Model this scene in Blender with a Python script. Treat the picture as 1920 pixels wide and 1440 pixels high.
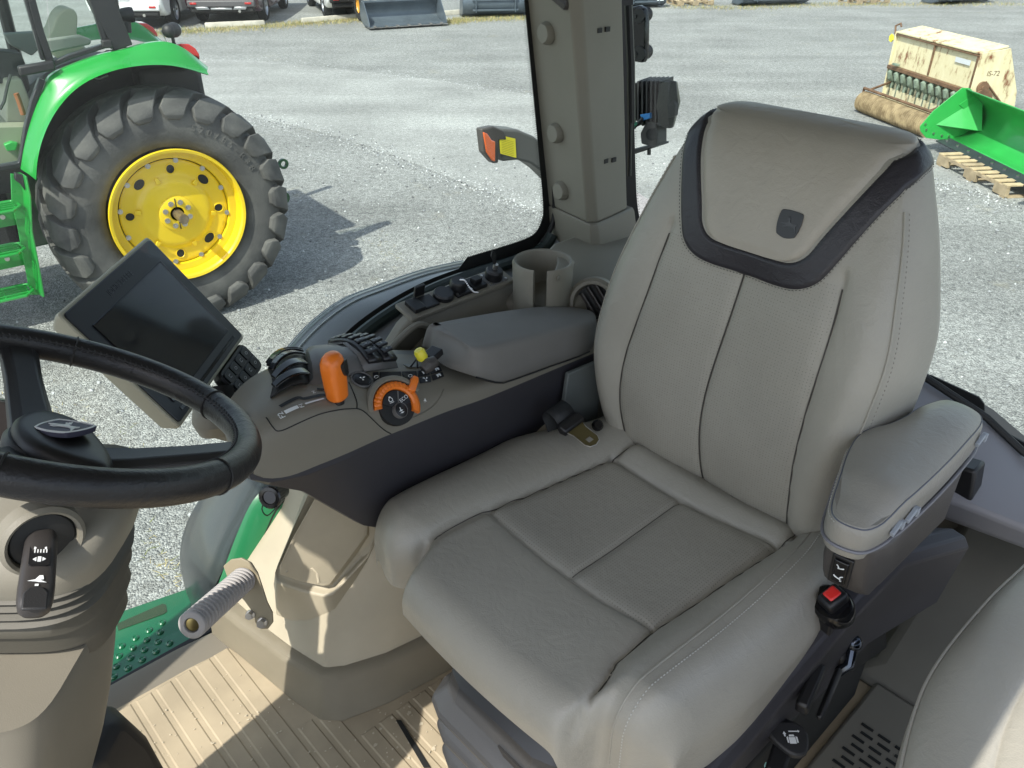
import bpy, bmesh, math, random
from math import sin, cos, pi, radians, sqrt, atan2, exp
from mathutils import Vector, Matrix, Euler
random.seed(7)
for o in list(bpy.data.objects): bpy.data.objects.remove(o)
SC = bpy.context.scene
COL = SC.collection
# ---------------------------------------------------------------- camera
F_PX = 1500.0
PITCH = math.atan(913 / F_PX)
H_CAM = 2.88
cam_d = bpy.data.cameras.new('camera'); cam = bpy.data.objects.new('camera', cam_d); COL.objects.link(cam)
cam_d.sensor_width = 36.0; cam_d.lens = 36.0 * F_PX / 1920.0
cam_d.clip_start = 0.03; cam_d.clip_end = 400
cam.location = (0, 0, H_CAM); cam.rotation_euler = (pi / 2 - PITCH, 0, 0)
SC.camera = cam
# ---------------------------------------------------------------- light
SUN_S = Vector((0.39, 0.64, -1.0))                       # the way the sunlight travels
sun_dir = (-SUN_S).normalized()
elev = math.asin(sun_dir.z)
SC.world = bpy.data.worlds.new('World'); SC.world.use_nodes = True
wn = SC.world.node_tree; bg = wn.nodes['Background']
sky = wn.nodes.new('ShaderNodeTexSky'); sky.sky_type = 'NISHITA'; sky.sun_disc = False
sky.sun_elevation = elev
sky.sun_rotation = atan2(sun_dir.x, sun_dir.y)
sky.air_density = 1.0; sky.dust_density = 1.6; sky.ozone_density = 1.0
hs = wn.nodes.new('ShaderNodeHueSaturation'); hs.inputs['Saturation'].default_value = 0.62
wn.links.new(sky.outputs[0], hs.inputs['Color']); wn.links.new(hs.outputs[0], bg.inputs[0]); bg.inputs[1].default_value = 0.14
sd = bpy.data.lights.new('sun', 'SUN'); so = bpy.data.objects.new('sun', sd); COL.objects.link(so)
sd.energy = 3.1; sd.angle = radians(0.5); sd.color = (1.0, 0.95, 0.87)
so.rotation_euler = SUN_S.to_track_quat('-Z', 'Y').to_euler()
SC.view_settings.view_transform = 'Standard'; SC.view_settings.look = 'None'
SC.view_settings.exposure = 0.98; SC.view_settings.gamma = 1.0

# ---------------------------------------------------------------- frames
CP, SP = cos(PITCH), sin(PITCH)
def ray(x, y):
    u = (x - 960) / F_PX; v = (720 - y) / F_PX
    return (u, CP + v * SP, -SP + v * CP)
def G(x, y, h=0.0):                                       # point of the yard seen at a photo pixel, at height h
    r = ray(x, y); t = (h - H_CAM) / r[2]
    return (r[0] * t, r[1] * t, h)
YAW = radians(223); DZ = 0.21                              # the cab: x = forward, y = left, z
CABM = Matrix.Translation((0, 0, DZ)) @ Matrix.Rotation(YAW, 4, 'Z')
ABL = {}
class Frame:
    def __init__(s, m): s.m = m
CAB = Frame(CABM)
WORLD = Frame(Matrix.Identity(4))
CABI = CABM.inverted()
RO = Vector((0, 0, H_CAM - DZ))
def cray(x, y):
    r = Vector(ray(x, y)); return CABI.to_3x3() @ r
def CL(x, y, l):                                           # on the cab plane y = l
    r = cray(x, y); o = CABI @ Vector((0, 0, H_CAM)); t = (l - o.y) / r.y; return o + r * t
def CF(x, y, a):
    r = cray(x, y); o = CABI @ Vector((0, 0, H_CAM)); t = (a - o.x) / r.x; return o + r * t
def CZ(x, y, z):
    r = cray(x, y); o = CABI @ Vector((0, 0, H_CAM)); t = (z - o.z) / r.z; return o + r * t

class Root:
    pass
def thing(name, label, cat, base=(0, 0, 0), frame=None, group=None, rz=0.0):
    frame = frame or CAB
    e = bpy.data.objects.new(name, None); e.empty_display_size = 0.05; COL.objects.link(e)
    e.matrix_world = frame.m @ Matrix.Translation(base)
    e['label'] = label; e['category'] = cat
    if group: e['group'] = group
    ABL[e.name] = Vector(base)
    return e
def tagged(o, label, cat, group=None, kind=None):
    if label: o['label'] = label
    if cat: o['category'] = cat
    if group: o['group'] = group
    if kind: o['kind'] = kind
    return o
def rootof(o):
    while o.parent: o = o.parent
    return o

# ---------------------------------------------------------------- mesh builder
class MB:
    def __init__(s): s.v = []; s.f = []; s.mi = []
    def add(s, vs, fs, mi=0):
        n = len(s.v); s.v += [tuple(p) for p in vs]
        s.f += [tuple(i + n for i in f) for f in fs]; s.mi += [mi] * len(fs)
    def box(s, c, d, rot=None, mi=0):
        x, y, z = d[0] / 2, d[1] / 2, d[2] / 2
        P = [Vector(p) for p in ((-x,-y,-z),(x,-y,-z),(x,y,-z),(-x,y,-z),(-x,-y,z),(x,-y,z),(x,y,z),(-x,y,z))]
        R = Euler(rot).to_matrix() if rot and not isinstance(rot, Matrix) else rot
        if R is not None: P = [R @ p for p in P]
        P = [p + Vector(c) for p in P]
        s.add(P, [(0,3,2,1),(4,5,6,7),(0,1,5,4),(1,2,6,5),(2,3,7,6),(3,0,4,7)], mi)
    def hexa(s, P, mi=0):                                  # 8 corners: bottom ring then top ring
        s.add(P, [(0,3,2,1),(4,5,6,7),(0,1,5,4),(1,2,6,5),(2,3,7,6),(3,0,4,7)], mi)
    def prism(s, P, vec, mi=0):                            # polygon outline swept along vec
        n = len(P); V = Vector(vec)
        A = [Vector(p) for p in P]; B = [p + V for p in A]
        s.add(A + B, [tuple(range(n))[::-1], tuple(range(n, 2 * n))] + [(i, (i+1) % n, n + (i+1) % n, n + i) for i in range(n)], mi)
    def loft(s, rings, closed=True, caps=True, mi=0):
        m = len(rings[0]); vs = [p for r in rings for p in r]; fs = []
        k = m if closed else m - 1
        for j in range(len(rings) - 1):
            for i in range(k):
                a = j * m + i; b = j * m + (i + 1) % m
                fs.append((a, b, b + m, a + m))
        if caps and closed:
            fs.append(tuple(range(m))[::-1]); fs.append(tuple((len(rings) - 1) * m + i for i in range(m)))
        s.add(vs, fs, mi)
    def grid(s, rows, mi=0, cl=False): s.loft(rows, cl, False, mi)
    def cyl(s, a, b, r0, r1=None, n=20, caps=True, mi=0):
        r1 = r0 if r1 is None else r1
        a = Vector(a); b = Vector(b); d = (b - a).normalized()
        u = d.orthogonal().normalized(); w = d.cross(u)
        R = [[c + (u * cos(2*pi*i/n) + w * sin(2*pi*i/n)) * r for i in range(n)] for c, r in ((a, r0), (b, r1))]
        s.loft(R, True, caps, mi)
    def lathe(s, prof, o, axis, n=32, mi=0, caps=False):   # prof = [(radius, height along axis)]
        o = Vector(o); d = Vector(axis).normalized(); u = d.orthogonal().normalized(); w = d.cross(u)
        s.loft([[o + d * h + (u * cos(2*pi*i/n) + w * sin(2*pi*i/n)) * max(r, 1e-5) for i in range(n)] for r, h in prof], True, caps, mi)
    def tube(s, path, r, n=10, closed=False, mi=0, caps=True, sq=None):
        P = [Vector(p) for p in path]; m = len(P); rings = []; u = None
        for i in range(m):
            if closed: t = (P[(i+1) % m] - P[i-1]).normalized()
            else: t = (P[min(i+1, m-1)] - P[max(i-1, 0)]).normalized()
            if u is None: u = t.orthogonal().normalized()
            u = (u - t * u.dot(t)).normalized(); w = t.cross(u)
            rr = r[i] if isinstance(r, (list, tuple)) else r
            rings.append([P[i] + (u * cos(2*pi*k/n) + w * sin(2*pi*k/n)) * rr for k in range(n)])
        if closed: rings.append(rings[0])
        s.loft(rings, True, caps and not closed, mi)
    def ball(s, c, r, n=16, mi=0, sc=(1, 1, 1)):
        rings = []
        for j in range(1, n):
            t = pi * j / n
            rings.append([(c[0] + r*sc[0]*sin(t)*cos(2*pi*i/(2*n)), c[1] + r*sc[1]*sin(t)*sin(2*pi*i/(2*n)), c[2] - r*sc[2]*cos(t)) for i in range(2*n)])
        s.loft(rings, True, True, mi)
    def build(s, name, mats, parent=None, bevel=0, seg=2, sub=0, angle=35, solid=0, smooth=True, frame=None):
        me = bpy.data.meshes.new(name)
        if parent is not None:
            b = ABL[rootof(parent).name]
            vs = [(p[0]-b.x, p[1]-b.y, p[2]-b.z) for p in s.v]
        else: vs = s.v
        me.from_pydata(vs, [], s.f); me.update()
        bm = bmesh.new(); bm.from_mesh(me); bmesh.ops.recalc_face_normals(bm, faces=bm.faces); bm.to_mesh(me); bm.free()
        if not isinstance(mats, (list, tuple)): mats = [mats]
        for m in mats: me.materials.append(m)
        for p, i in zip(me.polygons, s.mi): p.material_index = i
        if smooth:
            me.polygons.foreach_set('use_smooth', [True] * len(me.polygons))
            if not sub and angle: me.set_sharp_from_angle(angle=radians(angle))
        o = bpy.data.objects.new(name, me); COL.objects.link(o)
        if parent is not None: o.parent = parent
        elif frame: o.matrix_world = frame.m
        if solid:
            m = o.modifiers.new('solid', 'SOLIDIFY'); m.thickness = solid; m.offset = 0
        if bevel:
            m = o.modifiers.new('bevel', 'BEVEL'); m.width = bevel; m.segments = seg; m.limit_method = 'ANGLE'; m.angle_limit = radians(30)
            m.harden_normals = False
        if sub:
            m = o.modifiers.new('sub', 'SUBSURF'); m.levels = sub; m.render_levels = sub
        return o
def crom(P, n=8, closed=False):                            # Catmull-Rom through points
    P = [Vector(p) for p in P]; out = []; m = len(P)
    for i in range(m if closed else m - 1):
        p0 = P[i-1] if (i > 0 or closed) else P[0] * 2 - P[1]
        p1 = P[i]; p2 = P[(i+1) % m]
        p3 = P[(i+2) % m] if (closed or i + 2 < m) else P[-1] * 2 - P[-2]
        for k in range(n):
            t = k / n
            out.append(0.5 * ((2*p1) + (p2-p0)*t + (2*p0 - 5*p1 + 4*p2 - p3)*t*t + (3*p1 - p0 - 3*p2 + p3)*t**3))
    if not closed: out.append(P[-1])
    return out
def interp(x, T, smooth=True):                             # table of (x, y...) rows
    if x <= T[0][0]: return list(T[0][1:])
    if x >= T[-1][0]: return list(T[-1][1:])
    for i in range(len(T) - 1):
        if T[i][0] <= x <= T[i+1][0]:
            h = T[i+1][0] - T[i][0]; t = (x - T[i][0]) / h; out = []
            for k in range(1, len(T[0])):
                y0, y1 = T[i][k], T[i+1][k]
                m0 = (T[i+1][k] - T[i-1][k]) / (T[i+1][0] - T[i-1][0]) if i > 0 else (y1-y0)/h
                m1 = (T[i+2][k] - T[i][k]) / (T[i+2][0] - T[i][0]) if i + 2 < len(T) else (y1-y0)/h
                t2, t3 = t*t, t*t*t
                out.append((2*t3-3*t2+1)*y0 + (t3-2*t2+t)*h*m0 + (-2*t3+3*t2)*y1 + (t3-t2)*h*m1)
            return out
def sstep(a, b, x):
    t = min(1, max(0, (x - a) / (b - a))); return t * t * (3 - 2 * t)
def dup(root, M, label=None, group=None):
    def cp(o, parent):
        c = o.copy(); COL.objects.link(c)
        if parent is not None: c.parent = parent
        for ch in list(o.children): cp(ch, c)
        return c
    r = cp(root, None); r.matrix_world = M
    if label: r['label'] = label
    if group: r['group'] = group
    return r
def text_mesh(txt, size, M, mat, name, parent, depth=0.0006, font_scale=1.0, align='CENTER'):
    cu = bpy.data.curves.new('t', 'FONT'); cu.body = txt; cu.size = size; cu.extrude = depth / 2
    cu.align_x = align; cu.align_y = 'CENTER'
    to = bpy.data.objects.new('t', cu); COL.objects.link(to)
    bpy.context.view_layer.update()
    me = bpy.data.meshes.new_from_object(to.evaluated_get(bpy.context.evaluated_depsgraph_get()))
    b = ABL[rootof(parent).name]
    me.transform(Matrix.Translation(-b) @ M @ Matrix.Diagonal((font_scale, 1, 1, 1)))
    me.materials.clear(); me.materials.append(mat)
    bpy.data.objects.remove(to); bpy.data.curves.remove(cu)
    o = bpy.data.objects.new(name, me); COL.objects.link(o); o.parent = parent
    return o
def axes(o, x, n):                                         # matrix with local x, z = normal
    x = Vector(x).normalized(); n = Vector(n); n = (n - x * n.dot(x)).normalized(); y = n.cross(x)
    return Matrix(((x.x, y.x, n.x, o[0]), (x.y, y.y, n.y, o[1]), (x.z, y.z, n.z, o[2]), (0, 0, 0, 1)))
def onm(M, pts): return [M @ Vector(p) for p in pts]

# ---------------------------------------------------------------- materials
def srgb(r, g, b):
    f = lambda c: ((c/255) / 12.92) if c/255 <= 0.04045 else (((c/255) + 0.055) / 1.055) ** 2.4
    return (f(r), f(g), f(b), 1)
MATS = {}
def mat(name, col, rough=0.5, metal=0.0, bump=0.0, bscale=200.0, bdist=0.002, var=0.0, vscale=8.0, coat=0.0, spec=0.5, col2=None, kind='noise', rvar=0.0, mus=None):
    if name in MATS: return MATS[name]
    m = bpy.data.materials.new(name); m.use_nodes = True; nt = m.node_tree; N = nt.nodes; L = nt.links
    P = N['Principled BSDF']; c = tuple(col[:3]) + (1,)
    P.inputs['Base Color'].default_value = c; P.inputs['Roughness'].default_value = rough
    P.inputs['Metallic'].default_value = metal; P.inputs['Coat Weight'].default_value = coat
    P.inputs['Specular IOR Level'].default_value = spec
    tc = N.new('ShaderNodeTexCoord')
    if var or col2:
        n = N.new('ShaderNodeTexNoise'); n.inputs['Scale'].default_value = vscale; n.inputs['Detail'].default_value = 5
        L.new(tc.outputs['Object'], n.inputs['Vector'])
        r = N.new('ShaderNodeValToRGB'); L.new(n.outputs['Fac'], r.inputs['Fac'])
        d = col2 if col2 else tuple(x * (1 - var) for x in c[:3])
        e = c if col2 else tuple(min(1, x * (1 + var)) for x in c[:3])
        r.color_ramp.elements[0].position = 0.35; r.color_ramp.elements[1].position = 0.65
        r.color_ramp.elements[0].color = tuple(d[:3]) + (1,); r.color_ramp.elements[1].color = tuple(e[:3]) + (1,)
        L.new(r.outputs['Color'], P.inputs['Base Color'])
        if rvar:
            mr = N.new('ShaderNodeMapRange'); L.new(n.outputs['Fac'], mr.inputs['Value'])
            mr.inputs['To Min'].default_value = max(0, rough - rvar); mr.inputs['To Max'].default_value = min(1, rough + rvar)
            L.new(mr.outputs[0], P.inputs['Roughness'])
    if bump:
        if kind == 'voronoi':
            n = N.new('ShaderNodeTexVoronoi'); n.inputs['Scale'].default_value = bscale; out = n.outputs['Distance']
        else:
            n = N.new('ShaderNodeTexNoise'); n.inputs['Scale'].default_value = bscale; n.inputs['Detail'].default_value = 3; out = n.outputs['Fac']
        L.new(tc.outputs['Object'], n.inputs['Vector'])
        b = N.new('ShaderNodeBump'); b.inputs['Strength'].default_value = bump; b.inputs['Distance'].default_value = bdist
        L.new(out, b.inputs['Height']); L.new(b.outputs[0], P.inputs['Normal'])
    MATS[name] = m
    return m
def glass(name, tint=(0.93, 0.97, 0.95), refl=1.0, rough=0.0):
    m = bpy.data.materials.new(name); m.use_nodes = True; nt = m.node_tree; N = nt.nodes; L = nt.links
    N.remove(N['Principled BSDF']); out = N['Material Output']
    t = N.new('ShaderNodeBsdfTransparent'); t.inputs[0].default_value = tuple(tint) + (1,)
    g = N.new('ShaderNodeBsdfGlossy'); g.inputs['Roughness'].default_value = rough; g.inputs[0].default_value = (refl, refl, refl, 1)
    lw = N.new('ShaderNodeLayerWeight'); lw.inputs['Blend'].default_value = 0.5
    pw = N.new('ShaderNodeMath'); pw.operation = 'POWER'; pw.inputs[1].default_value = 5; L.new(lw.outputs['Facing'], pw.inputs[0])
    f = N.new('ShaderNodeMath'); f.operation = 'MULTIPLY_ADD'; f.inputs[1].default_value = 0.9; f.inputs[2].default_value = 0.02; L.new(pw.outputs[0], f.inputs[0])
    mx = N.new('ShaderNodeMixShader'); L.new(f.outputs[0], mx.inputs[0]); L.new(t.outputs[0], mx.inputs[1]); L.new(g.outputs[0], mx.inputs[2])
    L.new(mx.outputs[0], out.inputs['Surface'])
    return m
def leather(name, col, perf=False, rough=0.38, wr=1.0):
    m = mat(name, col, rough, var=0.05, vscale=6, bump=0.35 * wr, bscale=420, bdist=0.0012, rvar=0.06, spec=0.5)
    nt = m.node_tree; N = nt.nodes; L = nt.links; P = N['Principled BSDF']
    tc = [n for n in N if n.type == 'TEX_COORD'][0]
    # slow, shallow wrinkles under the fine grain
    n2 = N.new('ShaderNodeTexNoise'); n2.inputs['Scale'].default_value = 38; n2.inputs['Detail'].default_value = 6; n2.inputs['Distortion'].default_value = 1.2
    L.new(tc.outputs['Object'], n2.inputs['Vector'])
    b2 = N.new('ShaderNodeBump'); b2.inputs['Strength'].default_value = 0.30; b2.inputs['Distance'].default_value = 0.004
    L.new(n2.outputs['Fac'], b2.inputs['Height'])
    b1 = [n for n in N if n.type == 'BUMP' and n is not b2][0]
    L.new(b2.outputs[0], b1.inputs['Normal'])
    if perf:
        v = N.new('ShaderNodeTexVoronoi'); v.inputs['Scale'].default_value = 185; v.inputs['Randomness'].default_value = 0.12
        mp = N.new('ShaderNodeMapping'); mp.inputs['Scale'].default_value = perf; mp.inputs['Rotation'].default_value = (0.0, 0.0, 0.0)
        L.new(tc.outputs['Object'], mp.inputs['Vector']); L.new(mp.outputs[0], v.inputs['Vector'])
        v.voronoi_dimensions = '3D'
        mr = N.new('ShaderNodeMapRange'); mr.inputs['From Min'].default_value = 0.08; mr.inputs['From Max'].default_value = 0.24
        L.new(v.outputs['Distance'], mr.inputs['Value'])
        old = P.inputs['Base Color'].links[0].from_socket
        mx = N.new('ShaderNodeMix'); mx.data_type = 'RGBA'; L.new(mr.outputs[0], mx.inputs[0]); L.new(old, mx.inputs[7])
        mx.inputs[6].default_value = tuple(x * 0.55 for x in col[:3]) + (1,)
        L.new(mx.outputs[2], P.inputs['Base Color'])
    return m

TAN = srgb(139, 131, 113); TAN = (0.255, 0.228, 0.172)
LEA = (0.34, 0.323, 0.274)
m_lea = leather('beige_leather', LEA)
m_leap = leather('perforated_leather', (0.33, 0.313, 0.265), perf=(1, 1, 0.001), wr=0.6)
m_leab = leather('perforated_leather_back', (0.33, 0.313, 0.265), perf=(0.001, 1, 1), wr=0.6)
m_dlea = leather('dark_leather', (0.028, 0.026, 0.031), rough=0.38)
m_wlea = leather('black_wheel_leather', (0.012, 0.012, 0.013), rough=0.36)
m_pad = mat('armrest_soft_pad', (0.175, 0.170, 0.158), 0.72, bump=0.5, bscale=700, bdist=0.0008, var=0.05)
m_tan = mat('cab_plastic', (0.195, 0.182, 0.146), 0.5, bump=0.35, bscale=900, bdist=0.0006, var=0.04, vscale=5)
m_tanl = mat('light_cab_plastic', (0.41, 0.365, 0.27), 0.55, bump=0.35, bscale=800, bdist=0.0006, var=0.07, vscale=7)
m_pil = mat('pillar_plastic', (0.215, 0.204, 0.166), 0.5, bump=0.35, bscale=900, bdist=0.0006, var=0.04, vscale=5)
m_floor = mat('rubber_floor_mat', (0.36, 0.30, 0.205), 0.7, bump=0.4, bscale=500, bdist=0.001, var=0.13, vscale=8)
m_purp = mat('dark_seat_plastic', (0.035, 0.034, 0.04), 0.48, bump=0.4, bscale=800, bdist=0.0008, var=0.06)
m_dgrey = mat('dark_grey_plastic', (0.02, 0.02, 0.021), 0.5, bump=0.4, bscale=800, bdist=0.0008, var=0.06)
m_arm = mat('armrest_grey_brown_plastic', (0.062, 0.056, 0.052), 0.48, bump=0.4, bscale=800, bdist=0.0008, var=0.05)
m_blk = mat('black_plastic', (0.010, 0.010, 0.011), 0.42, bump=0.2, bscale=600, bdist=0.0006)
m_gblk = mat('gloss_black', (0.006, 0.006, 0.007), 0.16)
m_rub = mat('black_rubber', (0.014, 0.014, 0.014), 0.62, bump=0.2, bscale=300, bdist=0.001)
m_orange = mat('orange_plastic', (0.85, 0.20, 0.015), 0.38, bump=0.15, bscale=700, bdist=0.0005, coat=0.2)
m_yel = mat('yellow_plastic', (0.80, 0.72, 0.05), 0.35)
m_white = mat('white_print', (0.75, 0.78, 0.78), 0.5)
m_red = mat('red_button', (0.75, 0.03, 0.025), 0.35)
m_steel = mat('zinc_steel', (0.62, 0.60, 0.57), 0.28, metal=1.0, var=0.06, vscale=60)
m_brass = mat('yellow_zinc', (0.35, 0.28, 0.12), 0.3, metal=1.0)
m_lgrey = mat('light_grey_rubber', (0.36, 0.345, 0.335), 0.6, bump=0.2, bscale=500, bdist=0.0006)
m_gcon = mat('grey_console_plastic', (0.13, 0.13, 0.128), 0.42, bump=0.3, bscale=900, bdist=0.0005, var=0.04)
m_key = mat('black_keys', (0.014, 0.015, 0.018), 0.3)
m_glass = glass('window_glass')
m_seam = mat('dark_seam_line', (0.06, 0.055, 0.048), 0.7)  # dark brown line laid along the seam grooves
m_stitch = mat('pale_thread', (0.50, 0.49, 0.45), 0.7)
m_dstitch = mat('dark_thread', (0.05, 0.048, 0.045), 0.7)
m_green = mat('green_paint', (0.014, 0.265, 0.040), 0.28, coat=0.6, var=0.06, vscale=3, rvar=0.05)
m_dgreen = mat('dark_green_paint', (0.006, 0.07, 0.018), 0.35, coat=0.4)
m_wyel = mat('wheel_yellow_paint', (0.80, 0.56, 0.015), 0.33, coat=0.4, var=0.04, vscale=5, rvar=0.06)
# ================================================================ THE YARD
def gravel_material(name, lo, hi, scale, bump, dust=0.3, mott=0.26):
    m = bpy.data.materials.new(name); m.use_nodes = True; nt = m.node_tree; N = nt.nodes; L = nt.links
    P = N['Principled BSDF']; P.inputs['Roughness'].default_value = 0.85; P.inputs['Specular IOR Level'].default_value = 0.3
    tc = N.new('ShaderNodeTexCoord')
    v = N.new('ShaderNodeTexVoronoi'); v.inputs['Scale'].default_value = scale
    L.new(tc.outputs['Object'], v.inputs['Vector'])
    v2 = N.new('ShaderNodeTexVoronoi'); v2.inputs['Scale'].default_value = scale * 2.1
    L.new(tc.outputs['Object'], v2.inputs['Vector'])
    bw = N.new('ShaderNodeSeparateColor'); L.new(v.outputs['Color'], bw.inputs[0])
    bw2 = N.new('ShaderNodeSeparateColor'); L.new(v2.outputs['Color'], bw2.inputs[0])
    ad = N.new('ShaderNodeMath'); ad.operation = 'MULTIPLY_ADD'; ad.inputs[1].default_value = 0.62
    L.new(bw.outputs[0], ad.inputs[0])
    m2 = N.new('ShaderNodeMath'); m2.operation = 'MULTIPLY'; m2.inputs[1].default_value = 0.38; L.new(bw2.outputs[1], m2.inputs[0])
    L.new(m2.outputs[0], ad.inputs[2])
    r = N.new('ShaderNodeValToRGB'); L.new(ad.outputs[0], r.inputs['Fac'])
    e = r.color_ramp.elements
    mid = tuple((a*0.5 + b*0.5) for a, b in zip(lo, hi))
    e[0].position = 0.12; e[0].color = tuple(lo) + (1,); e[1].position = 0.9; e[1].color = tuple(hi) + (1,)
    k = e.new(0.5); k.color = mid + (1,)
    # large patches: dusty and washed areas
    n = N.new('ShaderNodeTexNoise'); n.inputs['Scale'].default_value = 0.55; n.inputs['Detail'].default_value = 7; n.inputs['Roughness'].default_value = 0.6
    L.new(tc.outputs['Object'], n.inputs['Vector'])
    mr = N.new('ShaderNodeMapRange'); mr.inputs['From Min'].default_value = 0.38; mr.inputs['From Max'].default_value = 0.64
    mr.inputs['To Min'].default_value = 0.86; mr.inputs['To Max'].default_value = 1.10
    L.new(n.outputs['Fac'], mr.inputs['Value'])
    # straw-coloured patches
    n3 = N.new('ShaderNodeTexNoise'); n3.inputs['Scale'].default_value = 1.5; n3.inputs['Detail'].default_value = 8; n3.inputs['Roughness'].default_value = 0.7
    L.new(tc.outputs['Object'], n3.inputs['Vector'])
    mr3 = N.new('ShaderNodeMapRange'); mr3.inputs['From Min'].default_value = 0.60; mr3.inputs['From Max'].default_value = 0.76; mr3.inputs['To Max'].default_value = dust
    L.new(n3.outputs['Fac'], mr3.inputs['Value'])
    mx = N.new('ShaderNodeMix'); mx.data_type = 'RGBA'; mx.blend_type = 'MULTIPLY'; mx.inputs[0].default_value = 1.0
    L.new(r.outputs[0], mx.inputs[6]); L.new(mr.outputs[0], mx.inputs[7])
    my = N.new('ShaderNodeMix'); my.data_type = 'RGBA'; L.new(mr3.outputs[0], my.inputs[0]); L.new(mx.outputs[2], my.inputs[6]); my.inputs[7].default_value = (0.42, 0.36, 0.20, 1)
    # wheel streaks worn along the lane
    mp = N.new('ShaderNodeMapping'); mp.inputs['Scale'].default_value = (0.16, 1.3, 1); mp.inputs['Rotation'].default_value = (0, 0, radians(24))
    L.new(tc.outputs['Object'], mp.inputs['Vector'])
    n4 = N.new('ShaderNodeTexNoise'); n4.inputs['Scale'].default_value = 1.0; n4.inputs['Detail'].default_value = 6; L.new(mp.outputs[0], n4.inputs['Vector'])
    mr4 = N.new('ShaderNodeMapRange'); mr4.inputs['From Min'].default_value = 0.35; mr4.inputs['From Max'].default_value = 0.68
    mr4.inputs['To Min'].default_value = 0.88; mr4.inputs['To Max'].default_value = 1.08; L.new(n4.outputs['Fac'], mr4.inputs['Value'])
    mz = N.new('ShaderNodeMix'); mz.data_type = 'RGBA'; mz.blend_type = 'MULTIPLY'; mz.inputs[0].default_value = 1.0
    L.new(my.outputs[2], mz.inputs[6]); L.new(mr4.outputs[0], mz.inputs[7])
    v5 = N.new('ShaderNodeTexNoise'); v5.inputs['Scale'].default_value = 15; v5.inputs['Detail'].default_value = 5; v5.inputs['Roughness'].default_value = 0.75
    L.new(tc.outputs['Object'], v5.inputs['Vector'])
    mr5 = N.new('ShaderNodeMapRange'); mr5.inputs['From Min'].default_value = 0.36; mr5.inputs['From Max'].default_value = 0.64
    mr5.inputs['To Min'].default_value = 1 - mott; mr5.inputs['To Max'].default_value = 1 + mott; L.new(v5.outputs['Fac'], mr5.inputs['Value'])
    m5 = N.new('ShaderNodeMix'); m5.data_type = 'RGBA'; m5.blend_type = 'MULTIPLY'; m5.inputs[0].default_value = 1.0
    L.new(mz.outputs[2], m5.inputs[6]); L.new(mr5.outputs[0], m5.inputs[7])
    L.new(m5.outputs[2], P.inputs['Base Color'])
    b = N.new('ShaderNodeBump'); b.inputs['Strength'].default_value = bump; b.inputs['Distance'].default_value = 0.02; b.invert = True
    L.new(v.outputs['Distance'], b.inputs['Height'])
    b2 = N.new('ShaderNodeBump'); b2.inputs['Strength'].default_value = 0.25; b2.inputs['Distance'].default_value = 0.08
    L.new(n3.outputs['Fac'], b2.inputs['Height']); L.new(b.outputs[0], b2.inputs['Normal'])
    L.new(b2.outputs[0], P.inputs['Normal'])
    return m
m_gravel = gravel_material('crushed_stone', (0.135, 0.14, 0.138), (0.455, 0.46, 0.44), 92, 0.7, 0.32)
m_lane = gravel_material('compacted_stone', (0.20, 0.205, 0.20), (0.46, 0.465, 0.445), 105, 0.5, 0.08, 0.16)

b = MB()
rows = []
for j in range(41):
    y = -90 + (j / 40) ** 1.15 * 330
    rows.append([(-160 + 320 * i / 40, y, 0.0) for i in range(41)])
b.grid(rows)
g = b.build('ground', m_gravel, smooth=False); tagged(g, 'grey crushed stone yard with dusty worn patches', 'ground', kind='structure')
lo = [(300,215),(400,212),(480,222),(560,238),(650,262),(740,292),(840,332),(920,362),(1000,392),(1120,415),(1300,425),(1500,400),(1700,352),(1785,349),(1920,386)]
up = [(290,118),(370,112),(450,112),(560,121),(680,134),(800,148),(900,162),(990,177),(1110,200),(1250,226),(1420,262),(1600,285),(1700,300),(1800,310),(1920,330)]
A = crom([G(x, y, 0.004) for x, y in lo], 6); B = crom([G(x, y, 0.004) for x, y in up], 6)
rr = random.Random(3)
def rough_edge(P, amp):
    out = []
    for p in P: out.append(Vector((p.x + rr.uniform(-amp, amp), p.y + rr.uniform(-amp, amp), 0.004)))
    return out
b = MB(); nA, nB = len(A), len(B)
A2 = [A[min(nA-1, round(i * (nA-1) / 60))] for i in range(61)]; B2 = [B[min(nB-1, round(i * (nB-1) / 60))] for i in range(61)]
b.grid([A2, [a.lerp(c, .5) for a, c in zip(A2, B2)], B2])
o = b.build('road', m_lane, smooth=False); tagged(o, 'smoother pale compacted lane curving across the stone yard', 'lane', kind='structure')

# loose larger stones and straw along the lane edge
b = MB(); rr = random.Random(11)
for i in range(2600):
    if i < 900:
        k = rr.randrange(len(A) - 1); p = A[k].lerp(A[k+1], rr.random()); x, y = p.x + rr.gauss(0, .16), p.y + rr.gauss(0, .16)
    else:
        x = rr.uniform(-5.5, 5.5); y = rr.uniform(1.8, 11)
    s = rr.uniform(.006, .017); 
    vs = []; R = Euler((rr.uniform(0, 6), rr.uniform(0, 6), rr.uniform(0, 6))).to_matrix()
    for c in ((1,0,0),(-1,0,0),(0,1,0),(0,-1,0),(0,0,1),(0,0,-1)):
        vs.append(R @ (Vector(c) * s * rr.uniform(.7, 1.25)) + Vector((x, y, s * .4)))
    b.add(vs, [(0,2,4),(2,1,4),(1,3,4),(3,0,4),(2,0,5),(1,2,5),(3,1,5),(0,3,5)], rr.randrange(3))
o = b.build('loose_stones', [mat('stone_pale', (0.55,0.56,0.56), .8), mat('stone_mid', (0.3,0.31,0.32), .8), mat('stone_dark', (0.15,0.155,0.16), .8)], smooth=False)
tagged(o, 'loose pale and dark stones scattered over the yard', 'loose stones', kind='stuff')

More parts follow.
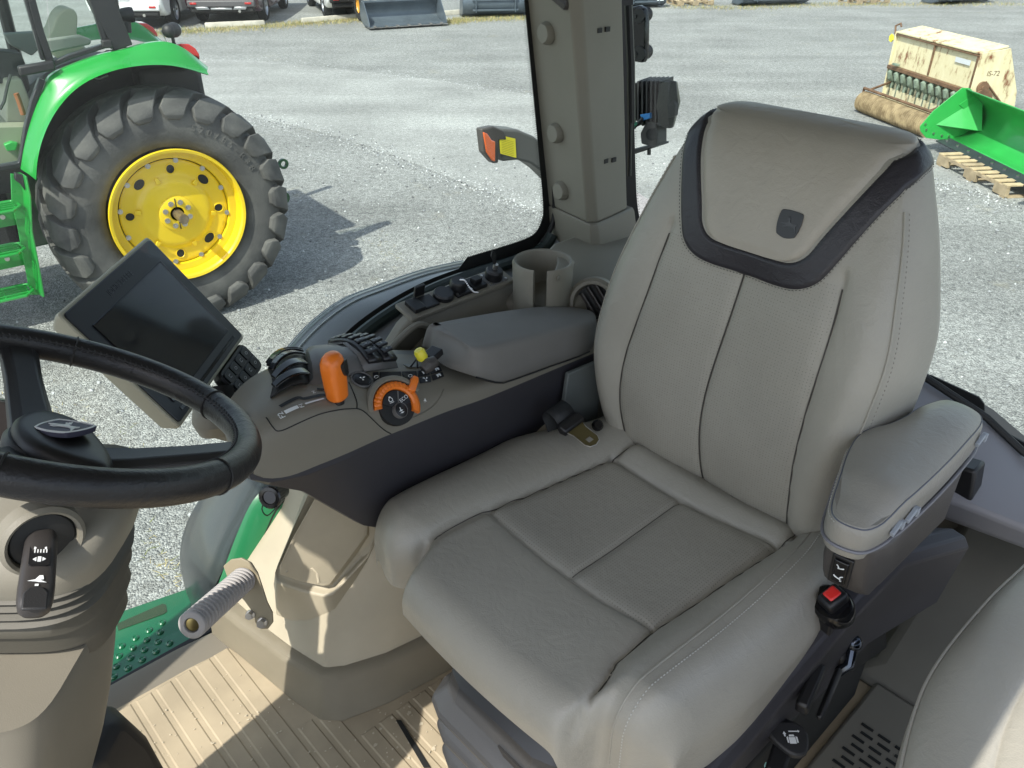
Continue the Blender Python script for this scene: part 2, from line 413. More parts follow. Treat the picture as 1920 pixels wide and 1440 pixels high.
def straw_strip(name, label, pts, w, n, seed, h=0.07, cat='dry grass'):
    b = MB(); rr = random.Random(seed); P = crom(pts, 6)
    for i in range(n):
        k = rr.randrange(len(P) - 1); p = P[k].lerp(P[k+1], rr.random())
        x = p.x + rr.gauss(0, w * .5); y = p.y + rr.gauss(0, w)
        a = rr.uniform(0, 6.28); hh = h * rr.uniform(.3, 1.2); l = rr.uniform(-.06, .06); t = .006 if h > .05 else .0025
        b.add([(x - t*cos(a), y - t*sin(a), 0), (x + t*cos(a), y + t*sin(a), 0), (x + l, y + rr.uniform(-.05, .05), hh)], [(0, 1, 2)], rr.randrange(3))
    o = b.build(name, [mat('straw_a', (0.50, 0.42, 0.20), .9), mat('straw_b', (0.34, 0.28, 0.12), .9), mat('straw_c', (0.20, 0.22, 0.07), .9)], smooth=False)
    tagged(o, label, cat, kind='stuff'); return o
straw_strip('dry_grass', 'dry yellow grass growing along the concrete stops in the far row', [G(290,62), G(380,58), G(500,50), G(600,42), G(690,36)], .35, 5200, 5)
straw_strip('dry_grass', 'dry grass between the loader bucket and the grey attachment', [G(840,42), G(880,38), G(985,34)], .3, 2600, 6)
straw_strip('dry_grass', 'dry brown grass among the far pallets on the right', [G(1250,13), G(1400,15), G(1560,9), G(1700,9), G(1920,8)], .35, 3000, 8)
straw_strip('dry_grass', 'sparse straw on the gravel below the display', [G(20,740), G(90,790), G(180,830), G(260,850)], .14, 150, 9, .010)
straw_strip('dry_grass', 'weeds on the gravel beside the green step plate', [G(265,1000), G(300,1050), G(340,1090)], .05, 60, 12, .015)
straw_strip('dry_grass', 'straw patch on the gravel right of the tractor shadow', [G(700,430), G(720,470), G(735,500)], .12, 60, 13, .010)

for lab, P_ in (('ridge of loose pale gravel swept along the near edge of the lane', A2), ('ridge of loose pale gravel swept along the far edge of the lane', B2)):
    b = MB(); rr = random.Random(21); n_ = len(P_)
    for k in range(1500):
        i = rr.randrange(n_ - 1); p = P_[i].lerp(P_[i+1], rr.random()); s_ = rr.uniform(.005, .013); x = p.x + rr.gauss(0, .16); y = p.y + rr.gauss(0, .20)
        b.add([(x + s_ * cos(t), y + s_ * sin(t), .003) for t in (.3, 1.9, 3.4, 4.9)] + [(x, y, .003 + s_ * .8)], [(0, 1, 4), (1, 2, 4), (2, 3, 4), (3, 0, 4)], rr.randrange(2))
    o = b.build('gravel_ridge', [MATS['stone_pale'], MATS['stone_mid']], smooth=False); tagged(o, lab, 'gravel ridge', kind='stuff')
# far tree line / hedge base beyond the yard lies above the picture; a low bank closes the yard
b = MB(); rows = []
for j, (yy, zz) in enumerate(((70, -.05), (76, 1.0), (90, 3.0), (120, 4.0))):
    rows.append([(x, yy + 3 * sin(x * .05), zz + (.4 * sin(x * .13) if j else 0)) for x in range(-160, 161, 8)])
b.grid(rows)
o = b.build('hill', mat('grass_bank', (0.07, 0.11, 0.03), .9, var=.3, vscale=.6)); tagged(o, 'low green bank beyond the yard', 'hill', kind='structure')

# concrete wheel stops
m_conc = mat('concrete', (0.48, 0.45, 0.38), .85, bump=.5, bscale=60, bdist=.004, var=.14, vscale=7)
def wheel_stop(p, q, label):
    p = Vector(p); q = Vector(q); d = (q - p).normalized(); w = Vector((-d.y, d.x, 0)); c = (p + q) / 2
    t = thing('wheel_stop', label, 'wheel stop', tuple(c), WORLD, 'concrete wheel stops along the far row')
    b = MB(); rings = []
    for s, k in ((0, .85), (.02, 1), (.98, 1), (1, .85)):
        o_ = p.lerp(q, s); rings.append([o_ + w * x * k + Vector((0, 0, z * k)) for x, z in ((-.08, 0), (.08, 0), (.075, .06), (.05, .12), (-.05, .12), (-.075, .06))])
    b.loft(rings); b.build('block', m_conc, t, bevel=.008)
wheel_stop(G(385, 52), G(497, 47), 'concrete wheel stop under the maroon car')
wheel_stop(G(566, 43), G(676, 34), 'long pale concrete wheel stop left of the loader')
wheel_stop(G(830, 29), G(868, 26), 'short concrete stop between loader and grey attachment')

# ---------------------------------------------------------------- cars
m_tyre = mat('car_tyre', (0.018, 0.018, 0.018), .75)
m_alloy = mat('alloy_wheel', (0.42, 0.43, 0.45), .3, metal=.9)
m_under = mat('car_underside', (0.012, 0.012, 0.012), .7)
m_tail = mat('red_tail_lamp', (0.45, 0.012, 0.012), .15, coat=1)
m_cglass = mat('dark_car_glass', (0.01, 0.013, 0.015), .06, coat=1)
def car(label, paint, p_left, p_right, trim, ang=None, zlift=0, kind='suv'):
    """rear wheels on the ground at p_left and p_right; the car points away from the camera"""
    pl, pr = Vector(p_left), Vector(p_right)
    d = (pr - pl).normalized()
    c = (pl + pr) / 2
    if ang is not None:                                    # ang = ground point of the front right wheel
        h_ = (Vector(ang) - pr).normalized(); d = Vector((h_.y, -h_.x, 0)); c = pr - d * .86
    M = Matrix.Translation(c) @ Matrix.Rotation(atan2(d.y, d.x), 4, 'Z')
    t = thing('parked_car', label, 'car', (0, 0, 0), Frame(M), 'cars parked in the far row')
    W = .94; L0, L1 = -.98, 3.75                           # y of the rear and the front bumper, rear axle at 0
    def arch(yc, n=10, r=.42): return [(yc + r * cos(a), .36 + r * sin(a)) for a in [pi - pi * i / n for i in range(n + 1)]]
    low = [(L0 + .06, .42)] + [(L0 + .25, .30)] + [( -.42, .28)] + arch(0)[1:-1] + [(.42, .26), (2.33, .26)] + arch(2.75)[1:-1] + [(3.2, .28), (3.6, .30), (L1, .45)]
    top = [(L1 + .02, .70), (3.6, .95), (2.7, 1.08), (1.9, 1.16), (-.4, 1.18), (L0 + .08, 1.12), (L0, .95), (L0 - .03, .62)]
    b = MB(); b.prism([(-W, y, z) for y, z in low + top], (2 * W, 0, 0))
    b.build('body', paint, t, bevel=.07, seg=3)
    b = MB(); rings = []
    for z, k, y0, y1 in ((1.12, .93, -.92, 2.15), (1.45, .82, -.74, 1.55), (1.70, .70, -.5, 1.05), (1.74, .6, -.35, .9)):
        rings.append([(-W*k, y0, z), (W*k, y0, z), (W*k, y1, z), (-W*k, y1, z)])
    b.loft(rings); b.build('roof', paint, t, bevel=.05, seg=2)
    b = MB(); b.hexa([(-.72, -.90, 1.16), (.72, -.90, 1.16), (.64, -.72, 1.52), (-.64, -.72, 1.52), (-.72, -.95, 1.16), (.72, -.95, 1.16), (.62, -.765, 1.52), (-.62, -.765, 1.52)])
    b.build('rear_window', m_cglass, t)
    for sx in (-1, 1):
        b = MB(); b.hexa([(sx*.875, -.6, 1.18), (sx*.875, 1.75, 1.18), (sx*.77, 1.35, 1.5), (sx*.77, -.5, 1.5), (sx*.90, -.6, 1.18), (sx*.90, 1.75, 1.18), (sx*.79, 1.35, 1.5), (sx*.79, -.5, 1.5)])
        b.build('side_window', m_cglass, t)
    b = MB(); b.box((0, 1.4, .34), (1.5, 4.2, .18)); b.build('underbody', m_under, t)
    for sx in (-1, 1):
        for yy in (0, 2.75):
            w = MB(); x0 = sx * .70; x1 = sx * .93
            w.lathe([(.24, 0), (.33, .01), (.355, .04), (.36, .11), (.355, .19), (.33, .22), (.24, .225)], (x0, yy, .36), (sx, 0, 0), 36)
            wo = w.build('wheel', m_tyre, t, angle=50)
            r = MB(); r.lathe([(.0, .17), (.06, .18), (.08, .15), (.21, .13), (.235, .20), (.245, .21), (.245, 0)], (x0, yy, .36), (sx, 0, 0), 30)
            for k in range(5):
                a = 2 * pi * k / 5; u = Vector((0, cos(a), sin(a))); v = Vector((0, -sin(a), cos(a))); c0 = Vector((x0 + sx * .16, yy, .36))
                r.hexa([c0 + u*.04 - v*.03, c0 + u*.04 + v*.03, c0 + u*.23 + v*.022, c0 + u*.23 - v*.022] + [q + Vector((sx*.03, 0, 0)) for q in (c0 + u*.04 - v*.03, c0 + u*.04 + v*.03, c0 + u*.23 + v*.022, c0 + u*.23 - v*.022)])
            r.build('rim', m_alloy, wo)
    # rear bumper and lower valance
    b = MB(); b.prism([(-.88, L0 - .05, .34), (-.93, L0 + .1, .34), (-.94, L0 + .12, .60), (-.90, L0 - .06, .64)], (0, 0, 0)) if False else None
    b = MB(); b.box((0, L0 - .015, .52), (1.74, .12, .17)); vb = b.build('rear_bumper', trim['bumper'], t, bevel=.04, seg=3)
    b = MB(); b.box((0, L0 + .03, .375), (1.62, .12, .13)); b.build('valance', m_under, t, bevel=.03)
    b = MB()
    if trim.get('skid'):
        for sx in (-1, 1): b.hexa([(sx*.62, L0 - .06, .385), (sx*.30, L0 - .06, .385), (sx*.34, L0 - .06, .45), (sx*.66, L0 - .06, .45), (sx*.62, L0 - .10, .385), (sx*.30, L0 - .10, .385), (sx*.34, L0 - .10, .45), (sx*.66, L0 - .10, .45)])
        b.box((0, L0 - .05, .40), (.55, .07, .05)); b.build('skid_trim', m_alloy, t, bevel=.008)
    for sx in (-1, 1):
        b = MB(); b.box((sx * .70, L0 - .085, .53), (.17, .02, .05)); b.build('reflector', m_tail, t, bevel=.01)
        b = MB(); b.box((sx * .80, L0 - .01, .92), (.24, .10, .30), rot=(0, 0, sx * .15)); b.build('tail_lamp', m_tail, t, bevel=.03)
    b = MB(); b.box((0, L0 - .04, .76), (.31, .02, .155)); pb = b.build('number_plate', mat('plate_white', (.7, .72, .75), .4), t, bevel=.01)
    b = MB(); b.cyl((.45, L0 - .06, .34), (.45, L0 + .3, .34), .035); b.build('exhaust_pipe', m_steel, t)
    b = MB(); b.box((0, L0 - .045, .90), (.7, .02, .03)); b.build('trim_strip', m_alloy, t, bevel=.006)
    return t
mar = mat('maroon_paint', (0.055, 0.016, 0.026), .25, coat=1); whi = mat('white_car_paint', (0.78, 0.78, 0.77), .25, coat=.8)
car('white sport utility car parked furthest left in the far row', whi, G(205, 52), G(331, 46), {'bumper': whi}, G(362, 32.5))
car('maroon sport utility car with a grey lower bumper, seen from behind', mar, G(391, 42), G(499, 38), {'bumper': mat('grey_bumper', (.09, .085, .09), .5), 'skid': True}, G(520, 25))
car('white vehicle with black underside parked between maroon car and loader', whi, G(612, 31), G(722, 26), {'bumper': m_under})

# ---------------------------------------------------------------- loader (skid steer) and its bucket
m_bluesteel = mat('blue_grey_steel', (0.10, 0.125, 0.15), .42, metal=.3, var=.12, vscale=3, coat=.2)
m_cutedge = mat('worn_steel', (0.22, 0.21, 0.20), .5, metal=.6, var=.3, vscale=9)
def bucket_on(parent, M, W, D, Hh, mt, teeth=7, T=.02):
    """open bucket: x across, y = out of the mouth, z up; origin at the middle of the cutting edge"""
    prof = [(0, 0), (-D*.55, .01), (-D*.85, Hh*.12), (-D, Hh*.38), (-D*.98, Hh*.7), (-D*.75, Hh*.98)]
    prof = [(p.x, p.y) for p in crom([(y, z, 0) for y, z in prof], 4)]
    b = MB(); n = len(prof)
    inn = []
    for i, (y, z) in enumerate(prof):
        y0, z0 = prof[max(0, i-1)]; y1, z1 = prof[min(n-1, i+1)]; d = Vector((y1-y0, z1-z0)).normalized(); inn.append((y + d.y * -T * -1 * -1, z + d.x * -T * -1 * -1) if False else (y - (-d.y) * 0 + d.y * T, z - d.x * T))
    ring = [(y, z) for y, z in prof] + [(y, z) for y, z in reversed(inn)]
    b.prism([tuple(M @ Vector((-W/2, y, z))) for y, z in ring], M.to_3x3() @ Vector((W, 0, 0)))
    sh = b.build('shell', mt, parent)
    for sx in (-1, 1):
        b = MB(); out = [(.0, -.005), (-D*.6, -.005), (-D*.95, Hh*.15), (-D*1.03, Hh*.4), (-D*1.0, Hh*.75), (-D*.78, Hh*1.02), (-D*.5, Hh*.98), (-.06, Hh*.32), (.02, .03)]
        b.prism([tuple(M @ Vector((sx*W/2 - (T if sx > 0 else 0), y, z))) for y, z in out], M.to_3x3() @ Vector((T, 0, 0))); b.build('side_plate', mt, parent)
    b = MB(); b.hexa(onm(M, [(-W/2-.01, -.16, -.012), (W/2+.01, -.16, -.012), (W/2+.01, .07, -.012), (-W/2-.01, .07, -.012), (-W/2-.01, -.16, -.001), (W/2+.01, -.16, -.001), (W/2+.01, .05, -.001), (-W/2-.01, .05, -.001)]))
    b.build('cutting_edge', m_cutedge, parent)
    for k in range(teeth):
        x = -W/2 + W * (k + .5) / teeth; b = MB(); b.hexa(onm(M, [(x-.035, -.05, 0), (x+.035, -.05, 0), (x+.03, .10, 0), (x-.03, .10, 0), (x-.035, -.05, .03), (x+.035, -.05, .03), (x+.03, .07, .02), (x-.03, .07, .02)])); b.build('wear_pad', m_cutedge, parent)
    b = MB(); b.box((0, 0, 0), (W, .05, .05)); vs = b.v; b.v = [tuple(M @ (Vector(p) + Vector((0, -D*.77, Hh*.99)))) for p in vs]; b.build('top_bar', mt, parent, bevel=.008)
def frame_at(p, ang): return Matrix.Translation(p) @ Matrix.Rotation(ang, 4, 'Z')
pa, pb_ = Vector(G(693, 57)), Vector(G(838, 48)); dd = (pb_ - pa); Wb = dd.length; ang = atan2(dd.y, dd.x)
Mf = frame_at((pa + pb_) / 2, ang + pi)                     # mouth (local +y) points to the camera
t = thing('loader', 'compact loader with white arms and orange frame behind a wide grey bucket', 'loader', (0, 0, 0), Frame(Mf))
bucket_on(t, Matrix.Translation((0, 0, .06)), Wb, .75, .55, m_bluesteel)
m_lwhite = mat('loader_cream_paint', (0.62, 0.60, 0.52), .4); m_lor = mat('loader_orange_paint', (0.62, 0.30, 0.03), .4); m_lgr = mat('loader_grey_paint', (.09, .10, .11), .5)
b = MB(); b.box((0, -2.3, .95), (1.0, 1.9, 1.0)); b.build('body', m_lwhite, t, bevel=.05)
b = MB(); b.box((0, -1.25, .55), (.62, .25, .5)); b.box((0, -1.12, .82), (.72, .07, .06)); b.build('quick_coupler', m_lor, t, bevel=.02)
b = MB(); b.box((0, -1.02, .62), (.46, .10, .22)); b.build('coupler_plate', m_lgr, t, bevel=.01)
for sx in (-1, 1):
    b = MB(); b.tube([(sx*.52, -.95, .42), (sx*.52, -1.05, .9), (sx*.60, -1.6, 1.35), (sx*.62, -3.0, 1.75)], .075, 8); b.build('loader_arm', m_lwhite, t)
    b = MB(); b.tube([(sx*.30, -.98, .55), (sx*.30, -1.3, 1.2)], .035, 10); b.build('tilt_cylinder', m_steel, t)
    for yy in (-1.75, -2.85):
        w = MB(); w.lathe([(.2, 0), (.36, .0), (.41, .05), (.41, .22), (.36, .27), (.2, .27)], (sx*.56, yy, .41), (sx, 0, 0), 30); wo = w.build('wheel', m_tyre, t, angle=40)
        w = MB(); w.lathe([(.0, .2), (.19, .22), (.205, .25), (.205, .05)], (sx*.56, yy, .41), (sx, 0, 0), 24); w.build('rim', m_lor, wo)
b = MB(); b.box((0, -2.0, 1.7), (.95, 1.2, .95)); b.build('cab', m_lgr, t, bevel=.04)
b = MB(); b.box((.68, -1.55, .72), (.14, .42, .62)); b.box((.68, -1.32, .72), (.16, .02, .5)); b.build('grille', mat('loader_tan_grille', (.36, .33, .25), .6), t, bevel=.01)

def attachment(label, x0, x1, yb0, yb1, h, d, paper=None, group='grey bucket attachments in the far row'):
    pa, pb_ = Vector(G(x0, yb0)), Vector(G(x1, yb1)); dd = pb_ - pa
    M = frame_at((pa + pb_) / 2 , atan2(dd.y, dd.x))        # back of the bucket faces the camera, mouth (+y) away
    t = thing('steel_bucket', label, 'bucket attachment', (0, 0, 0), Frame(M), group)
    W = dd.length; Mi = Matrix.Translation((0, d, .03)); bucket_on(t, Mi, W, d, h, m_bluesteel, 0)
    b = MB(); b.box((0, -.02, h*.72), (W*.7, .05, .06)); b.box((0, -.02, h*.3), (W*.7, .05, .05)); b.build('coupler_rail', m_bluesteel, t, bevel=.008)
    for sx in (-1, 1):
        b = MB(); b.box((sx*W*.3, -.03, h*.5), (.03, .09, h*.6)); b.build('coupler_rib', m_bluesteel, t, bevel=.006)
    if paper:
        b = MB(); b.box((paper, -.065, h*.55), (.22, .004, .26)); b.build('paper_label', mat('paper', (.75, .76, .76), .7), t, smooth=False)
    return t
attachment('blue grey steel bucket with a white paper label, behind the front pillar glass', 868, 990, 34, 31, .62, .7, paper=.0)
attachment('grey bucket beside the black hinge bracket with a pale paper on it', 1170, 1249, 17, 14, .6, .7, paper=.45)
attachment('wide grey bucket standing between two far pallets', 1392, 1517, 13, 9, .6, .7)
attachment('dark grey bucket at the far right of the back row', 1758, 1862, 10, 5, .5, .7)

# ---------------------------------------------------------------- pallets
m_wood = mat('pallet_wood', (0.50, 0.39, 0.24), .8, bump=.5, bscale=40, bdist=.003, var=.16, vscale=9)
m_woodd = mat('old_pallet_wood', (0.36, 0.28, 0.18), .85, bump=.5, bscale=40, bdist=.003, var=.2, vscale=9)
def pallet(label, M, L, W, n=8, group=None):
    """x along the stringers, y along the deck boards"""
    t = thing('wooden_pallet', label, 'pallet', (0, 0, 0), Frame(M), group); rr = random.Random(int(L * 1000))
    for k in range(3):
        y = .02 + (W - .04) * k / 2; b = MB()
        b.box((L/2, y, .118), (L, .04, .03))                  # notched stringer: rail over three blocks
        for x in (L*.08, L*.5, L*.92): b.box((x, y, .062), (L*.17, .04, .083))
        b.build('stringer', m_woodd, t, bevel=.002)
    for k in range(n):
        x = .045 + (L - .09) * k / (n - 1); b = MB(); b.box((x, W/2, .143 + .001), (.088, W, .017), rot=(0, 0, rr.uniform(-.012, .012))); b.build('deck_board', m_wood if rr.random() < .7 else m_woodd, t, bevel=.002)
    for x in (.05, L*.5, L - .05):
        b = MB(); b.box((x, W/2, .010), (.09, W, .016)); b.build('bottom_board', m_woodd, t, bevel=.002)
    return t
def pal_frame(p, q, z=0):
    p, q = Vector(p), Vector(q); d = q - p; return frame_at(p, atan2(d.y, d.x)), d.length
Mp, Lp = pal_frame(G(1758, 297, 0.08), G(1886, 360, 0.08))
Mp = Matrix.Translation((0, 0, -.08)) @ Mp
pallet('weathered pallet under the black edge of the green pusher', Mp, Lp, 1.05, 9)
for lab, x0, x1, yb0, yb1 in (('small pale pallet in the back row right of the work lamp', 1271, 1338, 12, 10), ('pale pallet seen above the old grain drill', 1607, 1668, 9, 6)):
    Mq, Lq = pal_frame(G(x0, yb0, 0), G(x1, yb1, 0)); pallet(lab, Mq, Lq, .9, 6, 'pale pallets in the back row')

# ---------------------------------------------------------------- green snow pusher on the pallet
P0 = Vector(G(1776, 262, .15)); d = Vector((.053, -.9986, 0)); fw = Vector((-.9986, -.053, 0))
Ms = Matrix(((d.x, fw.x, 0, P0.x), (d.y, fw.y, 0, P0.y), (0, 0, 1, 0), (0, 0, 0, 1)))
Ms3 = Ms @ Matrix.Diagonal((1, 1, 1, 1))
t = thing('snow_pusher', 'bright green snow pusher box with black cutting edge lying on a pallet', 'snow pusher', (0, 0, 0), Frame(Matrix.Translation(P0.xy.to_3d()) @ Matrix.Rotation(atan2(d.y, d.x), 4, 'Z')))
# here x = along the blade, y = behind (away), so 'forward' is -y
LB = 2.3
prof = [(p.x, p.y) for p in crom([(0.03, .17, 0), (.16, .20, 0), (.30, .31, 0), (.36, .47, 0), (.28, .64, 0), (.06, .79, 0)], 6)]
m_bgreen = mat('bright_green_paint', (0.03, 0.37, 0.07), .35, coat=.5, var=.06, vscale=4, rvar=.08)
b = MB(); b.grid([[(x, y, z) for y, z in prof] for x in (0, LB * .33, LB * .66, LB)]); b.build('blade', m_bgreen, t, solid=.012)
for x in (0, LB):
    b = MB(); b.prism([(x, y, z) for y, z in ((-.40, .27), (-.30, .18), (-.05, .145), (.30, .19), (.40, .34), (.40, .6), (.10, .80), (0, .805), (-.30, .52), (-.42, .33))], (.012, 0, 0)); sp = b.build('end_plate', m_bgreen, t, bevel=.003)
    b = MB()
    for (y, z) in ((-.33, .29), (-.22, .24), (.0, .20), (-.36, .36), (-.10, .21)): b.cyl((x + .012, y, z), (x + .024, y, z), .014, n=8)
    b.build('bolts', m_steel, sp)
b = MB(); b.prism([(.012, .02, .60), (.012, .36, .36), (.012, .36, .60), (.012, .20, .74)], (.01, 0, 0)); b.prism([(.2, .30, .30), (.0, -.22, .34), (.0, .30, .7)], (.01, 0, .01)); b.build('gusset', m_bgreen, t)
b = MB(); b.hexa([(.02, -.16, .135), (LB, -.16, .135), (LB, .05, .16), (.02, .05, .16), (.02, -.165, .15), (LB, -.165, .15), (LB, .04, .175), (.02, .04, .175)])
ce = b.build('cutting_edge', mat('black_rubber_edge', (.035, .04, .05), .5, var=.15, vscale=5), t)
b = MB()
for k in range(9): b.cyl((.1 + k * .26, -.06, .155), (.1 + k * .26, -.063, .178), .018, n=8)
b.build('bolts', m_steel, ce)
b = MB(); b.box((LB/2, .42, .55), (LB, .06, .06)); b.box((LB/2, .48, .4), (.9, .15, .5)); b.build('back_frame', m_bgreen, t, bevel=.01)

# ---------------------------------------------------------------- old grain drill
m_cream = bpy.data.materials.new('rusty_cream_paint'); m_cream.use_nodes = True
nt = m_cream.node_tree; N = nt.nodes; L = nt.links; P = N['Principled BSDF']; P.inputs['Roughness'].default_value = .6
tc = N.new('ShaderNodeTexCoord'); n = N.new('ShaderNodeTexNoise'); n.inputs['Scale'].default_value = 5; n.inputs['Detail'].default_value = 9; n.inputs['Roughness'].default_value = .72
mpp = N.new('ShaderNodeMapping'); mpp.inputs['Scale'].default_value = (1.3, 1.3, .55); L.new(tc.outputs['Object'], mpp.inputs[0]); L.new(mpp.outputs[0], n.inputs['Vector'])
r = N.new('ShaderNodeValToRGB'); L.new(n.outputs['Fac'], r.inputs['Fac']); e = r.color_ramp.elements
e[0].position = .54; e[0].color = (.66, .58, .36, 1); e[1].position = .64; e[1].color = (.20, .07, .03, 1); k = e.new(.30); k.color = (.74, .68, .47, 1)
L.new(r.outputs[0], P.inputs['Base Color'])
m_rust = mat('rusty_steel', (.16, .09, .05), .8, bump=.5, bscale=40, bdist=.003, var=.3, vscale=12)
m_rustc = mat('rusty_iron_rings', (.44, .34, .20), .75, bump=.4, bscale=60, bdist=.003, col2=(.22, .16, .09), vscale=9)
m_grn2 = mat('aged_green_metal', (.20, .25, .19), .6, var=.2, vscale=10)
d = Vector((.148, -.989, 0)).normalized(); P0 = Vector((5.44, 12.22, 0)) 
DM = Matrix.Translation((6.09, 13.68, -.3456)) @ Matrix.Rotation(atan2(d.y, d.x), 4, 'Z') @ Matrix.Scale(1.12, 4)
t = thing('grain_drill', 'old rusty cream grain drill with seed cups and ring roller behind the green pusher', 'grain drill', (0, 0, 0), Frame(DM))
LD = 1.84                                                  # x along the box, y = away from the front face
b = MB(); b.prism([(0, .0, .82), (0, .02, 1.24), (0, .34, 1.30), (0, .46, .82)], (LD, 0, 0)); b.build('seed_box', m_cream, t, bevel=.012)
b = MB()
for k in range(2): b.hexa([(k*LD/2 + .01, -.02, 1.243), ((k+1)*LD/2 - .01, -.02, 1.243), ((k+1)*LD/2 - .01, .35, 1.313), (k*LD/2 + .01, .35, 1.313), (k*LD/2 + .01, -.02, 1.268), ((k+1)*LD/2 - .01, -.02, 1.268), ((k+1)*LD/2 - .01, .35, 1.335), (k*LD/2 + .01, .35, 1.335)])
b.build('lid', m_cream, t, bevel=.006)
b = MB(); b.box((LD/2, -.02, .80), (LD, .05, .05)); b.box((LD/2, -.005, 1.225), (LD, .03, .02)); b.box((.92, -.006, 1.03), (.025, .02, .38)); b.box((LD - .03, -.006, 1.03), (.03, .02, .38)); b.build('trim_rail', m_rust, t, bevel=.004)
for x in (-.02, LD):
    b = MB(); b.prism([(x, -.02, .36), (x, -.02, 1.26), (x, .36, 1.31), (x, .62, .8), (x, .70, .40), (x, .3, .30)], (.02, 0, 0)); b.build('end_plate', m_cream, t, bevel=.004)
b = MB(); b.hexa([(0, .02, .34), (LD, .02, .34), (LD, .05, .34), (0, .05, .34), (0, .02, .52), (LD, .02, .52), (LD, .05, .52), (0, .05, .52)]); b.box((LD/2, .3, .6), (LD, .03, .55)); b.build('lower_panel', m_cream, t)
for k in range(11):
    x = .09 + k * .165
    b = MB(); b.tube([(x, .02, .77), (x, -.03, .73), (x + .01, -.02, .67), (x, .03, .62)], [.035, .045, .04, .03], 10); c_ = b.build('seed_cup', m_grn2, t)
    b = MB(); b.box((x, .05, .52), (.045, .06, .24)); b.build('seed_tube', m_grn2, c_, bevel=.008)
    b = MB(); b.box((x + .085, .06, .55), (.06, .02, .14 + .05 * ((k * 7) % 3))); b.build('divider', m_cream, t)
b = MB(); b.box((.10 + .12, -.05, .86), (.12, .05, .03)); b.build('hand_lever', m_grn2, t, bevel=.005)
b = MB(); b.tube([(-.03, -.01, 1.22), (-.05, -.02, 1.33), (.03, 0, 1.37), (.06, 0, 1.33)], .014, 8); b.build('lifting_hook', m_rust, t)
b = MB(); b.cyl((-.06, -.03, 1.17), (-.06, -.045, 1.17), .055, n=6); b.build('yellow_tag', m_yel, t)
b = MB(); b.box((LD - .30, -.003, 1.12), (.30, .004, .06)); b.build('name_plate', mat('faded_plate', (.62, .64, .66), .5), t)
for (x, y, z, r_) in ((LD + .03, .12, .86, .075), (LD + .05, .14, .72, .13), (LD + .04, .60, .42, .07)):
    b = MB(); b.cyl((x - .015, y, z), (x + .02, y, z), r_, n=18); b.cyl((x + .02, y, z), (x + .035, y, z), r_ * .4, n=12); b.build('sprocket', m_rust, t)
b = MB(); b.tube([(LD + .035, .14, .93), (LD + .04, .66, .47), (LD + .04, .60, .35), (LD + .04, .10, .60), (LD + .035, .06, .82)], .012, 8, closed=True); b.build('drive_chain', m_rust, t)
b = MB(); b.prism([(LD + .024, .16, .36), (LD + .024, .30, .62), (LD + .024, .66, .50), (LD + .024, .66, .36)], (.012, 0, 0)); b.build('chain_guard', m_cream, t)
text_mesh('IS-72', .085, axes((LD + .0215, .22, 1.02), (0, 1, 0), (1, 0, 0)), m_rust, 'end_number', t)
Ra = DM.inverted() @ Vector(G(1618, 190, .15)); Rb = DM.inverted() @ Vector(G(1745, 238, .15))
b = MB(); n = 40
for k in range(n):
    c0 = Ra.lerp(Rb, (k + .5) / n); b.lathe([(.06, -.020), (.095, -.014), (.140, -.003), (.140, .003), (.095, .014), (.06, .020)], tuple(c0), tuple(Rb - Ra), 18)
b.build('ring_roller', m_rustc, t, angle=60)
b = MB(); b.tube([Ra + Vector((-.04, 0, 0)), Ra + Vector((-.04, 0, .17)), Rb + Vector((.04, 0, .17)), Rb + Vector((.04, 0, 0))], .02, 6); b.tube([Ra + Vector((.1, 0, .17)), Vector((.1, 0, .60))], .018, 6); b.tube([Rb + Vector((-.1, 0, .17)), Vector((1.5, 0, .60))], .018, 6); b.build('roller_frame', m_rust, t, bevel=.003)
# ================================================================ THE NEIGHBOURING TRACTOR
# its own frame: origin on the ground under the near rear wheel's outer face, x = forward, y = towards our cab
TA = radians(216.8); TM = Matrix.Translation((-2.45, 5.70, 0)) @ Matrix.Rotation(TA, 4, 'Z'); TI = TM.inverted()
def TL(x, y, l=0.0):                                       # tractor point on its plane y = l seen at a photo pixel
    r = TI.to_3x3() @ Vector(ray(x, y)); o = TI @ Vector((0, 0, H_CAM)); k = (l - o.y) / r.y; return o + r * k
m_ttyre = mat('tractor_tyre_rubber', (0.115, 0.112, 0.104), .78, bump=.5, bscale=70, bdist=.004, col2=(0.062, 0.061, 0.060), vscale=5)
m_tdark = mat('matt_black', (0.012, 0.013, 0.013), .6)  # plain black for openings, borders, seals and dark parts
tr = thing('tractor', 'bright green tractor with yellow rear wheel parked alongside, seen beyond the display', 'tractor', (0, 0, 0), Frame(TM))
HZ = .86; RT = .875
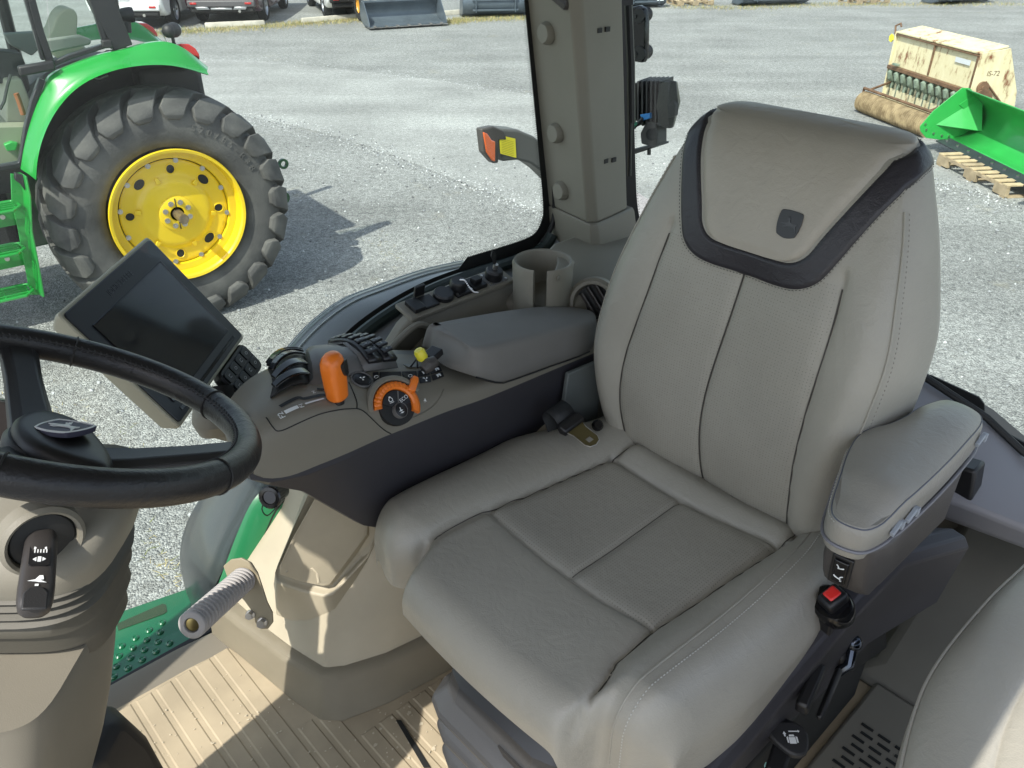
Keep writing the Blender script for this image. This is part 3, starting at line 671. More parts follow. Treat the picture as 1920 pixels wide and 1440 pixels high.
def tractor_wheel(parent, y0, sgn, detail=True):
    """outer face at y0, the wheel extends inwards along -sgn*y"""
    o = (0, y0, HZ); ax = (0, -sgn, 0)                      # heights along the axis grow inwards
    w = MB()
    prof = [(.485, .10), (.50, .055), (.56, .025), (.64, .012), (.72, .02), (.775, .045), (.80, .09), (.815, .16), (.82, .26), (.815, .36), (.80, .43), (.72, .50), (.60, .51), (.49, .45)]
    w.lathe(prof, o, ax, 96)
    tyre = w.build('tyre', m_ttyre, parent, angle=60)
    # lugs: curved bars from the shoulder to the centre line, alternating sides
    NL = 22; lg = MB(); A = Vector((0, -sgn, 0))
    for side in (0, 1):
        for k in range(NL):
            a0 = 2 * pi * (k + .5 * side) / NL
            inner = []; outer = []
            # stations run from the sidewall, round the shoulder, to the centre
            st = [(.695, .014, .09, .002), (.725, .02, .150, .004), (.77, .032, .200, .02), (.812, .07, .198, .042), (.832, .13, .150, .044), (.84, .21, .105, .038), (.84, .285, .085, .038)]
            rings = []
            for q, (r0, h, wd, ht) in enumerate(st):
                sweep = .30 * (max(0, h - .03) / .25) ** .9
                ang = a0 + sweep * (1 if sgn > 0 else -1)
                hw = wd / 2 / r0 * (1.0)
                hh = h if side == 0 else .52 - h
                top = r0 + ht if q > 1 else r0 + .004
                hpush = (.020, .036, .034, .022, 0, 0, 0)[q]   # sidewall stations stand off outwards, not upwards
                ho = hh - hpush if side == 0 else hh + hpush
                pts = []
                for (aa, rr_, h_) in ((ang - hw, r0 - .02, hh + (.03 if side == 0 else -.03)), (ang - hw * .88, top, ho), (ang + hw * .88, top, ho), (ang + hw, r0 - .02, hh + (.03 if side == 0 else -.03))):
                    pts.append(Vector(o) + A * h_ + Vector((cos(aa) * rr_, 0, sin(aa) * rr_)))
                rings.append(pts)
            lg.loft(rings, True, True)
    lg.build('tread_lugs', m_ttyre, tyre, bevel=.006, seg=2, angle=40)
    # rim
    r = MB(); r.lathe([(.468, .0), (.487, -.004), (.492, .008), (.488, .03), (.47, .045), (.462, .09), (.455, .11), (.405, .115), (.398, .13), (.392, .26)], o, ax, 80)
    rim = r.build('rim', m_wyel, parent, angle=40)
    # disc with oval holes, stamped hub, built as a polar grid with the hole cells bent inwards
    d = MB(); rad = [.392, .385, .375, .36, .34, .32, .305, .29, .27, .25, .22, .19, .16, .13]
    dep = [.135, .13, .128, .128, .128, .128, .128, .126, .12, .105, .10, .098, .095, .09]
    d.lathe(list(zip(rad, dep)), o, ax, 96); disc = d.build('wheel_disc', m_wyel, parent, angle=40)
    h = MB()
    nh = 8
    for k in range(nh):
        a = 2 * pi * (k + .12) / nh; c = Vector(o) + A * .1255 + Vector((cos(a) * .322, 0, sin(a) * .322)); u = Vector((cos(a), 0, sin(a))); v = Vector((-sin(a), 0, cos(a)))
        h.prism([c + u * .031 * cos(t) + v * (.044 if k % 2 else .028) * sin(t) for t in [2*pi*i/18 for i in range(18)]], A * .006)
    h.build('oval_openings', m_tdark, disc)
    h = MB()
    for k in range(nh):
        a = 2 * pi * (k + .12) / nh; c = Vector(o) + A * .1245 + Vector((cos(a) * .322, 0, sin(a) * .322)); u = Vector((cos(a), 0, sin(a))); v = Vector((-sin(a), 0, cos(a)))
        h.tube([c + u * .035 * cos(t) + v * (.048 if k % 2 else .032) * sin(t) for t in [2*pi*i/20 for i in range(20)]], .004, 6, closed=True)
    h.build('opening_edges', m_wyel, disc)
    nb = 12
    for k in range(nb):
        a = 2 * pi * (k + .4) / nb; b2 = MB(); c = Vector(o) + Vector((cos(a) * .385, 0, sin(a) * .385)); b2.cyl(c + A * .13, c + A * .108, .013, n=6); b2.cyl(c + A * .13, c + A * .122, .019, n=14); b2.build('rim_bolt', m_steel, rim, smooth=False)
    for k in range(6):
        a = 2 * pi * (k + .2) / 6; b2 = MB(); c = Vector(o) + A * .10; u = Vector((cos(a), 0, sin(a))); v = Vector((-sin(a), 0, cos(a)))
        b2.hexa([c + u*.262 - v*.02, c + u*.262 + v*.02, c + u*.295 + v*.012, c + u*.295 - v*.012, c + u*.25 - v*.018 - A*.012, c + u*.25 + v*.018 - A*.012, c + u*.29 + v*.01 - A*.008, c + u*.29 - v*.01 - A*.008]); b2.build('lug_tab', m_wyel, disc, bevel=.003)
    hb = MB(); hb.lathe([(.135, .10), (.13, .082), (.118, .075), (.055, .072), (.05, .078)], o, ax, 40); hub = hb.build('hub', m_wyel, parent, angle=30)
    hb = MB(); hb.cyl(Vector(o) + A * .12, Vector(o) - A * .075, .036, n=28); hb.cyl(Vector(o) - A * .075, Vector(o) - A * .082, .030, n=28); hb.build('axle_shaft', mat('bare_steel_axle', (.30, .24, .17), .45, metal=.8, var=.2, vscale=40), hub)
    for k in range(8):
        a = 2 * pi * (k + .5) / 8; b2 = MB(); c = Vector(o) + Vector((cos(a) * .09, 0, sin(a) * .09)); b2.cyl(c + A * .075, c + A * .05, .014, n=6); b2.cyl(c + A * .075, c + A * .067, .02, n=14); b2.build('hub_bolt', m_steel, hub, smooth=False)
    b2 = MB(); c = Vector(o); b2.box(c + A * .074 + Vector((0, 0, .0)), (.006, .008, .235)); b2.build('hub_split', m_tdark, hub)
    return tyre
wheel = bpy.data.objects.new('rear_wheel', None); COL.objects.link(wheel); wheel.parent = tr
# parts must hang no deeper than thing > part > sub-part, so the tyre, rim and disc are parts of the tractor itself
bpy.data.objects.remove(wheel)
tyre = tractor_wheel(tr, 0, 1)
# size moulding on the sidewall, each letter bent round the tyre
tp = MB()
txt = '520/85-R38'
for i, ch in enumerate(txt):
    a = radians(110 + i * 5.2)                   # the front of the tractor is to the left of the picture
    c = Vector((cos(a) * .645, .001, HZ + sin(a) * .645)); up = Vector((cos(a), 0, sin(a))); x = Vector((-sin(a), 0, cos(a)))
    M = Matrix(((x.x, up.x, 0, c.x), (x.y, up.y, 1, c.y - .011), (x.z, up.z, 0, c.z), (0, 0, 0, 1)))
    text_mesh(ch, .066, M, m_ttyre, 'size_moulding', tyre, depth=.006)

# far wheel and axle, seen dimly below the body
w = MB(); w.lathe([(.49, 0), (.82, .0), (.87, .05), (.87, .45), (.8, .5), (.49, .5)], (0, -1.75, HZ), (0, -1, 0), 48); w.build('far_tyre', m_ttyre, tr)
b = MB(); b.cyl((0, -.2, HZ), (0, -2.0, HZ), .17, n=24); b.box((.1, -1.15, HZ + .05), (1.0, .7, .75)); b.box((1.2, -1.15, .85), (2.2, .55, .6)); b.build('axle_housing', m_dgreen, tr, bevel=.03)
b = MB(); b.tube([(-.2, -.75, .55), (-.8, -.75, .50), (-1.05, -.72, .62)], .035, 8); b.cyl((-1.05, -.78, .62), (-1.05, -.66, .62), .055, n=16)
b.tube([(-.1, -.5, 1.35), (-.75, -.5, 1.18), (-.8, -.5, .7)], .05, 8); b.build('lift_arm', m_dgreen, tr)
b = MB(); q = TL(531, 307, -.35)
b.lathe([(.022, -.012), (.042, -.012), (.042, .012), (.022, .012), (.022, -.012)], tuple(q), (0, 1, 0), 20); b.tube([q + Vector((.03, 0, 0)), q + Vector((.35, 0, -.06))], .02, 8); b.build('ball_hitch', m_dgreen, tr)

# fender: the outer lip follows the wheel, the top runs in to the cab
arc_out = [(62, 333), (64, 300), (72, 262), (88, 222), (112, 185), (142, 156), (180, 135), (225, 121), (270, 115), (310, 115), (345, 121), (372, 129), (388, 134)]
arc_in = [(40, 318), (46, 280), (56, 240), (68, 205), (84, 170), (96, 146), (130, 128), (190, 106), (240, 95), (280, 84), (315, 82), (350, 96), (390, 128)]
Y0, Y1 = -.01, -.10
lip = crom([TL(x, y, Y0) for x, y in arc_out], 4)
rim_ = crom([TL(x, y, Y1) for x, y in arc_in], 4)
inn = [Vector((p.x, -.17, p.z + .008)) for p in rim_]
low_ = [Vector((p.x * .985, Y0 - .004, HZ + (p.z - HZ) * .975)) for p in lip]
low2 = [Vector((p.x * .97, -.60, HZ + (p.z - HZ) * .955)) for p in lip]
rows = []
for k in range(len(lip)):
    P_ = crom([low2[k], low_[k], lip[k], lip[k].lerp(rim_[k], .5) + Vector((0, .006, .004)), rim_[k], rim_[k].lerp(inn[k], .25) + Vector((0, 0, .008)), inn[k]], 3); rows.append(P_)
b = MB(); b.grid(rows); fen = b.build('fender', m_green, tr, angle=50)
b = MB(); pts = [Vector((p.x * .96, -.60, HZ + (p.z - HZ) * .95)) for p in lip]
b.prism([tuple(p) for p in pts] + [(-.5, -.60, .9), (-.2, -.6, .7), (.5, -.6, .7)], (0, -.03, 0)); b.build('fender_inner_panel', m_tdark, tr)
b = MB(); b.tube([TL(165, 144, -.4), TL(185, 149, -.4), TL(203, 142, -.4)], .012, 8); b.build('fender_pipe', m_steel, fen)
# tail lamp and round work lamp on the fender
b = MB(); lp = [TL(x, y, -.22) for x, y in ((334, 82), (352, 83), (366, 92), (374, 104), (375, 112), (362, 108), (345, 98), (336, 89))]
b.loft([[p + Vector((0, -.10, -.01)) for p in lp], lp, [p.lerp(sum(lp, Vector()) / 8, .15) + Vector((0, .03, .012)) for p in lp]]); b.build('tail_lamp', mat('red_lamp_lens', (.65, .02, .015), .18, coat=1), tr, bevel=.006, angle=30)
c = TL(321, 57, -.22); b = MB(); b.lathe([(.0, -.05), (.03, -.05), (.045, -.03), (.05, .03), (.045, .05)], tuple(c), (-.75, -.5, 0), 24); b.ball(tuple(c + Vector((.02, .014, 0))), .047, 10); lamp = b.build('work_lamp', m_dgrey, tr)
b = MB(); b.lathe([(.045, .048), (.04, .06), (.0, .062)], tuple(c), (-.75, -.5, 0), 24); b.build('lens', m_steel, lamp)
b = MB(); b.tube([c + Vector((0, 0, -.04)), c + Vector((0, 0, -.075)), c + Vector((-.01, 0, -.13))], .012, 8); b.build('lamp_bracket', m_dgrey, lamp)
b = MB(); b.tube([c + Vector((-.02, -.03, .02)), c + Vector((.06, -.03, .0)), c + Vector((.03, -.02, -.1))], .005, 6); b.build('cable', m_steel, lamp)
# far fender with its lamp
off = Vector((-.10, -1.35, .0))
b = MB(); b.grid([[p + off + Vector((0, -.05, 0)) for p in r_] for r_ in rows[26:]]); b.build('fender', m_green, tr)
b = MB(); b.loft([[p + off + Vector((.02, -.10, .0)) for p in lp], [p + off + Vector((.02, 0.05, 0)) for p in lp]]); b.build('tail_lamp', MATS['red_lamp_lens'], tr, bevel=.006)
c2 = TL(237, 28, -1.0); b = MB(); b.lathe([(.0, -.05), (.04, -.05), (.05, -.02), (.055, .03), (.05, .05), (0, .05)], tuple(c2), (-.9, .1, 0), 20); b.tube([c2, c2 + Vector((.02, 0, -.12))], .03, 8); b.build('work_lamp', m_dgrey, tr)

# cab frame, glass and what shows inside
YC = -.20
m_frame = mat('cab_frame_black', (.018, .019, .021), .38, coat=.2)
def strip(pts, w, dep, name, m, l=YC, bev=.006, parent=None):
    """flat bar whose outline follows photo points on the cab side"""
    P = [TL(x, y, l) for x, y in pts]; b = MB(); rings = []
    for i, p in enumerate(P):
        t_ = (P[min(i+1, len(P)-1)] - P[max(i-1, 0)]).normalized(); n_ = Vector((t_.z, 0, -t_.x)); wi = w[i] if isinstance(w, (list, tuple)) else w
        rings.append([p + n_ * wi/2 + Vector((0, dep/2, 0)), p - n_ * wi/2 + Vector((0, dep/2, 0)), p - n_ * wi/2 - Vector((0, dep/2, 0)), p + n_ * wi/2 - Vector((0, dep/2, 0))])
    b.loft(rings); return b.build(name, m, parent or tr, bevel=bev)
strip([(150, -330), (188, 0), (228, 88)], [.16, .155, .13], .10, 'rear_pillar', m_frame, YC)
strip([(20, -330), (58, 0), (74, 60), (95, 120)], .045, .07, 'door_pillar', m_frame, YC + .02)
strip([(-8, -330), (48, 0), (80, 112)], .02, .05, 'door_seal', m_frame, YC + .03)
strip([(165, -330), (172, 0), (196, 78)], .03, .05, 'window_seal', m_frame, YC + .02)
strip([(98, 120), (130, 106), (165, 95), (200, 84)], .03, .05, 'window_lower_band', m_frame, YC + .02)
strip([(78, 148), (62, 190), (50, 240), (42, 290), (38, 306), (26, 310), (-20, 318), (-90, 326)], .035, .06, 'door_frame', m_frame, YC + .06)
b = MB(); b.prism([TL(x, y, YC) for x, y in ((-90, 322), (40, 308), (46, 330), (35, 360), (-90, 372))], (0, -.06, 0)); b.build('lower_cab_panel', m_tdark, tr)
b = MB(); b.loft([onm(Matrix.Translation(TL(72, 128, YC + .09)), [(-.10, -.03, -.02), (.10, -.03, -.035), (.11, .03, -.03), (-.10, .03, -.015), (-.10, .03, .02), (.10, .03, .012), (.11, -.03, .012), (-.10, -.03, .025)])], True, True)
b = MB(); cc = TL(70, 127, YC + .10); b.hexa([cc + Vector(v) for v in ((-.10, -.03, -.02), (.11, -.03, -.04), (.11, .03, -.04), (-.10, .03, -.02), (-.10, -.03, .035), (.11, -.03, .02), (.11, .03, .02), (-.10, .03, .035))]); b.build('door_handle', m_dgrey, tr, bevel=.012)
b = MB(); cc = TL(200, 82, YC + .06); b.box(cc, (.06, .05, .05)); b.build('window_latch', m_dgrey, tr, bevel=.008)
b = MB(); b.prism([TL(x, y, YC) for x, y in ((-250, -400), (60, -400), (95, 118), (76, 150), (48, 240), (38, 304), (-250, 330))], (0, -.004, 0)); b.build('door_glass', m_glass, tr, smooth=False)
b = MB(); b.prism([TL(x, y, YC) for x, y in ((60, -400), (150, -400), (198, 80), (160, 95), (98, 118))], (0, -.004, 0)); b.build('side_glass', m_glass, tr, smooth=False)
# far side pillars, roof, floor, console and seat inside
m_int = mat('cab_interior_grey', (.22, .23, .21), .6); m_intd = mat('cab_interior_dark', (.03, .033, .033), .6); m_fbei = mat('cab_beige', (.42, .40, .31), .6)
b = MB(); b.box((1.0, -1.15, 2.90), (1.9, 1.5, .12)); b.build('roof', m_green, tr, bevel=.04)
for x in (-.25, .55, 1.45):
    b = MB(); b.tube([(x, -1.82, 1.5), (x - .05, -1.75, 2.9)], .045, 8); b.build('far_pillar', m_frame, tr)
def tq(pts, l): return [TL(x, y, l) for x, y in pts]
for l0, l1, nm_s in ((-.72, -.98, 'seat_backrest'),):
    P0_ = crom(tq(((88, 82), (98, 55), (108, 30), (122, 17), (138, 18), (146, 32), (144, 60), (142, 88)), l0), 3, True)
    b = MB(); b.loft([[p + Vector((0, l1 - l0, 0)) for p in P0_], P0_]); b.build(nm_s, m_fbei, tr, bevel=.04, seg=4)
b = MB(); b.prism(tq(((85, 88), (150, 78), (168, 96), (110, 112)), -.68), (0, -.34, 0)); b.build('seat_cushion', m_fbei, tr, bevel=.02, seg=3)
b = MB(); b.prism(tq(((80, 75), (150, 66), (172, 74), (170, 84), (92, 100)), -.50), (0, -.06, 0)); b.build('armrest', m_int, tr, bevel=.012, seg=3)
b = MB(); b.prism(tq(((8, 64), (70, 60), (82, 85), (60, 105), (20, 85)), -1.25), (0, -.10, 0)); b.build('dash_panel', m_int, tr, bevel=.01)
b = MB(); b.prism(tq(((-10, 95), (40, 100), (52, 130), (30, 150), (-10, 160)), -.95), (0, -.2, 0)); b.build('dash_cluster', m_intd, tr, bevel=.01)
b = MB(); b.prism(tq(((12, 152), (40, 148), (58, 190), (48, 245), (12, 245)), -.80), (0, -.3, 0)); b.build('column_cover', m_fbei, tr, bevel=.01)
b = MB(); b.prism(tq(((-30, 240), (60, 238), (40, 300), (-30, 312)), -.60), (0, -.5, 0)); b.build('cab_floor_mat', mat('cab_floor_olive', (.30, .30, .22), .7), tr)
b = MB(); b.tube(tq(((0, 205), (8, 190), (14, 160), (20, 140)), -.5), .010, 6); b.build('hose', m_intd, tr)
b = MB(); b.prism(tq(((8, 272), (22, 266), (34, 268), (30, 282), (14, 284)), -.55), (0, -.08, 0)); b.build('pedal', m_bgreen, tr, bevel=.006)
b = MB(); b.tube(tq(((30, 175), (36, 190), (44, 215)), -.6), .018, 8); b.build('lever_boot', mat('rusty_orange_boot', (.35, .12, .05), .5), tr)
b = MB(); b.tube([Vector((.96, -1.15, 1.86)) + Vector((cos(a) * .18 * .8, sin(a) * .2, cos(a) * .18 * .5)) for a in [2*pi*i/24 for i in range(24)]], .016, 8, closed=True); b.tube([(.96, -1.34, 1.86), (.96, -.96, 1.86)], .014, 6); b.build('steering_wheel', m_intd, tr)
b = MB(); b.box((-.25, -.95, 1.35), (.45, 1.1, .95)); b.build('shadow_filler', m_tdark, tr, bevel=.04)  # added block that closes the gap in the tractor's shadow
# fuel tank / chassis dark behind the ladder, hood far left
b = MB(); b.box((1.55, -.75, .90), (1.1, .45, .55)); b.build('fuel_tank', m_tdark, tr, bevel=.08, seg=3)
b = MB(); b.box((2.2, -1.15, 1.35), (1.4, .7, .7)); b.build('hood', m_green, tr, bevel=.08, seg=3)
w = MB(); w.lathe([(.35, 0), (.6, .0), (.64, .05), (.64, .4), (.6, .42), (.35, .42)], (2.65, -.35, .64), (0, -1, 0), 40); w.build('front_tyre', m_ttyre, tr)

# ladder: two side rails with slotted treads
YL = .02
m_lad = m_green
def lrail(pts, name='ladder_rail'):
    P = [TL(x, y, YL) for x, y in pts]; b = MB(); rings = []
    for p in P: rings.append([p + Vector((.012, -.07, 0)), p + Vector((-.012, -.07, 0)), p + Vector((-.03, .06, 0)), p + Vector((-.018, .06, 0))])
    b.loft(rings); return b.build(name, m_lad, tr, bevel=.003)
lrail([(38, 328), (46, 365), (49, 430), (60, 485), (72, 553)])
b = MB(); b.prism([TL(x, y, YL + .03) for x, y in ((28, 325), (46, 330), (47, 358), (38, 345), (28, 338))], (0, -.05, 0)); b.build('rubber_stop', m_dgrey, tr, bevel=.006)
b = MB(); b.prism([TL(x, y, YL - .03) for x, y in ((20, 326), (46, 330), (50, 430), (61, 485), (74, 553), (57, 553), (44, 487), (34, 432), (22, 380))], (0, -.02, 0)); b.build('ladder_side', m_lad, tr, bevel=.003)
xr = TL(60, 485, YL).x
def stepz(px, py): return TL(px, py, YL)
for (px, py) in ((42, 387), (50, 467), (66, 545)):
    q = TL(px, py, YL + .04); z = q.z; x1 = q.x + .02; x0 = x1 + .42; tread = MB()
    tread.tube([(x0, -.10, z), (x1 + .03, -.10, z), (x1, -.08, z), (x1 - .01, .04, z), (x1 + .04, .10, z - .005), (x0, .10, z - .005)], .012, 6)
    for k in range(4): tread.box(((x0 + x1) / 2, -.06 + k * .042, z), (abs(x0 - x1) - .03, .010, .022))
    for k in range(3): tread.box((x1 + .02 + k * .14, 0, z - .004), (.012, .18, .014))
    st_ = tread.build('ladder_step', m_lad, tr, bevel=.002)
    b = MB(); b.hexa([(x0, -.11, z - .16), (x1, -.11, z - .16), (x1, -.10, z - .16), (x0, -.10, z - .16), (x0, -.11, z - .02), (x1, -.11, z - .02), (x1, -.10, z - .02), (x0, -.10, z - .02)]) if py != 545 else None
    if py != 545:
        b.build('ladder_riser', m_lad, tr)
        b = MB(); b.cyl((x1 + .10, -.10, z - .09), (x1 + .10, -.085, z - .09), .016, n=8); b.build('riser_bolt', m_steel, tr)
# ================================================================ OUR CAB (its frame: x forward, y left, z up; floor at z = 1.25)
cab_t = thing('tractor_cab', 'beige tractor cab shell around the seat with pillar, glass, side console and floor', 'tractor cab', (-.7, -.7, 1.25))
# roof and the structure outside the picture that shades the seat
b = MB(); b.box((-.77, -.66, 2.80), (2.24, 1.62, .14)); b.build('roof', m_pil, cab_t, bevel=.05, seg=3)
for (x, y) in ((.28, -1.40), (.28, .10), (-1.85, .12)):
    b = MB(); b.tube([(x, y, 1.25), (x + (.06 if x > 0 else 0), y, 2.78)], .035, 8); b.build('corner_pillar', m_dgrey, cab_t)
b = MB(); b.box((.34, -1.29, 1.75), (.10, .20, 1.1)); b.build('footwell_side', m_tan, cab_t, bevel=.02)
# rear right pillar: section with a front face and a face turned to the seat
m_cap = m_pil
def pil(z, pts=None):
    return pts
pts_t = {}
topz, botz = 2.74, 1.99
# edges of the pillar found on the window plane (left), on the bend and on the rear edge
eL = [CL(984, -60, -1.385), CL(1003, 60, -1.385), CL(1036, 370, -1.385)]
def edge(px0, px1, l):                                      # straight edge through two photo points on plane l
    return CL(*px0, l), CL(*px1, l)
Lt, Lb = edge((1004, 0), (1041, 378), -1.385)
Mt, Mb_ = edge((1080, 20), (1108, 398), -1.245)
Rt, Rb = CL(1167, 0, -1.255), CL(1176, 384, -1.255)
Lt0, Lb0 = CL(1004, 0, -1.36), CL(1041, 378, -1.36)
def ext(t_, b_, z): k = (z - b_.z) / (t_.z - b_.z); return b_.lerp(t_, k)
b = MB(); rings = []
for z in (2.76, 2.5, 2.3, 2.1, 1.985):
    l0 = ext(Lt, Lb, z); m_ = ext(Mt, Mb_, z); r0 = ext(Rt, Rb, z)
    rings.append([l0 + Vector((.0, -.03, 0)), l0, l0.lerp(m_, .5) + Vector((.004, .004, 0)), m_ + Vector((.006, -.01, 0)), m_ + Vector((-.014, .006, 0)), m_.lerp(r0, .5) + Vector((0, .006, 0)), r0, r0 + Vector((-.005, -.05, 0)), m_ + Vector((-.06, -.12, 0))])
b.loft(rings); pillar = b.build('rear_pillar', m_pil, cab_t, bevel=.005, seg=3, angle=30)
for (px, py) in ((1024, 60), (1042, 246), (1052, 353)):
    q = CL(px, py, -1.36); z = q.z
    l0 = ext(Lt, Lb, z); m_ = ext(Mt, Mb_, z); fd = (m_ - l0).normalized(); nn = fd.cross(Vector((0, 0, 1))).normalized()
    if nn.dot(RO - q) < 0: nn = -nn
    c = l0.lerp(m_, .26) + nn * .004 + Vector((.004, .004, 0)) * .5
    k = MB(); k.lathe([(.024, -.004), (.024, .004), (.019, .013), (.0, .0135)], tuple(c), tuple(nn), 28); k.build('round_cap', m_pil, pillar, angle=30)
for (px, py) in ((1128, 55), (1140, 300)):
    for dx in (0, 15):
        q = CL(px - 4 + dx, py + 2 - dx * .15, -1.243); k = MB(); k.box(q, (.014, .004, .010)); k.build('slot', m_tdark, pillar)
# dark loop bracket at the very top of the pillar
k = MB(); k.tube([CL(1042, -8, -1.30), CL(1060, 8, -1.27), CL(1090, 12, -1.26), CL(1118, -6, -1.27)], .012, 8); k.build('coat_hook', m_arm, pillar)
# flared foot of the pillar
b = MB(); rings = []
def ring_foot(z, grow, dz_=0):
    l0 = ext(Lt, Lb, z); m_ = ext(Mt, Mb_, z); r0 = ext(Rt, Rb, z)
    return [l0 + Vector((.0, -.05, 0)), l0 + Vector((grow * .5 + .006, -.004, 0)), l0.lerp(m_, .5) + Vector((.010 + grow * .8, .010 + grow * .5, 0)), m_ + Vector((.012 + grow * .55, .004 + grow * .55, 0)), m_ + Vector((-.008 + grow*.1, .014 + grow * .9, 0)), m_.lerp(r0, .5) + Vector((0, .013 + grow * 1.1, 0)), r0 + Vector((-.02 - grow * .3, .008 + grow * 1.1, 0)), r0 + Vector((-.03 - grow, -.05, 0)), m_ + Vector((-.06, -.12, 0))]
for z, g_ in ((1.985, -.004), (1.975, 0), (1.93, .004), (1.88, .014), (1.83, .035), (1.78, .07), (1.70, .12), (1.5, .16)): rings.append(ring_foot(z, g_))
b.loft(rings); foot = b.build('pillar_foot', m_tan, cab_t, bevel=.003, seg=2, angle=40)

# the window opening on the right: pane, printed black border, rubber seal
WL = -1.40
bot_px = [(1036, 380), (1034, 410), (1022, 440), (1000, 462), (950, 481), (880, 503), (800, 533), (720, 577), (650, 632), (600, 700), (560, 790), (520, 900), (475, 985), (430, 1062), (395, 1130)]
botc = crom([CL(x, y, WL) for x, y in bot_px], 5)
pillar_edge = [ext(CL(1004, 0, WL), CL(1036, 370, WL), z) for z in (2.74, 2.4, 2.2, 2.06)]
outl = [Vector((x, WL, z)) for x, z in ((.26, 2.74), (-1.52, 2.74), (-1.52, 1.80), (-1.06, 1.80), (-.80, 1.66), (-.62, 1.45), (-.47, 1.27), (.26, 1.27))]
b = MB(); b.prism([p + Vector((0, -.012, 0)) for p in outl], (0, -.005, 0)); b.build('side_window', m_glass, cab_t, smooth=False)
# printed border following pillar edge and bottom, with its dotted fringe
edge_path = pillar_edge + botc
cen = Vector((-.7, WL, 2.2)); b = MB(); rows = []
def inw(P, i):
    t_ = (P[min(i+1, len(P)-1)] - P[max(i-1, 0)]).normalized(); n_ = Vector((t_.z, 0, -t_.x))
    return n_ if n_.dot(cen - P[i]) > 0 else -n_
brd = [(p + Vector((0, .004 - .012, 0)), inw(edge_path, i)) for i, p in enumerate(edge_path)]
nb_ = len(pillar_edge) + 26
b.grid([[p + n_ * -.01, p + n_ * (.026 if i < nb_ else .004)] for i, (p, n_) in enumerate(brd)]); brdo = b.build('printed_border', m_tdark, cab_t, smooth=False)
b = MB()
for i in range(len(brd) - 1):
    if i > nb_: break
    p, n_ = brd[i]; p2, n2 = brd[i+1]; L_ = (p2 - p).length; m = max(1, int(L_ / .0045))
    for k in range(m):
        q = p.lerp(p2, k / m) + n_ * .026; t_ = (p2 - p).normalized()
        for row, (h, r_) in enumerate(((.001, .0017), (.005, .0014), (.0088, .001))):
            c = q + n_ * h + t_ * (.00225 if row % 2 else 0)
            b.add([c + t_ * r_, c + n_ * r_, c - t_ * r_, c - n_ * r_], [(0, 1, 2, 3)])
b.build('dot_fringe', m_tdark, brdo, smooth=False)
# dark seal tube and the pale channel beside it
seal = botc[8:]
b = MB(); b.tube([p + Vector((0, .015, -.012)) for p in seal], .016, 10); b.build('window_seal', mat('dark_green_rubber', (.012, .022, .020), .42), cab_t)
b = MB(); b.tube([p + Vector((0, .008, .0)) for p in pillar_edge + botc[:14]], .0065, 8); b.build('pillar_seal', m_rub, cab_t)
# opaque band, coloured like the blue grey reflection in the lower glass
m_glass_band = mat('blue_grey_glass_band', (.115, .125, .130), .45, bump=.3, bscale=800, bdist=.0005)
b = MB(); b.grid([[p + Vector((0, .005, -.015)), p + Vector((.0, .06, -.03)), p + Vector((0, .14, -.045)), p + Vector((0, .215, -.06)), p + Vector((0, .22, -.16))] for p in botc[8:60]]); b.build('window_lower_band', m_glass_band, cab_t)
# green painted frame seen through the glass low down, with its dotted glass edge
gp = [CL(x, y, -1.36) for x, y in ((545, 905), (505, 945), (478, 1000), (455, 1060), (440, 1100), (428, 1140))]
m_fgreen = mat('shaded_green_frame', (.012, .16, .06), .35, coat=.3)  # green darkened for the shade behind the glass
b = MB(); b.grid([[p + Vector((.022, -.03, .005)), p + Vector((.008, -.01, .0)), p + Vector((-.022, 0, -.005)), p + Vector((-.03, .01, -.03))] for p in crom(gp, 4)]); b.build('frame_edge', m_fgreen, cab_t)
b = MB(); b.grid([[p + Vector((-.024, .002, -.006)), p + Vector((-.05, .008, -.015))] for p in crom(gp, 4)]); b.build('frame_border', m_tdark, cab_t)

# ---- right side console: socket strip, grab recess, cup holder, vent
b = MB(); rings = []
# outline along x of the upper ledge: outer (window) edge and inner edge, height
led = [(-.72, 1.775, -1.26), (-.78, 1.83, -1.255), (-.82, 1.875, -1.245), (-.845, 1.912, -1.235), (-.862, 1.928, -1.228), (-.97, 1.929, -1.228), (-1.09, 1.928, -1.228), (-1.15, 1.92, -1.232), (-1.22, 1.905, -1.24), (-1.40, 1.88, -1.24), (-1.60, 1.85, -1.23)]
for x, z, y in led:
    rings.append([(x, y - .030, 1.4), (x, y - .030, z - .06), (x, y - .030, z - .01), (x, y - .024, z), (x, y, z), (x, y + .008, z - .012), (x, y + .03, z - .05), (x, y + .055, z - .14), (x, y + .06, 1.4)])
b.loft(rings); sc_ = b.build('side_console', m_tan, cab_t, bevel=.004, seg=2, angle=25)
# socket strip on the ledge
S0, S1 = CL(778, 583, -1.135), CL(955, 522, -1.135)
S0 = Vector((-.860, -1.240, 1.934)); S1 = Vector((-1.13, -1.240, 1.934))
up = Vector((0, .25, 1)).normalized(); xa = (S1 - S0).normalized(); ya = up.cross(xa) * -1
Ms_ = Matrix(((xa.x, ya.x, up.x, S0.x), (xa.y, ya.y, up.y, S0.y), (xa.z, ya.z, up.z, S0.z), (0, 0, 0, 1))) @ Matrix.Diagonal((1.07, 1.07, 1.07, 1))
def sbox(x, y, z, dx, dy, dz_, name, m, parent, bevel=.0015, rot=None):
    b = MB(); b.box((0, 0, 0), (dx, dy, dz_), rot); b.v = [tuple(Ms_ @ (Vector(p) + Vector((x, y, z)))) for p in b.v]; return b.build(name, m, parent, bevel=bevel)
if (Ms_.to_3x3() @ Vector((0, 1, 0))).y > 0: YS = 1
else: YS = -1
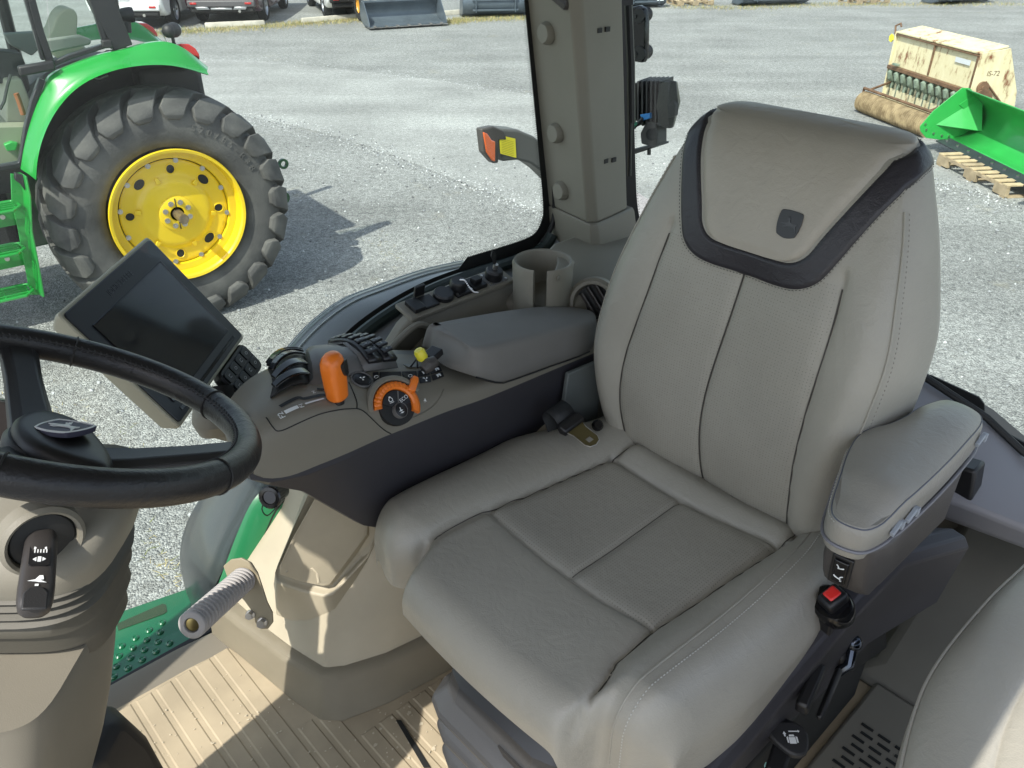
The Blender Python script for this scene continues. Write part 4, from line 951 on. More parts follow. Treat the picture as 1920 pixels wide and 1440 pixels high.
strip_ = sbox(.125, .0, .002, .27, .056, .010, 'socket_strip', m_tan, cab_t, .003)
sbox(.018, 0, .010, .026, .036, .012, 'rocker_switch', m_blk, strip_)
sbox(.048, 0, .008, .034, .036, .008, 'rocker_switch', m_blk, strip_); sbox(.046, -.026 * YS, .020, .024, .006, .024, 'switch_flap', m_blk, strip_)
b = MB(); b.lathe([(.0, .016), (.020, .016), (.023, .012), (.023, .0)], tuple(Ms_ @ Vector((.088, 0, .004))), tuple(up), 28); b.build('socket_cap', m_blk, strip_)
sbox(.130, 0, .008, .040, .038, .010, 'socket_plate', m_blk, strip_)
b = MB(); b.lathe([(.0, .022), (.016, .022), (.019, .017), (.019, .0)], tuple(Ms_ @ Vector((.130, -.006 * YS, .008))), tuple(up), 24); b.build('socket_cap', m_blk, strip_)
b = MB()
pch = [Ms_ @ Vector(p) for p in ((.128, 0, .034), (.134, .006 * YS, .034), (.140, .016 * YS, .022), (.146, .024 * YS, .014), (.154, .028 * YS, .012))]
for p in crom(pch, 4): b.ball(tuple(p), .0022, 4)
b.build('ball_chain', m_steel, strip_)
sbox(.172, 0, .009, .036, .036, .012, 'rocker_switch', m_blk, strip_); sbox(.172, 0, .020, .020, .016, .010, 'switch_paddle', m_blk, strip_)
sbox(.222, 0, .006, .048, .042, .004, 'key_plate', m_gcon, strip_)
b = MB(); b.lathe([(.0, .022), (.017, .022), (.020, .018), (.020, .0)], tuple(Ms_ @ Vector((.222, 0, .008))), tuple(up), 28); b.build('key_switch', m_blk, strip_)
for dx, dy in ((-.02, -.016), (.02, -.016), (-.02, .016), (.02, .016)):
    b = MB(); c = Ms_ @ Vector((.222 + dx, dy, .008)); b.cyl(c, c + up * .003, .003, n=8); b.build('screw', m_steel, strip_)
for dx in (.112, .148):
    b = MB(); c = Ms_ @ Vector((dx, .014 * YS, .012)); b.cyl(c, c + up * .003, .003, n=8); b.build('screw', m_steel, strip_)
kt = thing('key', 'small steel ignition key standing in the black switch beside the cup holder', 'key', tuple(Ms_ @ Vector((.222, 0, .030))))
b = MB(); c = Ms_ @ Vector((.222, 0, .030)); b.cyl(c, c + up * .012, .006, n=10); b.build('collar', m_steel, kt)
b = MB(); b.prism([c + v for v in (Vector((-.002, -.001, .010)), Vector((.004, -.001, .012)), Vector((.012, -.001, .034)), Vector((.008, -.001, .046)), Vector((.001, -.001, .042)), Vector((-.003, -.001, .03)))], (0, .0025, 0)); b.build('blade', m_blk, kt)
# grab recess: a rounded pocket in front of the strip
b = MB(); lp_ = [CL(x, y, -1.235) for x, y in ((705, 655), (735, 620), (765, 598), (790, 606), (795, 618), (770, 634), (745, 660), (722, 678), (700, 678))]
b.tube([p + Vector((0, .035, .0)) for p in crom(lp_, 4, True)], .007, 8, closed=True); gr = b.build('grab_recess', m_tan, sc_)
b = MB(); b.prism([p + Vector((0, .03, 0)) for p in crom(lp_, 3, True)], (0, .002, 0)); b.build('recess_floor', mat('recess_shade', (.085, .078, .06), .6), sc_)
# cup holder
cx, cy, cz = -1.160, -1.145, 1.995
b = MB(); R1, R0 = .067, .057
a0, a1 = radians(13), radians(347)                           # the slot looks to the seat
def cpt(r, a, z): return Vector((cx + r * cos(a + radians(40)), cy + r * sin(a + radians(40)), z))
secs = []
for i in range(49):
    a = a0 + (a1 - a0) * i / 48
    secs.append([cpt(R0 - .006, a, 1.86), cpt(R0, a, 1.985), cpt(R0 + .002, a, 1.994), cpt(R1 - .003, a, 1.996), cpt(R1, a, 1.990), cpt(R1 - .004, a, 1.82)])
b.loft(secs); cup = b.build('cup_holder', m_tan, cab_t, angle=40)
b = MB(); b.lathe([(0, 0), (.05, 0)], (cx, cy, 1.865), (0, 0, 1), 32); b.build('holder_floor', m_tdark, cup)
b = MB(); b.prism([CZ(x, y, 1.985) for x, y in ((1035, 466), (1058, 474), (1079, 490), (1060, 503), (1046, 520), (1040, 505), (1046, 490), (1043, 476))], (0, 0, -.012)); b.build('holder_lip', m_tan, cup, bevel=.003)
# console behind the cup holder, with the round vent facing the seat
b = MB(); pr = crom([(-1.17, 2.005, 0), (-1.21, 2.008, 0), (-1.30, 2.0, 0), (-1.38, 1.985, 0), (-1.45, 1.96, 0)], 3)
b.loft([[(-1.10, -1.22, 1.4), (-1.10, -1.22, 1.89), (-1.12, -1.15, 1.895), (-1.15, -1.08, 1.885), (-1.18, -1.06, 1.84), (-1.19, -1.05, 1.4)],
        [(-1.23, -1.25, 1.4), (-1.23, -1.25, 1.93), (-1.24, -1.15, 1.935), (-1.245, -1.07, 1.93), (-1.25, -1.045, 1.88), (-1.25, -1.04, 1.4)],
        [(-1.35, -1.30, 1.4), (-1.35, -1.30, 1.94), (-1.35, -1.14, 1.94), (-1.35, -1.04, 1.93), (-1.35, -1.00, 1.87), (-1.35, -.99, 1.4)],
        [(-1.64, -1.35, 1.4), (-1.64, -1.35, 1.91), (-1.64, -1.14, 1.91), (-1.64, -.99, 1.90), (-1.64, -.95, 1.84), (-1.64, -.92, 1.4)]])
rc = b.build('rear_console', m_tan, cab_t, bevel=.012, seg=3)
vc = CF(1108, 572, -1.155); vn = Vector((.75, .45, .25)).normalized(); vc = Vector((-1.165, -.985, 1.925))
vc = CL(1112, 568, -1.045)
b = MB(); b.lathe([(.055, -.03), (.056, .004), (.050, .010), (.043, .010), (.040, .002), (.038, -.02), (.0, -.022)], tuple(vc), tuple(vn), 40); vent = b.build('air_vent', m_tan, cab_t)
b = MB(); b.lathe([(.0385, -.012), (.0, -.012)], tuple(vc), tuple(vn), 30); b.build('vent_throat', m_tdark, vent)
vx = vn.orthogonal().normalized(); vy = vn.cross(vx)
for k in (-.018, .0, .018):
    b = MB(); hl = sqrt(.036**2 - k*k); a_ = vc + vx * k + vn * .0; b.hexa([a_ - vy*hl + vn*-.010, a_ + vy*hl + vn*-.010, a_ + vy*hl + vn*.004 + vx*.008, a_ - vy*hl + vn*.004 + vx*.008, a_ - vy*hl + vn*-.010 + vx*.003, a_ + vy*hl + vn*-.010 + vx*.003, a_ + vy*hl + vn*.004 + vx*.011, a_ - vy*hl + vn*.004 + vx*.011]); b.build('vent_blade', m_arm, vent)

# ---- floor: mat with ribs, raised rim, sill
FZ = 1.25
b = MB(); b.box((-.70, -.62, FZ - .03), (1.95, 1.44, .06)); b.build('floor', m_floor, cab_t, bevel=.004)
b = MB(); rr = random.Random(5)
xs = [.245, .16, .075, -.01, -.052, -.094, -.136, -.178, -.22, -.262, -.306, -.348, -.39, -.432, -.474, -.516, -.558, -.60, -.642, -.684, -.726, -.768, -.81, -.852, -.894, -.936]
def ribend(x): return -1.315 if x > -.36 else (-1.03 if x > -.45 else (-.93 if x > -.7 else -.9))
ribs = []
for i, x in enumerate(xs):
    y0 = ribend(x); y1 = -.02
    b.hexa([(x - .0165, y0, FZ), (x + .0165, y0, FZ), (x + .0165, y1, FZ), (x - .0165, y1, FZ), (x - .0135, y0 + .004, FZ + .0022), (x + .0135, y0 + .004, FZ + .0022), (x + .0135, y1, FZ + .0022), (x - .0135, y1, FZ + .0022)])
b.build('mat_ribs', m_floor, cab_t, smooth=False)
# crumbs and dried splashes on the mat
b = MB()
for i in range(240):
    x = rr.uniform(-.62, -.1); y = rr.uniform(-1.25, -.72); s = rr.uniform(.0008, .0026)
    b.box((x, y, FZ + .0045), (s, s * rr.uniform(1, 3), .001), rot=(0, 0, rr.uniform(0, 3)))
for i in range(16):
    x = rr.uniform(-.56, -.46); y = rr.uniform(-.95, -.80); s = rr.uniform(.0015, .004)
    b.prism([(x + s * cos(t) * rr.uniform(.6, 1.4), y + s * sin(t) * rr.uniform(.6, 1.4), FZ + .0036) for t in [2*pi*k/9 for k in range(9)]], (0, 0, .0004))
o = b.build('floor_crumbs', mat('dried_mud', (.52, .46, .34), .9), cab_t, smooth=False); o['kind'] = 'stuff'
b = MB(); sl = CZ(745, 1350, FZ + .004); b.hexa([CZ(x, y, FZ - .0) for x, y in ((742, 1350), (752, 1350), (808, 1440), (795, 1440))] + [CZ(x, y, FZ + .0055) for x, y in ((742, 1350), (752, 1350), (808, 1440), (795, 1440))]); b.build('seat_track_slot', m_tdark, cab_t, smooth=False)
# kick rim along the right door edge
b = MB(); rings = []
rim_px = [(0.30, -1.37), (-.10, -1.37), (-.28, -1.366), (-.36, -1.358), (-.42, -1.35)]
for x, y in rim_px: rings.append([(x, y - .018, 1.17), (x, y - .016, FZ + .006), (x, y, FZ + .010), (x, y + .035, FZ + .004), (x, y + .05, FZ - .001), (x, y + .05, 1.17)])
b.loft(rings); b.build('door_sill', mat('sill_plastic', (.165, .15, .118), .55, bump=.3, bscale=700, bdist=.0006), cab_t, bevel=.003)
b = MB(); b.box((.0, -1.395, FZ - .065), (.78, .012, .12)); b.build('sill_seal', m_tdark, cab_t)

# ---- inner wheel cover beside the seat: lower moulding, bright facets, storage bin with lid
b = MB()
base = [(-.352, -1.37), (-.372, -1.28), (-.395, -1.12), (-.416, -1.012), (-.446, -.981), (-.54, -.952), (-.72, -.925), (-1.05, -.90), (-1.05, -1.37)]
topm = [(-.365, -1.38), (-.385, -1.27), (-.415, -1.13), (-.445, -1.035), (-.475, -1.015), (-.56, -.985), (-.73, -.955), (-1.05, -.93), (-1.05, -1.38)]
topi = [(-.375, -1.38), (-.395, -1.275), (-.425, -1.137), (-.453, -1.045), (-.480, -1.027), (-.565, -.998), (-.735, -.968), (-1.05, -.94), (-1.05, -1.38)]
b.loft([[(x, y, FZ - .002) for x, y in base], [(x, y, 1.325 + .05 * max(0, (-y - 1.0))) for x, y in topm], [(x, y, 1.333 + .05 * max(0, (-y - 1.0))) for x, y in topi]])
b.build('base_moulding', mat('moulding_plastic', (.34, .30, .22), .58, bump=.4, bscale=700, bdist=.0007, var=.05, vscale=9), cab_t, bevel=.007, seg=3)
f0 = [(-.38, -1.38, 1.32), (-.398, -1.275, 1.32), (-.428, -1.14, 1.32), (-.456, -1.048, 1.32), (-.485, -1.030, 1.32), (-.57, -1.0, 1.32), (-.74, -.97, 1.32), (-1.05, -.94, 1.32), (-1.05, -1.38, 1.32)]
f1 = [(-.565, -1.38, 1.50), (-.56, -1.29, 1.54), (-.56, -1.20, 1.57), (-.57, -1.13, 1.56), (-.60, -1.10, 1.56), (-.68, -1.04, 1.60), (-.80, -1.02, 1.66), (-1.05, -1.0, 1.74), (-1.05, -1.38, 1.74)]
f2 = [(-.73, -1.38, 1.73), (-.71, -1.31, 1.75), (-.69, -1.24, 1.77), (-.68, -1.18, 1.78), (-.68, -1.15, 1.8), (-.74, -1.09, 1.8), (-.84, -1.07, 1.82), (-1.05, -1.05, 1.84), (-1.05, -1.38, 1.86)]
b.loft([[Vector(p) for p in f0], [Vector(p) for p in f1], [Vector(p) for p in f2]]); b.build('wheel_cover', m_tanl, cab_t, bevel=.014, seg=3)
# storage bin: quad in the photo, built between two skewed rings standing off the cover
def binp(px, z): return CZ(px[0], px[1], z)
lo_ = [((545, 1000), 1.60), ((514, 1090), 1.45), ((518, 1154), 1.385), ((575, 1176), 1.378), ((632, 1183), 1.372), ((645, 1172), 1.378), ((691, 1089), 1.44), ((712, 1005), 1.55), ((650, 955), 1.66), ((575, 930), 1.72)]
bl = [CZ(x, y, z) for (x, y), z in lo_]
up_ = [((548, 995), 1.625), ((516, 1073), 1.505), ((517, 1092), 1.492), ((565, 1108), 1.486), ((605, 1118), 1.483), ((623, 1114), 1.485), ((691, 1042), 1.54), ((712, 990), 1.60), ((650, 945), 1.68), ((580, 925), 1.735)]
bu = [CZ(x, y, z) for (x, y), z in up_]
off_ = Vector((-.10, -.12, -.02))
b = MB(); b.loft([[p + off_ for p in bl], bl, bu, [p + Vector((-.012, -.012, .004)) for p in bu]]); bn = b.build('storage_bin', mat('bin_plastic', (.41, .365, .27), .55, bump=.35, bscale=700, bdist=.0006, var=.04), cab_t, bevel=.009, seg=3)
ld = [((548, 1010), 1.625), ((524, 1062), 1.538), ((524, 1076), 1.522), ((560, 1089), 1.514), ((605, 1099), 1.508), ((618, 1096), 1.509), ((688, 1002), 1.595), ((690, 980), 1.615), ((640, 945), 1.685), ((590, 935), 1.722)]
lv = [CZ(x, y, z) for (x, y), z in ld]; cenl = sum(lv, Vector()) / len(lv)
b = MB(); b.loft([[p - Vector((.02, .02, .03)) for p in lv], lv, [cenl + (p - cenl) * .95 + Vector((.001, .001, .003)) for p in lv]]); lid = b.build('storage_lid', m_tanl, cab_t, bevel=.004, seg=2)
gpx = [((538, 1074), 1.528), ((545, 1064), 1.537), ((586, 1068), 1.535), ((594, 1075), 1.528), ((598, 1094), 1.514)]
b = MB(); b.tube([CZ(x, y, z) + Vector((0, 0, .002)) for (x, y), z in gpx], .0028, 6); b.build('lid_pull', m_tanl, lid)

# rear wall, ledge and lower trim behind and left of the seat
m_rw = mat('rear_wall_plastic', (.125, .115, .095), .5, bump=.35, bscale=700, bdist=.0006, var=.05)
b = MB(); b.prism([(-1.66, -.95, 1.25), (-1.66, .12, 1.25), (-1.66, .12, 1.65), (-1.66, -.24, 1.705), (-1.66, -.34, 1.75), (-1.66, -.95, 1.86)], (-.04, 0, 0)); b.build('rear_wall', m_rw, cab_t)
m_led = mat('grey_lavender_ledge', (.20, .20, .215), .42, bump=.3, bscale=700, bdist=.0005)
b = MB(); A_ = [CF(1735, 752, -1.62), CF(1848, 800, -1.62), CF(1925, 862, -1.62)]; Bq = [CZ(1790, 990, 1.70), CZ(1850, 985, 1.70), CZ(1925, 955, 1.70)]
b.loft([[(-1.66, -.60, 1.60), (-1.66, -.60, 1.83), (-1.56, -.58, 1.80), (-1.47, -.55, 1.72), (-1.48, -.55, 1.64), (-1.58, -.55, 1.60)],
        [(-1.66, -.33, 1.60), (-1.66, -.33, 1.757), (-1.54, -.31, 1.745), (-1.405, -.30, 1.70), (-1.42, -.30, 1.64), (-1.52, -.30, 1.60)],
        [(-1.66, -.25, 1.60), (-1.66, -.25, 1.712), (-1.54, -.24, 1.715), (-1.415, -.245, 1.698), (-1.43, -.245, 1.64), (-1.53, -.24, 1.60)],
        [(-1.66, .12, 1.58), (-1.66, .12, 1.655), (-1.58, .12, 1.66), (-1.53, .12, 1.64), (-1.54, .12, 1.61), (-1.6, .12, 1.58)]]); b.build('rear_ledge', m_led, cab_t, bevel=.012, seg=3)
b = MB(); b.box(CF(1816, 900, -1.45), (.05, .035, .075), rot=(.15, 0, 0)); b.build('ledge_latch', m_blk, cab_t, bevel=.006)
b = MB(); b.tube([(-1.625, -.60, 1.842), (-1.625, -.33, 1.768), (-1.625, -.25, 1.726), (-1.625, .12, 1.668)], .008, 8); b.build('ledge_seal', m_tdark, cab_t)
# rear window: pane, black printed edge, notch beside the headrest
rw = [(-1.70, -1.50, 2.72), (-1.70, .12, 2.72), (-1.70, .12, 1.655), (-1.70, -.26, 1.70), (-1.70, -.60, 1.80), (-1.70, -1.50, 2.03)]
b = MB(); b.prism([Vector(p) for p in rw], (-.005, 0, 0)); b.build('rear_window', m_glass, cab_t, smooth=False)
q = [CF(x, y, -1.655) for x, y in ((1720, 700), (1745, 704), (1835, 745), (1845, 758), (1846, 790), (1925, 833), (1925, 862), (1838, 818), (1740, 775), (1715, 765))]
b = MB(); b.prism(q, (-.004, 0, 0)); rb = b.build('rear_window_border', m_tdark, cab_t, smooth=False)
rp = [CF(x, y, -1.672) for x, y in ((1166, -140), (1166, 0), (1168, 140), (1172, 300), (1178, 390), (1196, 440), (1240, 500))]
rp = crom(rp, 5)
b = MB(); b.grid([[p + Vector((0, -.05, 0)), p + Vector((0, .034, 0))] for p in rp]); b.build('rear_pillar_border', m_tdark, cab_t, solid=.003, smooth=False)
b = MB()
for i in range(len(rp) - 1):
    m = max(1, int((rp[i+1] - rp[i]).length / .006))
    for k in range(m):
        c = rp[i].lerp(rp[i+1], k / m) + Vector((.003, .0365, 0))
        for r_, dy in ((.002, 0), (.0015, .005)): b.add([c + Vector((0, dy + r_, 0)), c + Vector((0, dy, r_)), c + Vector((0, dy - r_, 0)), c + Vector((0, dy, -r_))], [(0, 1, 2, 3)])
b.build('rear_dot_fringe', m_tdark, rb, smooth=False)
b = MB(); b.tube([CF(1178, 10, -1.60), CF(1183, 120, -1.60), CF(1184, 230, -1.60)], .010, 8); b.tube([CF(1181, 100, -1.60), CF(1182, 235, -1.60), CF(1180, 330, -1.60)], .005, 8); b.build('gas_strut', m_blk, cab_t)
# floor at the rear left: tunnel facets and a vented panel
m_rf = mat('rear_floor_plastic', (.135, .132, .112), .6, bump=.35, bscale=600, bdist=.0007, var=.06)
b = MB(); b.loft([[(-1.66, -.40, 1.25), (-1.66, -.30, 1.52), (-1.66, .12, 1.52), (-1.66, .12, 1.25)], [(-1.52, -.38, 1.25), (-1.52, -.30, 1.40), (-1.52, .12, 1.40), (-1.52, .12, 1.25)], [(-1.30, -.36, 1.25), (-1.34, -.30, 1.30), (-1.34, .12, 1.30), (-1.30, .12, 1.25)]]); b.build('rear_step', m_rf, cab_t, bevel=.01)
b = MB(); b.box((-1.03, -.15, 1.262), (.56, .28, .02)); vp = b.build('vented_panel', mat('vented_panel_plastic', (.20, .19, .155), .6, bump=.3, bscale=600, bdist=.0006), cab_t, bevel=.008)
for i in range(14):
    b = MB()
    for k in range(6): b.box((-1.19 + i * .019, -.25 + k * .034 + (.008 if i % 2 else 0), 1.2735), (.006, .024, .0012))
    b.build('vent_slots', m_tdark, vp, smooth=False)

# ================================================================ OUTSIDE OUR CAB
# rear mudguard of our own tractor beyond the glass
mg = thing('mudguard', 'dark grey curved mudguard outside the side window with painted glass reflection lines along it', 'mudguard', (-.9, -1.75, 1.3))
m_mud = mat('mudguard_plastic', (.085, .092, .094), .30, var=.12, vscale=4, coat=.35, rvar=.06)
mp_ = [(1000, 452), (940, 476), (860, 492), (780, 510), (700, 538), (640, 562), (585, 602), (540, 650), (505, 700), (470, 765), (430, 840), (385, 920), (352, 980), (339, 1035), (344, 1085), (362, 1130), (385, 1170)]
oc = crom([CL(x, y, -1.62) for x, y in mp_], 4)
hub_ = Vector((-1.45, 0, .95)); b = MB(); rows = []
for p in oc:
    n_ = Vector((p.x - hub_.x, 0, p.z - hub_.z)).normalized()
    rows.append([p + Vector((0, .20, 0)) - n_ * .0, p + Vector((0, .10, 0)) + n_ * .008, p + Vector((0, .03, 0)) + n_ * .008, p + Vector((0, .012, 0)), p, p - n_ * .05])
b.grid(rows); b.build('guard_shell', m_mud, mg, solid=.004, angle=25)
b = MB()
for dy in (.02, .05): b.tube([p + Vector((0, dy, 0)) + Vector((p.x - hub_.x, 0, p.z - hub_.z)).normalized() * .012 for p in oc[8:44]], .0016, 5)
b.build('reflection_lines', mat('painted_reflection', (.42, .45, .45), .4), mg)  # pale double lines stand in for reflections on the glass
for (px, py) in ((385, 1095), (410, 1018)):
    b = MB(); c = CL(px, py, -1.50); b.lathe([(.0, .012), (.010, .012), (.013, .006), (.013, 0)], tuple(c), (.5, .8, .2), 16); b.build('push_rivet', m_tdark, mg)
# right hand step with raised studs
st = thing('entry_step', 'dark green step plate with raised studs and a slot, below the right door edge', 'step', (-.25, -1.6, 1.1))
m_stp = mat('step_green_paint', (.006, .115, .048), .30, coat=.5, var=.08, vscale=6, rvar=.05)
SZ = 1.12
corn = [CZ(x, y, SZ) for x, y in ((150, 1335), (205, 1292), (366, 1205), (378, 1150), (352, 1103), (215, 1150), (150, 1175))]
b = MB(); b.prism(corn, (0, 0, -.02)); plate = b.build('plate', m_stp, st, bevel=.003)
xa = (CZ(355, 1195, SZ) - CZ(205, 1285, SZ)).normalized(); ya = Vector((-xa.y, xa.x, 0)); 
o_ = CZ(205, 1285, SZ)
if (CZ(215, 1150, SZ) - o_).dot(ya) < 0: ya = -ya
xmax = (CZ(366, 1205, SZ) - o_).dot(xa); ymax = (CZ(352, 1103, SZ) - o_).dot(ya)
for r_ in range(9):
    for c_ in range(-3, 9):
        x = .016 + c_ * .034 + (.017 if r_ % 2 else 0); y = .016 + r_ * .025
        if x > xmax - .016 - .004 * r_ * 0: continue
        if y > ymax * .70: continue
        if x > xmax - .03 and r_ < 2: continue
        b = MB(); c = o_ + xa * x + ya * y; b.lathe([(.0095, 0), (.0085, .003), (.005, .0055), (.0045, .004), (0, .0035)], (c.x, c.y, SZ), (0, 0, 1), 12); b.build('stud', m_stp, plate)
b = MB(); sp_ = [CZ(x, y, SZ + .0008) for x, y in ((219, 1170), (305, 1132), (311, 1134), (313, 1147), (308, 1151), (222, 1182))]
b.prism(sp_, (0, 0, .0008)); b.build('slot', mat('step_slot_shadow', (.02, .045, .02), .5), plate)
# marker lamp on an arm
ml = thing('marker_lamp', 'orange marker lamp on a curved grey arm with a yellow warning label', 'marker lamp', (-1.75, -2.1, 1.9))
LQ = -2.0
arm_t = [(926, 238), (960, 240), (990, 252), (1016, 275), (1036, 305)]; arm_b = [(932, 300), (960, 297), (985, 304), (1005, 318), (1032, 345)]
b = MB(); rings = []
for (xt, yt), (xb, yb) in zip(arm_t, arm_b):
    p = CL(xt, yt, LQ); q2 = CL(xb, yb, LQ); rings.append([p + Vector((.0, .03, 0)), q2 + Vector((0, .03, 0)), q2 + Vector((0, -.04, 0)), p + Vector((0, -.04, 0))])
b.loft(rings); b.build('arm', mat('lamp_arm_grey', (.10, .10, .095), .5, bump=.3, bscale=500, bdist=.0006), ml, bevel=.008, seg=3)
hz = [(903, 242), (926, 237), (946, 245), (951, 262), (936, 263), (935, 306), (926, 307), (908, 287)]
b = MB(); P_ = [CL(x, y, LQ + .035) for x, y in hz]; b.prism(P_, (0, -.03, 0)); b.build('housing', m_arm, ml, bevel=.005)
b = MB(); P_ = [CL(x, y, LQ + .038) for x, y in ((904, 247), (912, 250), (920, 262), (927, 265), (927, 303), (921, 301), (910, 284))]; b.prism(P_, (0, .006, 0)); b.build('lens', mat('amber_lens', (.75, .13, .02), .25, coat=.8), ml, bevel=.003)
b = MB(); P_ = [CL(x, y, LQ + .0325) for x, y in ((936, 253), (966, 260), (968, 296), (938, 288))]; b.prism(P_, (0, .0008, 0)); yl = b.build('warning_label', mat('yellow_label', (.80, .70, .03), .5), ml, smooth=False)
for k in range(9):
    y0 = 260 + k * 3.2; p = CL(941, y0, LQ + .0335); q2 = CL(963, y0 + 6, LQ + .0335); b = MB(); b.add([p, q2, q2 + Vector((0, 0, -.0012)), p + Vector((0, 0, -.0012))], [(0, 1, 2, 3)]); b.build('label_line', mat('label_ink', (.35, .30, .02), .6), yl, smooth=False)
# hinge bracket with two bobbins
hb = thing('hinge_bracket', 'black bracket with two round bobbins fixed behind the rear pillar', 'bracket', (-1.85, -1.2, 2.3))
AQ = -1.85
b = MB(); b.prism([CF(x, y, AQ) for x, y in ((1165, 40), (1182, 14), (1196, 10), (1206, 16), (1210, 40), (1209, 108), (1204, 118), (1176, 114), (1170, 95))], (-.02, 0, 0)); b.build('plate', m_gblk, hb, bevel=.004)
for (px, py) in ((1205, 28), (1206, 98)):
    c = CF(px, py, AQ - .02); b = MB(); b.lathe([(.0, -.025), (.018, -.025), (.020, -.018), (.016, -.010), (.016, .010), (.020, .018), (.018, .025), (0, .025)], tuple(c), (-1, -.2, 0), 24); b.build('bobbin', m_blk, hb)
for (px, py) in ((1192, 31), (1193, 101)):
    c = CF(px, py, AQ + .003); b = MB(); b.cyl(c, c + Vector((.006, 0, 0)), .007, n=6); b.build('bolt', m_blk, hb)
# square work lamp
wl = thing('work_lamp', 'black square work lamp with cooling fins on a bracket outside the rear glass', 'work lamp', (-2.0, -1.25, 1.95))
AW = -2.02
cA = CF(1218, 195, AW); cB = CF(1262, 195, AW)
w_ax = (CF(1262, 200, AW) - CF(1195, 194, AW)); wl_len = w_ax.length; w_ax.normalize()
def WP(x, y, dep=0): return CF(x, y, AW + dep)
for k in range(7):
    x0 = 1186 + k * 8.2; b = MB(); top_ = 152 + (5 if k == 0 else 0); bo_ = 236 - (12 if k == 0 else 0)
    b.prism([WP(x0, top_), WP(x0 + 3.2, top_), WP(x0 + 3.2, bo_ + 1), WP(x0, bo_)], (-.09, -.02, 0)); b.build('cooling_fin', m_dgrey, wl, bevel=.0015)
b = MB(); b.prism([WP(1186, 158, -.012), WP(1236, 158, -.012), WP(1240, 238, -.012), WP(1186, 226, -.012)], (-.07, -.02, 0)); b.build('body', m_blk, wl, bevel=.004)
b = MB(); b.loft([[WP(1235, 155), WP(1243, 153), WP(1240, 238), WP(1232, 232)], [WP(1262, 153, -.05), WP(1268, 153, -.09), WP(1268, 228, -.09), WP(1256, 241, -.03)]])
b.loft([[WP(1238, 153, .0), WP(1232, 200, .0), WP(1238, 238, .0), WP(1240, 238, -.09), WP(1234, 200, -.09), WP(1240, 153, -.09)], [WP(1256, 151, .0), WP(1252, 190, .014), WP(1256, 241, .0), WP(1258, 241, -.09), WP(1254, 190, -.09), WP(1258, 151, -.09)], [WP(1268, 152, -.01), WP(1273, 190, -.01), WP(1262, 238, -.01), WP(1264, 238, -.08), WP(1274, 190, -.08), WP(1270, 152, -.08)]])
b.build('front_shell', m_blk, wl, bevel=.004)
b = MB(); b.prism([WP(1249, 196, .014), WP(1262, 188, .006), WP(1266, 196, .004), WP(1264, 218, .004), WP(1252, 222, .014)], (-.02, 0, 0)); b.build('facet', m_dgrey, wl, bevel=.003)
b = MB(); b.prism([WP(1199, 215, .012), WP(1218, 212, .012), WP(1219, 222, .012), WP(1205, 226, .012)], (-.012, 0, 0)); b.build('blue_connector', mat('blue_plastic', (.01, .17, .45), .4), wl, bevel=.002)
b = MB(); b.tube([WP(1206, 221, .01), WP(1196, 232, .014), WP(1187, 240, .02)], .006, 8); b.build('cable_sleeve', m_blk, wl)
b = MB(); b.tube([WP(1192, 230, .022), WP(1186, 238, .022)], .007, 8); b.build('green_sleeve', mat('green_sleeve', (.05, .25, .15), .5), wl)
b = MB(); b.prism([WP(1212, 226), WP(1226, 228), WP(1232, 246), WP(1232, 272), WP(1224, 276), WP(1202, 270), WP(1200, 250)], (-.05, 0, 0)); b.build('yoke', m_dgrey, wl, bevel=.004)
b = MB(); b.cyl(WP(1222, 252, .01), WP(1222, 252, -.07), .018, n=16); b.cyl(WP(1217, 280), WP(1217, 290), .006, n=8); b.build('pivot_bolt', m_blk, wl)
b = MB(); b.prism([WP(1184, 280), WP(1232, 270), WP(1233, 274), WP(1186, 290)], (-.06, 0, 0)); b.build('mount_arm', m_dgrey, wl, bevel=.003)
# ================================================================ OPERATOR SEAT
LC = -.635
seat = thing('operator_seat', 'large beige leather driver seat with a dark band round its headrest', 'seat', (-.80, LC, 1.25))
def segd(px, py, P):                                        # distance to a polyline
    best = 9
    for (ax_, ay), (bx, by) in zip(P, P[1:]):
        dx, dy = bx - ax_, by - ay; L2 = dx*dx + dy*dy; t = 0 if L2 == 0 else max(0, min(1, ((px-ax_)*dx + (py-ay)*dy) / L2))
        d = (px - ax_ - t*dx)**2 + (py - ay - t*dy)**2
        if d < best: best = d
    return sqrt(best)
# cushion: s runs across (-1..1), t from the back (0) over the nose down to the underside (1)
def prof(t, L, r, drop):
    """arc-length point on a flat run of length L ending in a rounded edge and a drop"""
    tot = (L - r) + r * pi / 2 + (drop - r); d = t * tot
    if d < L - r: return d, 0.0, 0
    d -= L - r
    if d < r * pi / 2: a = d / r; return L - r + r * sin(a), r * (1 - cos(a)), a / (pi / 2)
    d -= r * pi / 2; return L, r + d, 1
NS, NT = 150, 170
A_BACK = -1.16
seamL = [(-.158, -1.2), (-.170, -1.06), (-.200, -.88), (-.217, -.72), (-.219, -.60), (-.205, -.53), (-.188, -.49), (-.175, -.40)]
seamR = [(.200, -1.2), (.196, -1.07), (.176, -.90), (.163, -.74), (.167, -.645), (.180, -.605), (.186, -.55), (.184, -.40)]
def bolx(a, side):
    P = seamR if side > 0 else seamL
    for (x0, a0), (x1, a1) in zip(P, P[1:]):
        if a0 <= a <= a1: k = (a - a0) / (a1 - a0); return x0 + (x1 - x0) * k
    return P[-1][0]
cross = [(bolx(-.727, -1) * .95, -.732), (-.06, -.727), (.06, -.727), (bolx(-.728, 1), -.738)]
backs = [(-.175, -1.062), (.0, -1.060), (.188, -1.075)]
cross_b = [(-.178, -1.03), (0, -1.033), (.185, -1.045)]
rows = []; perf = []
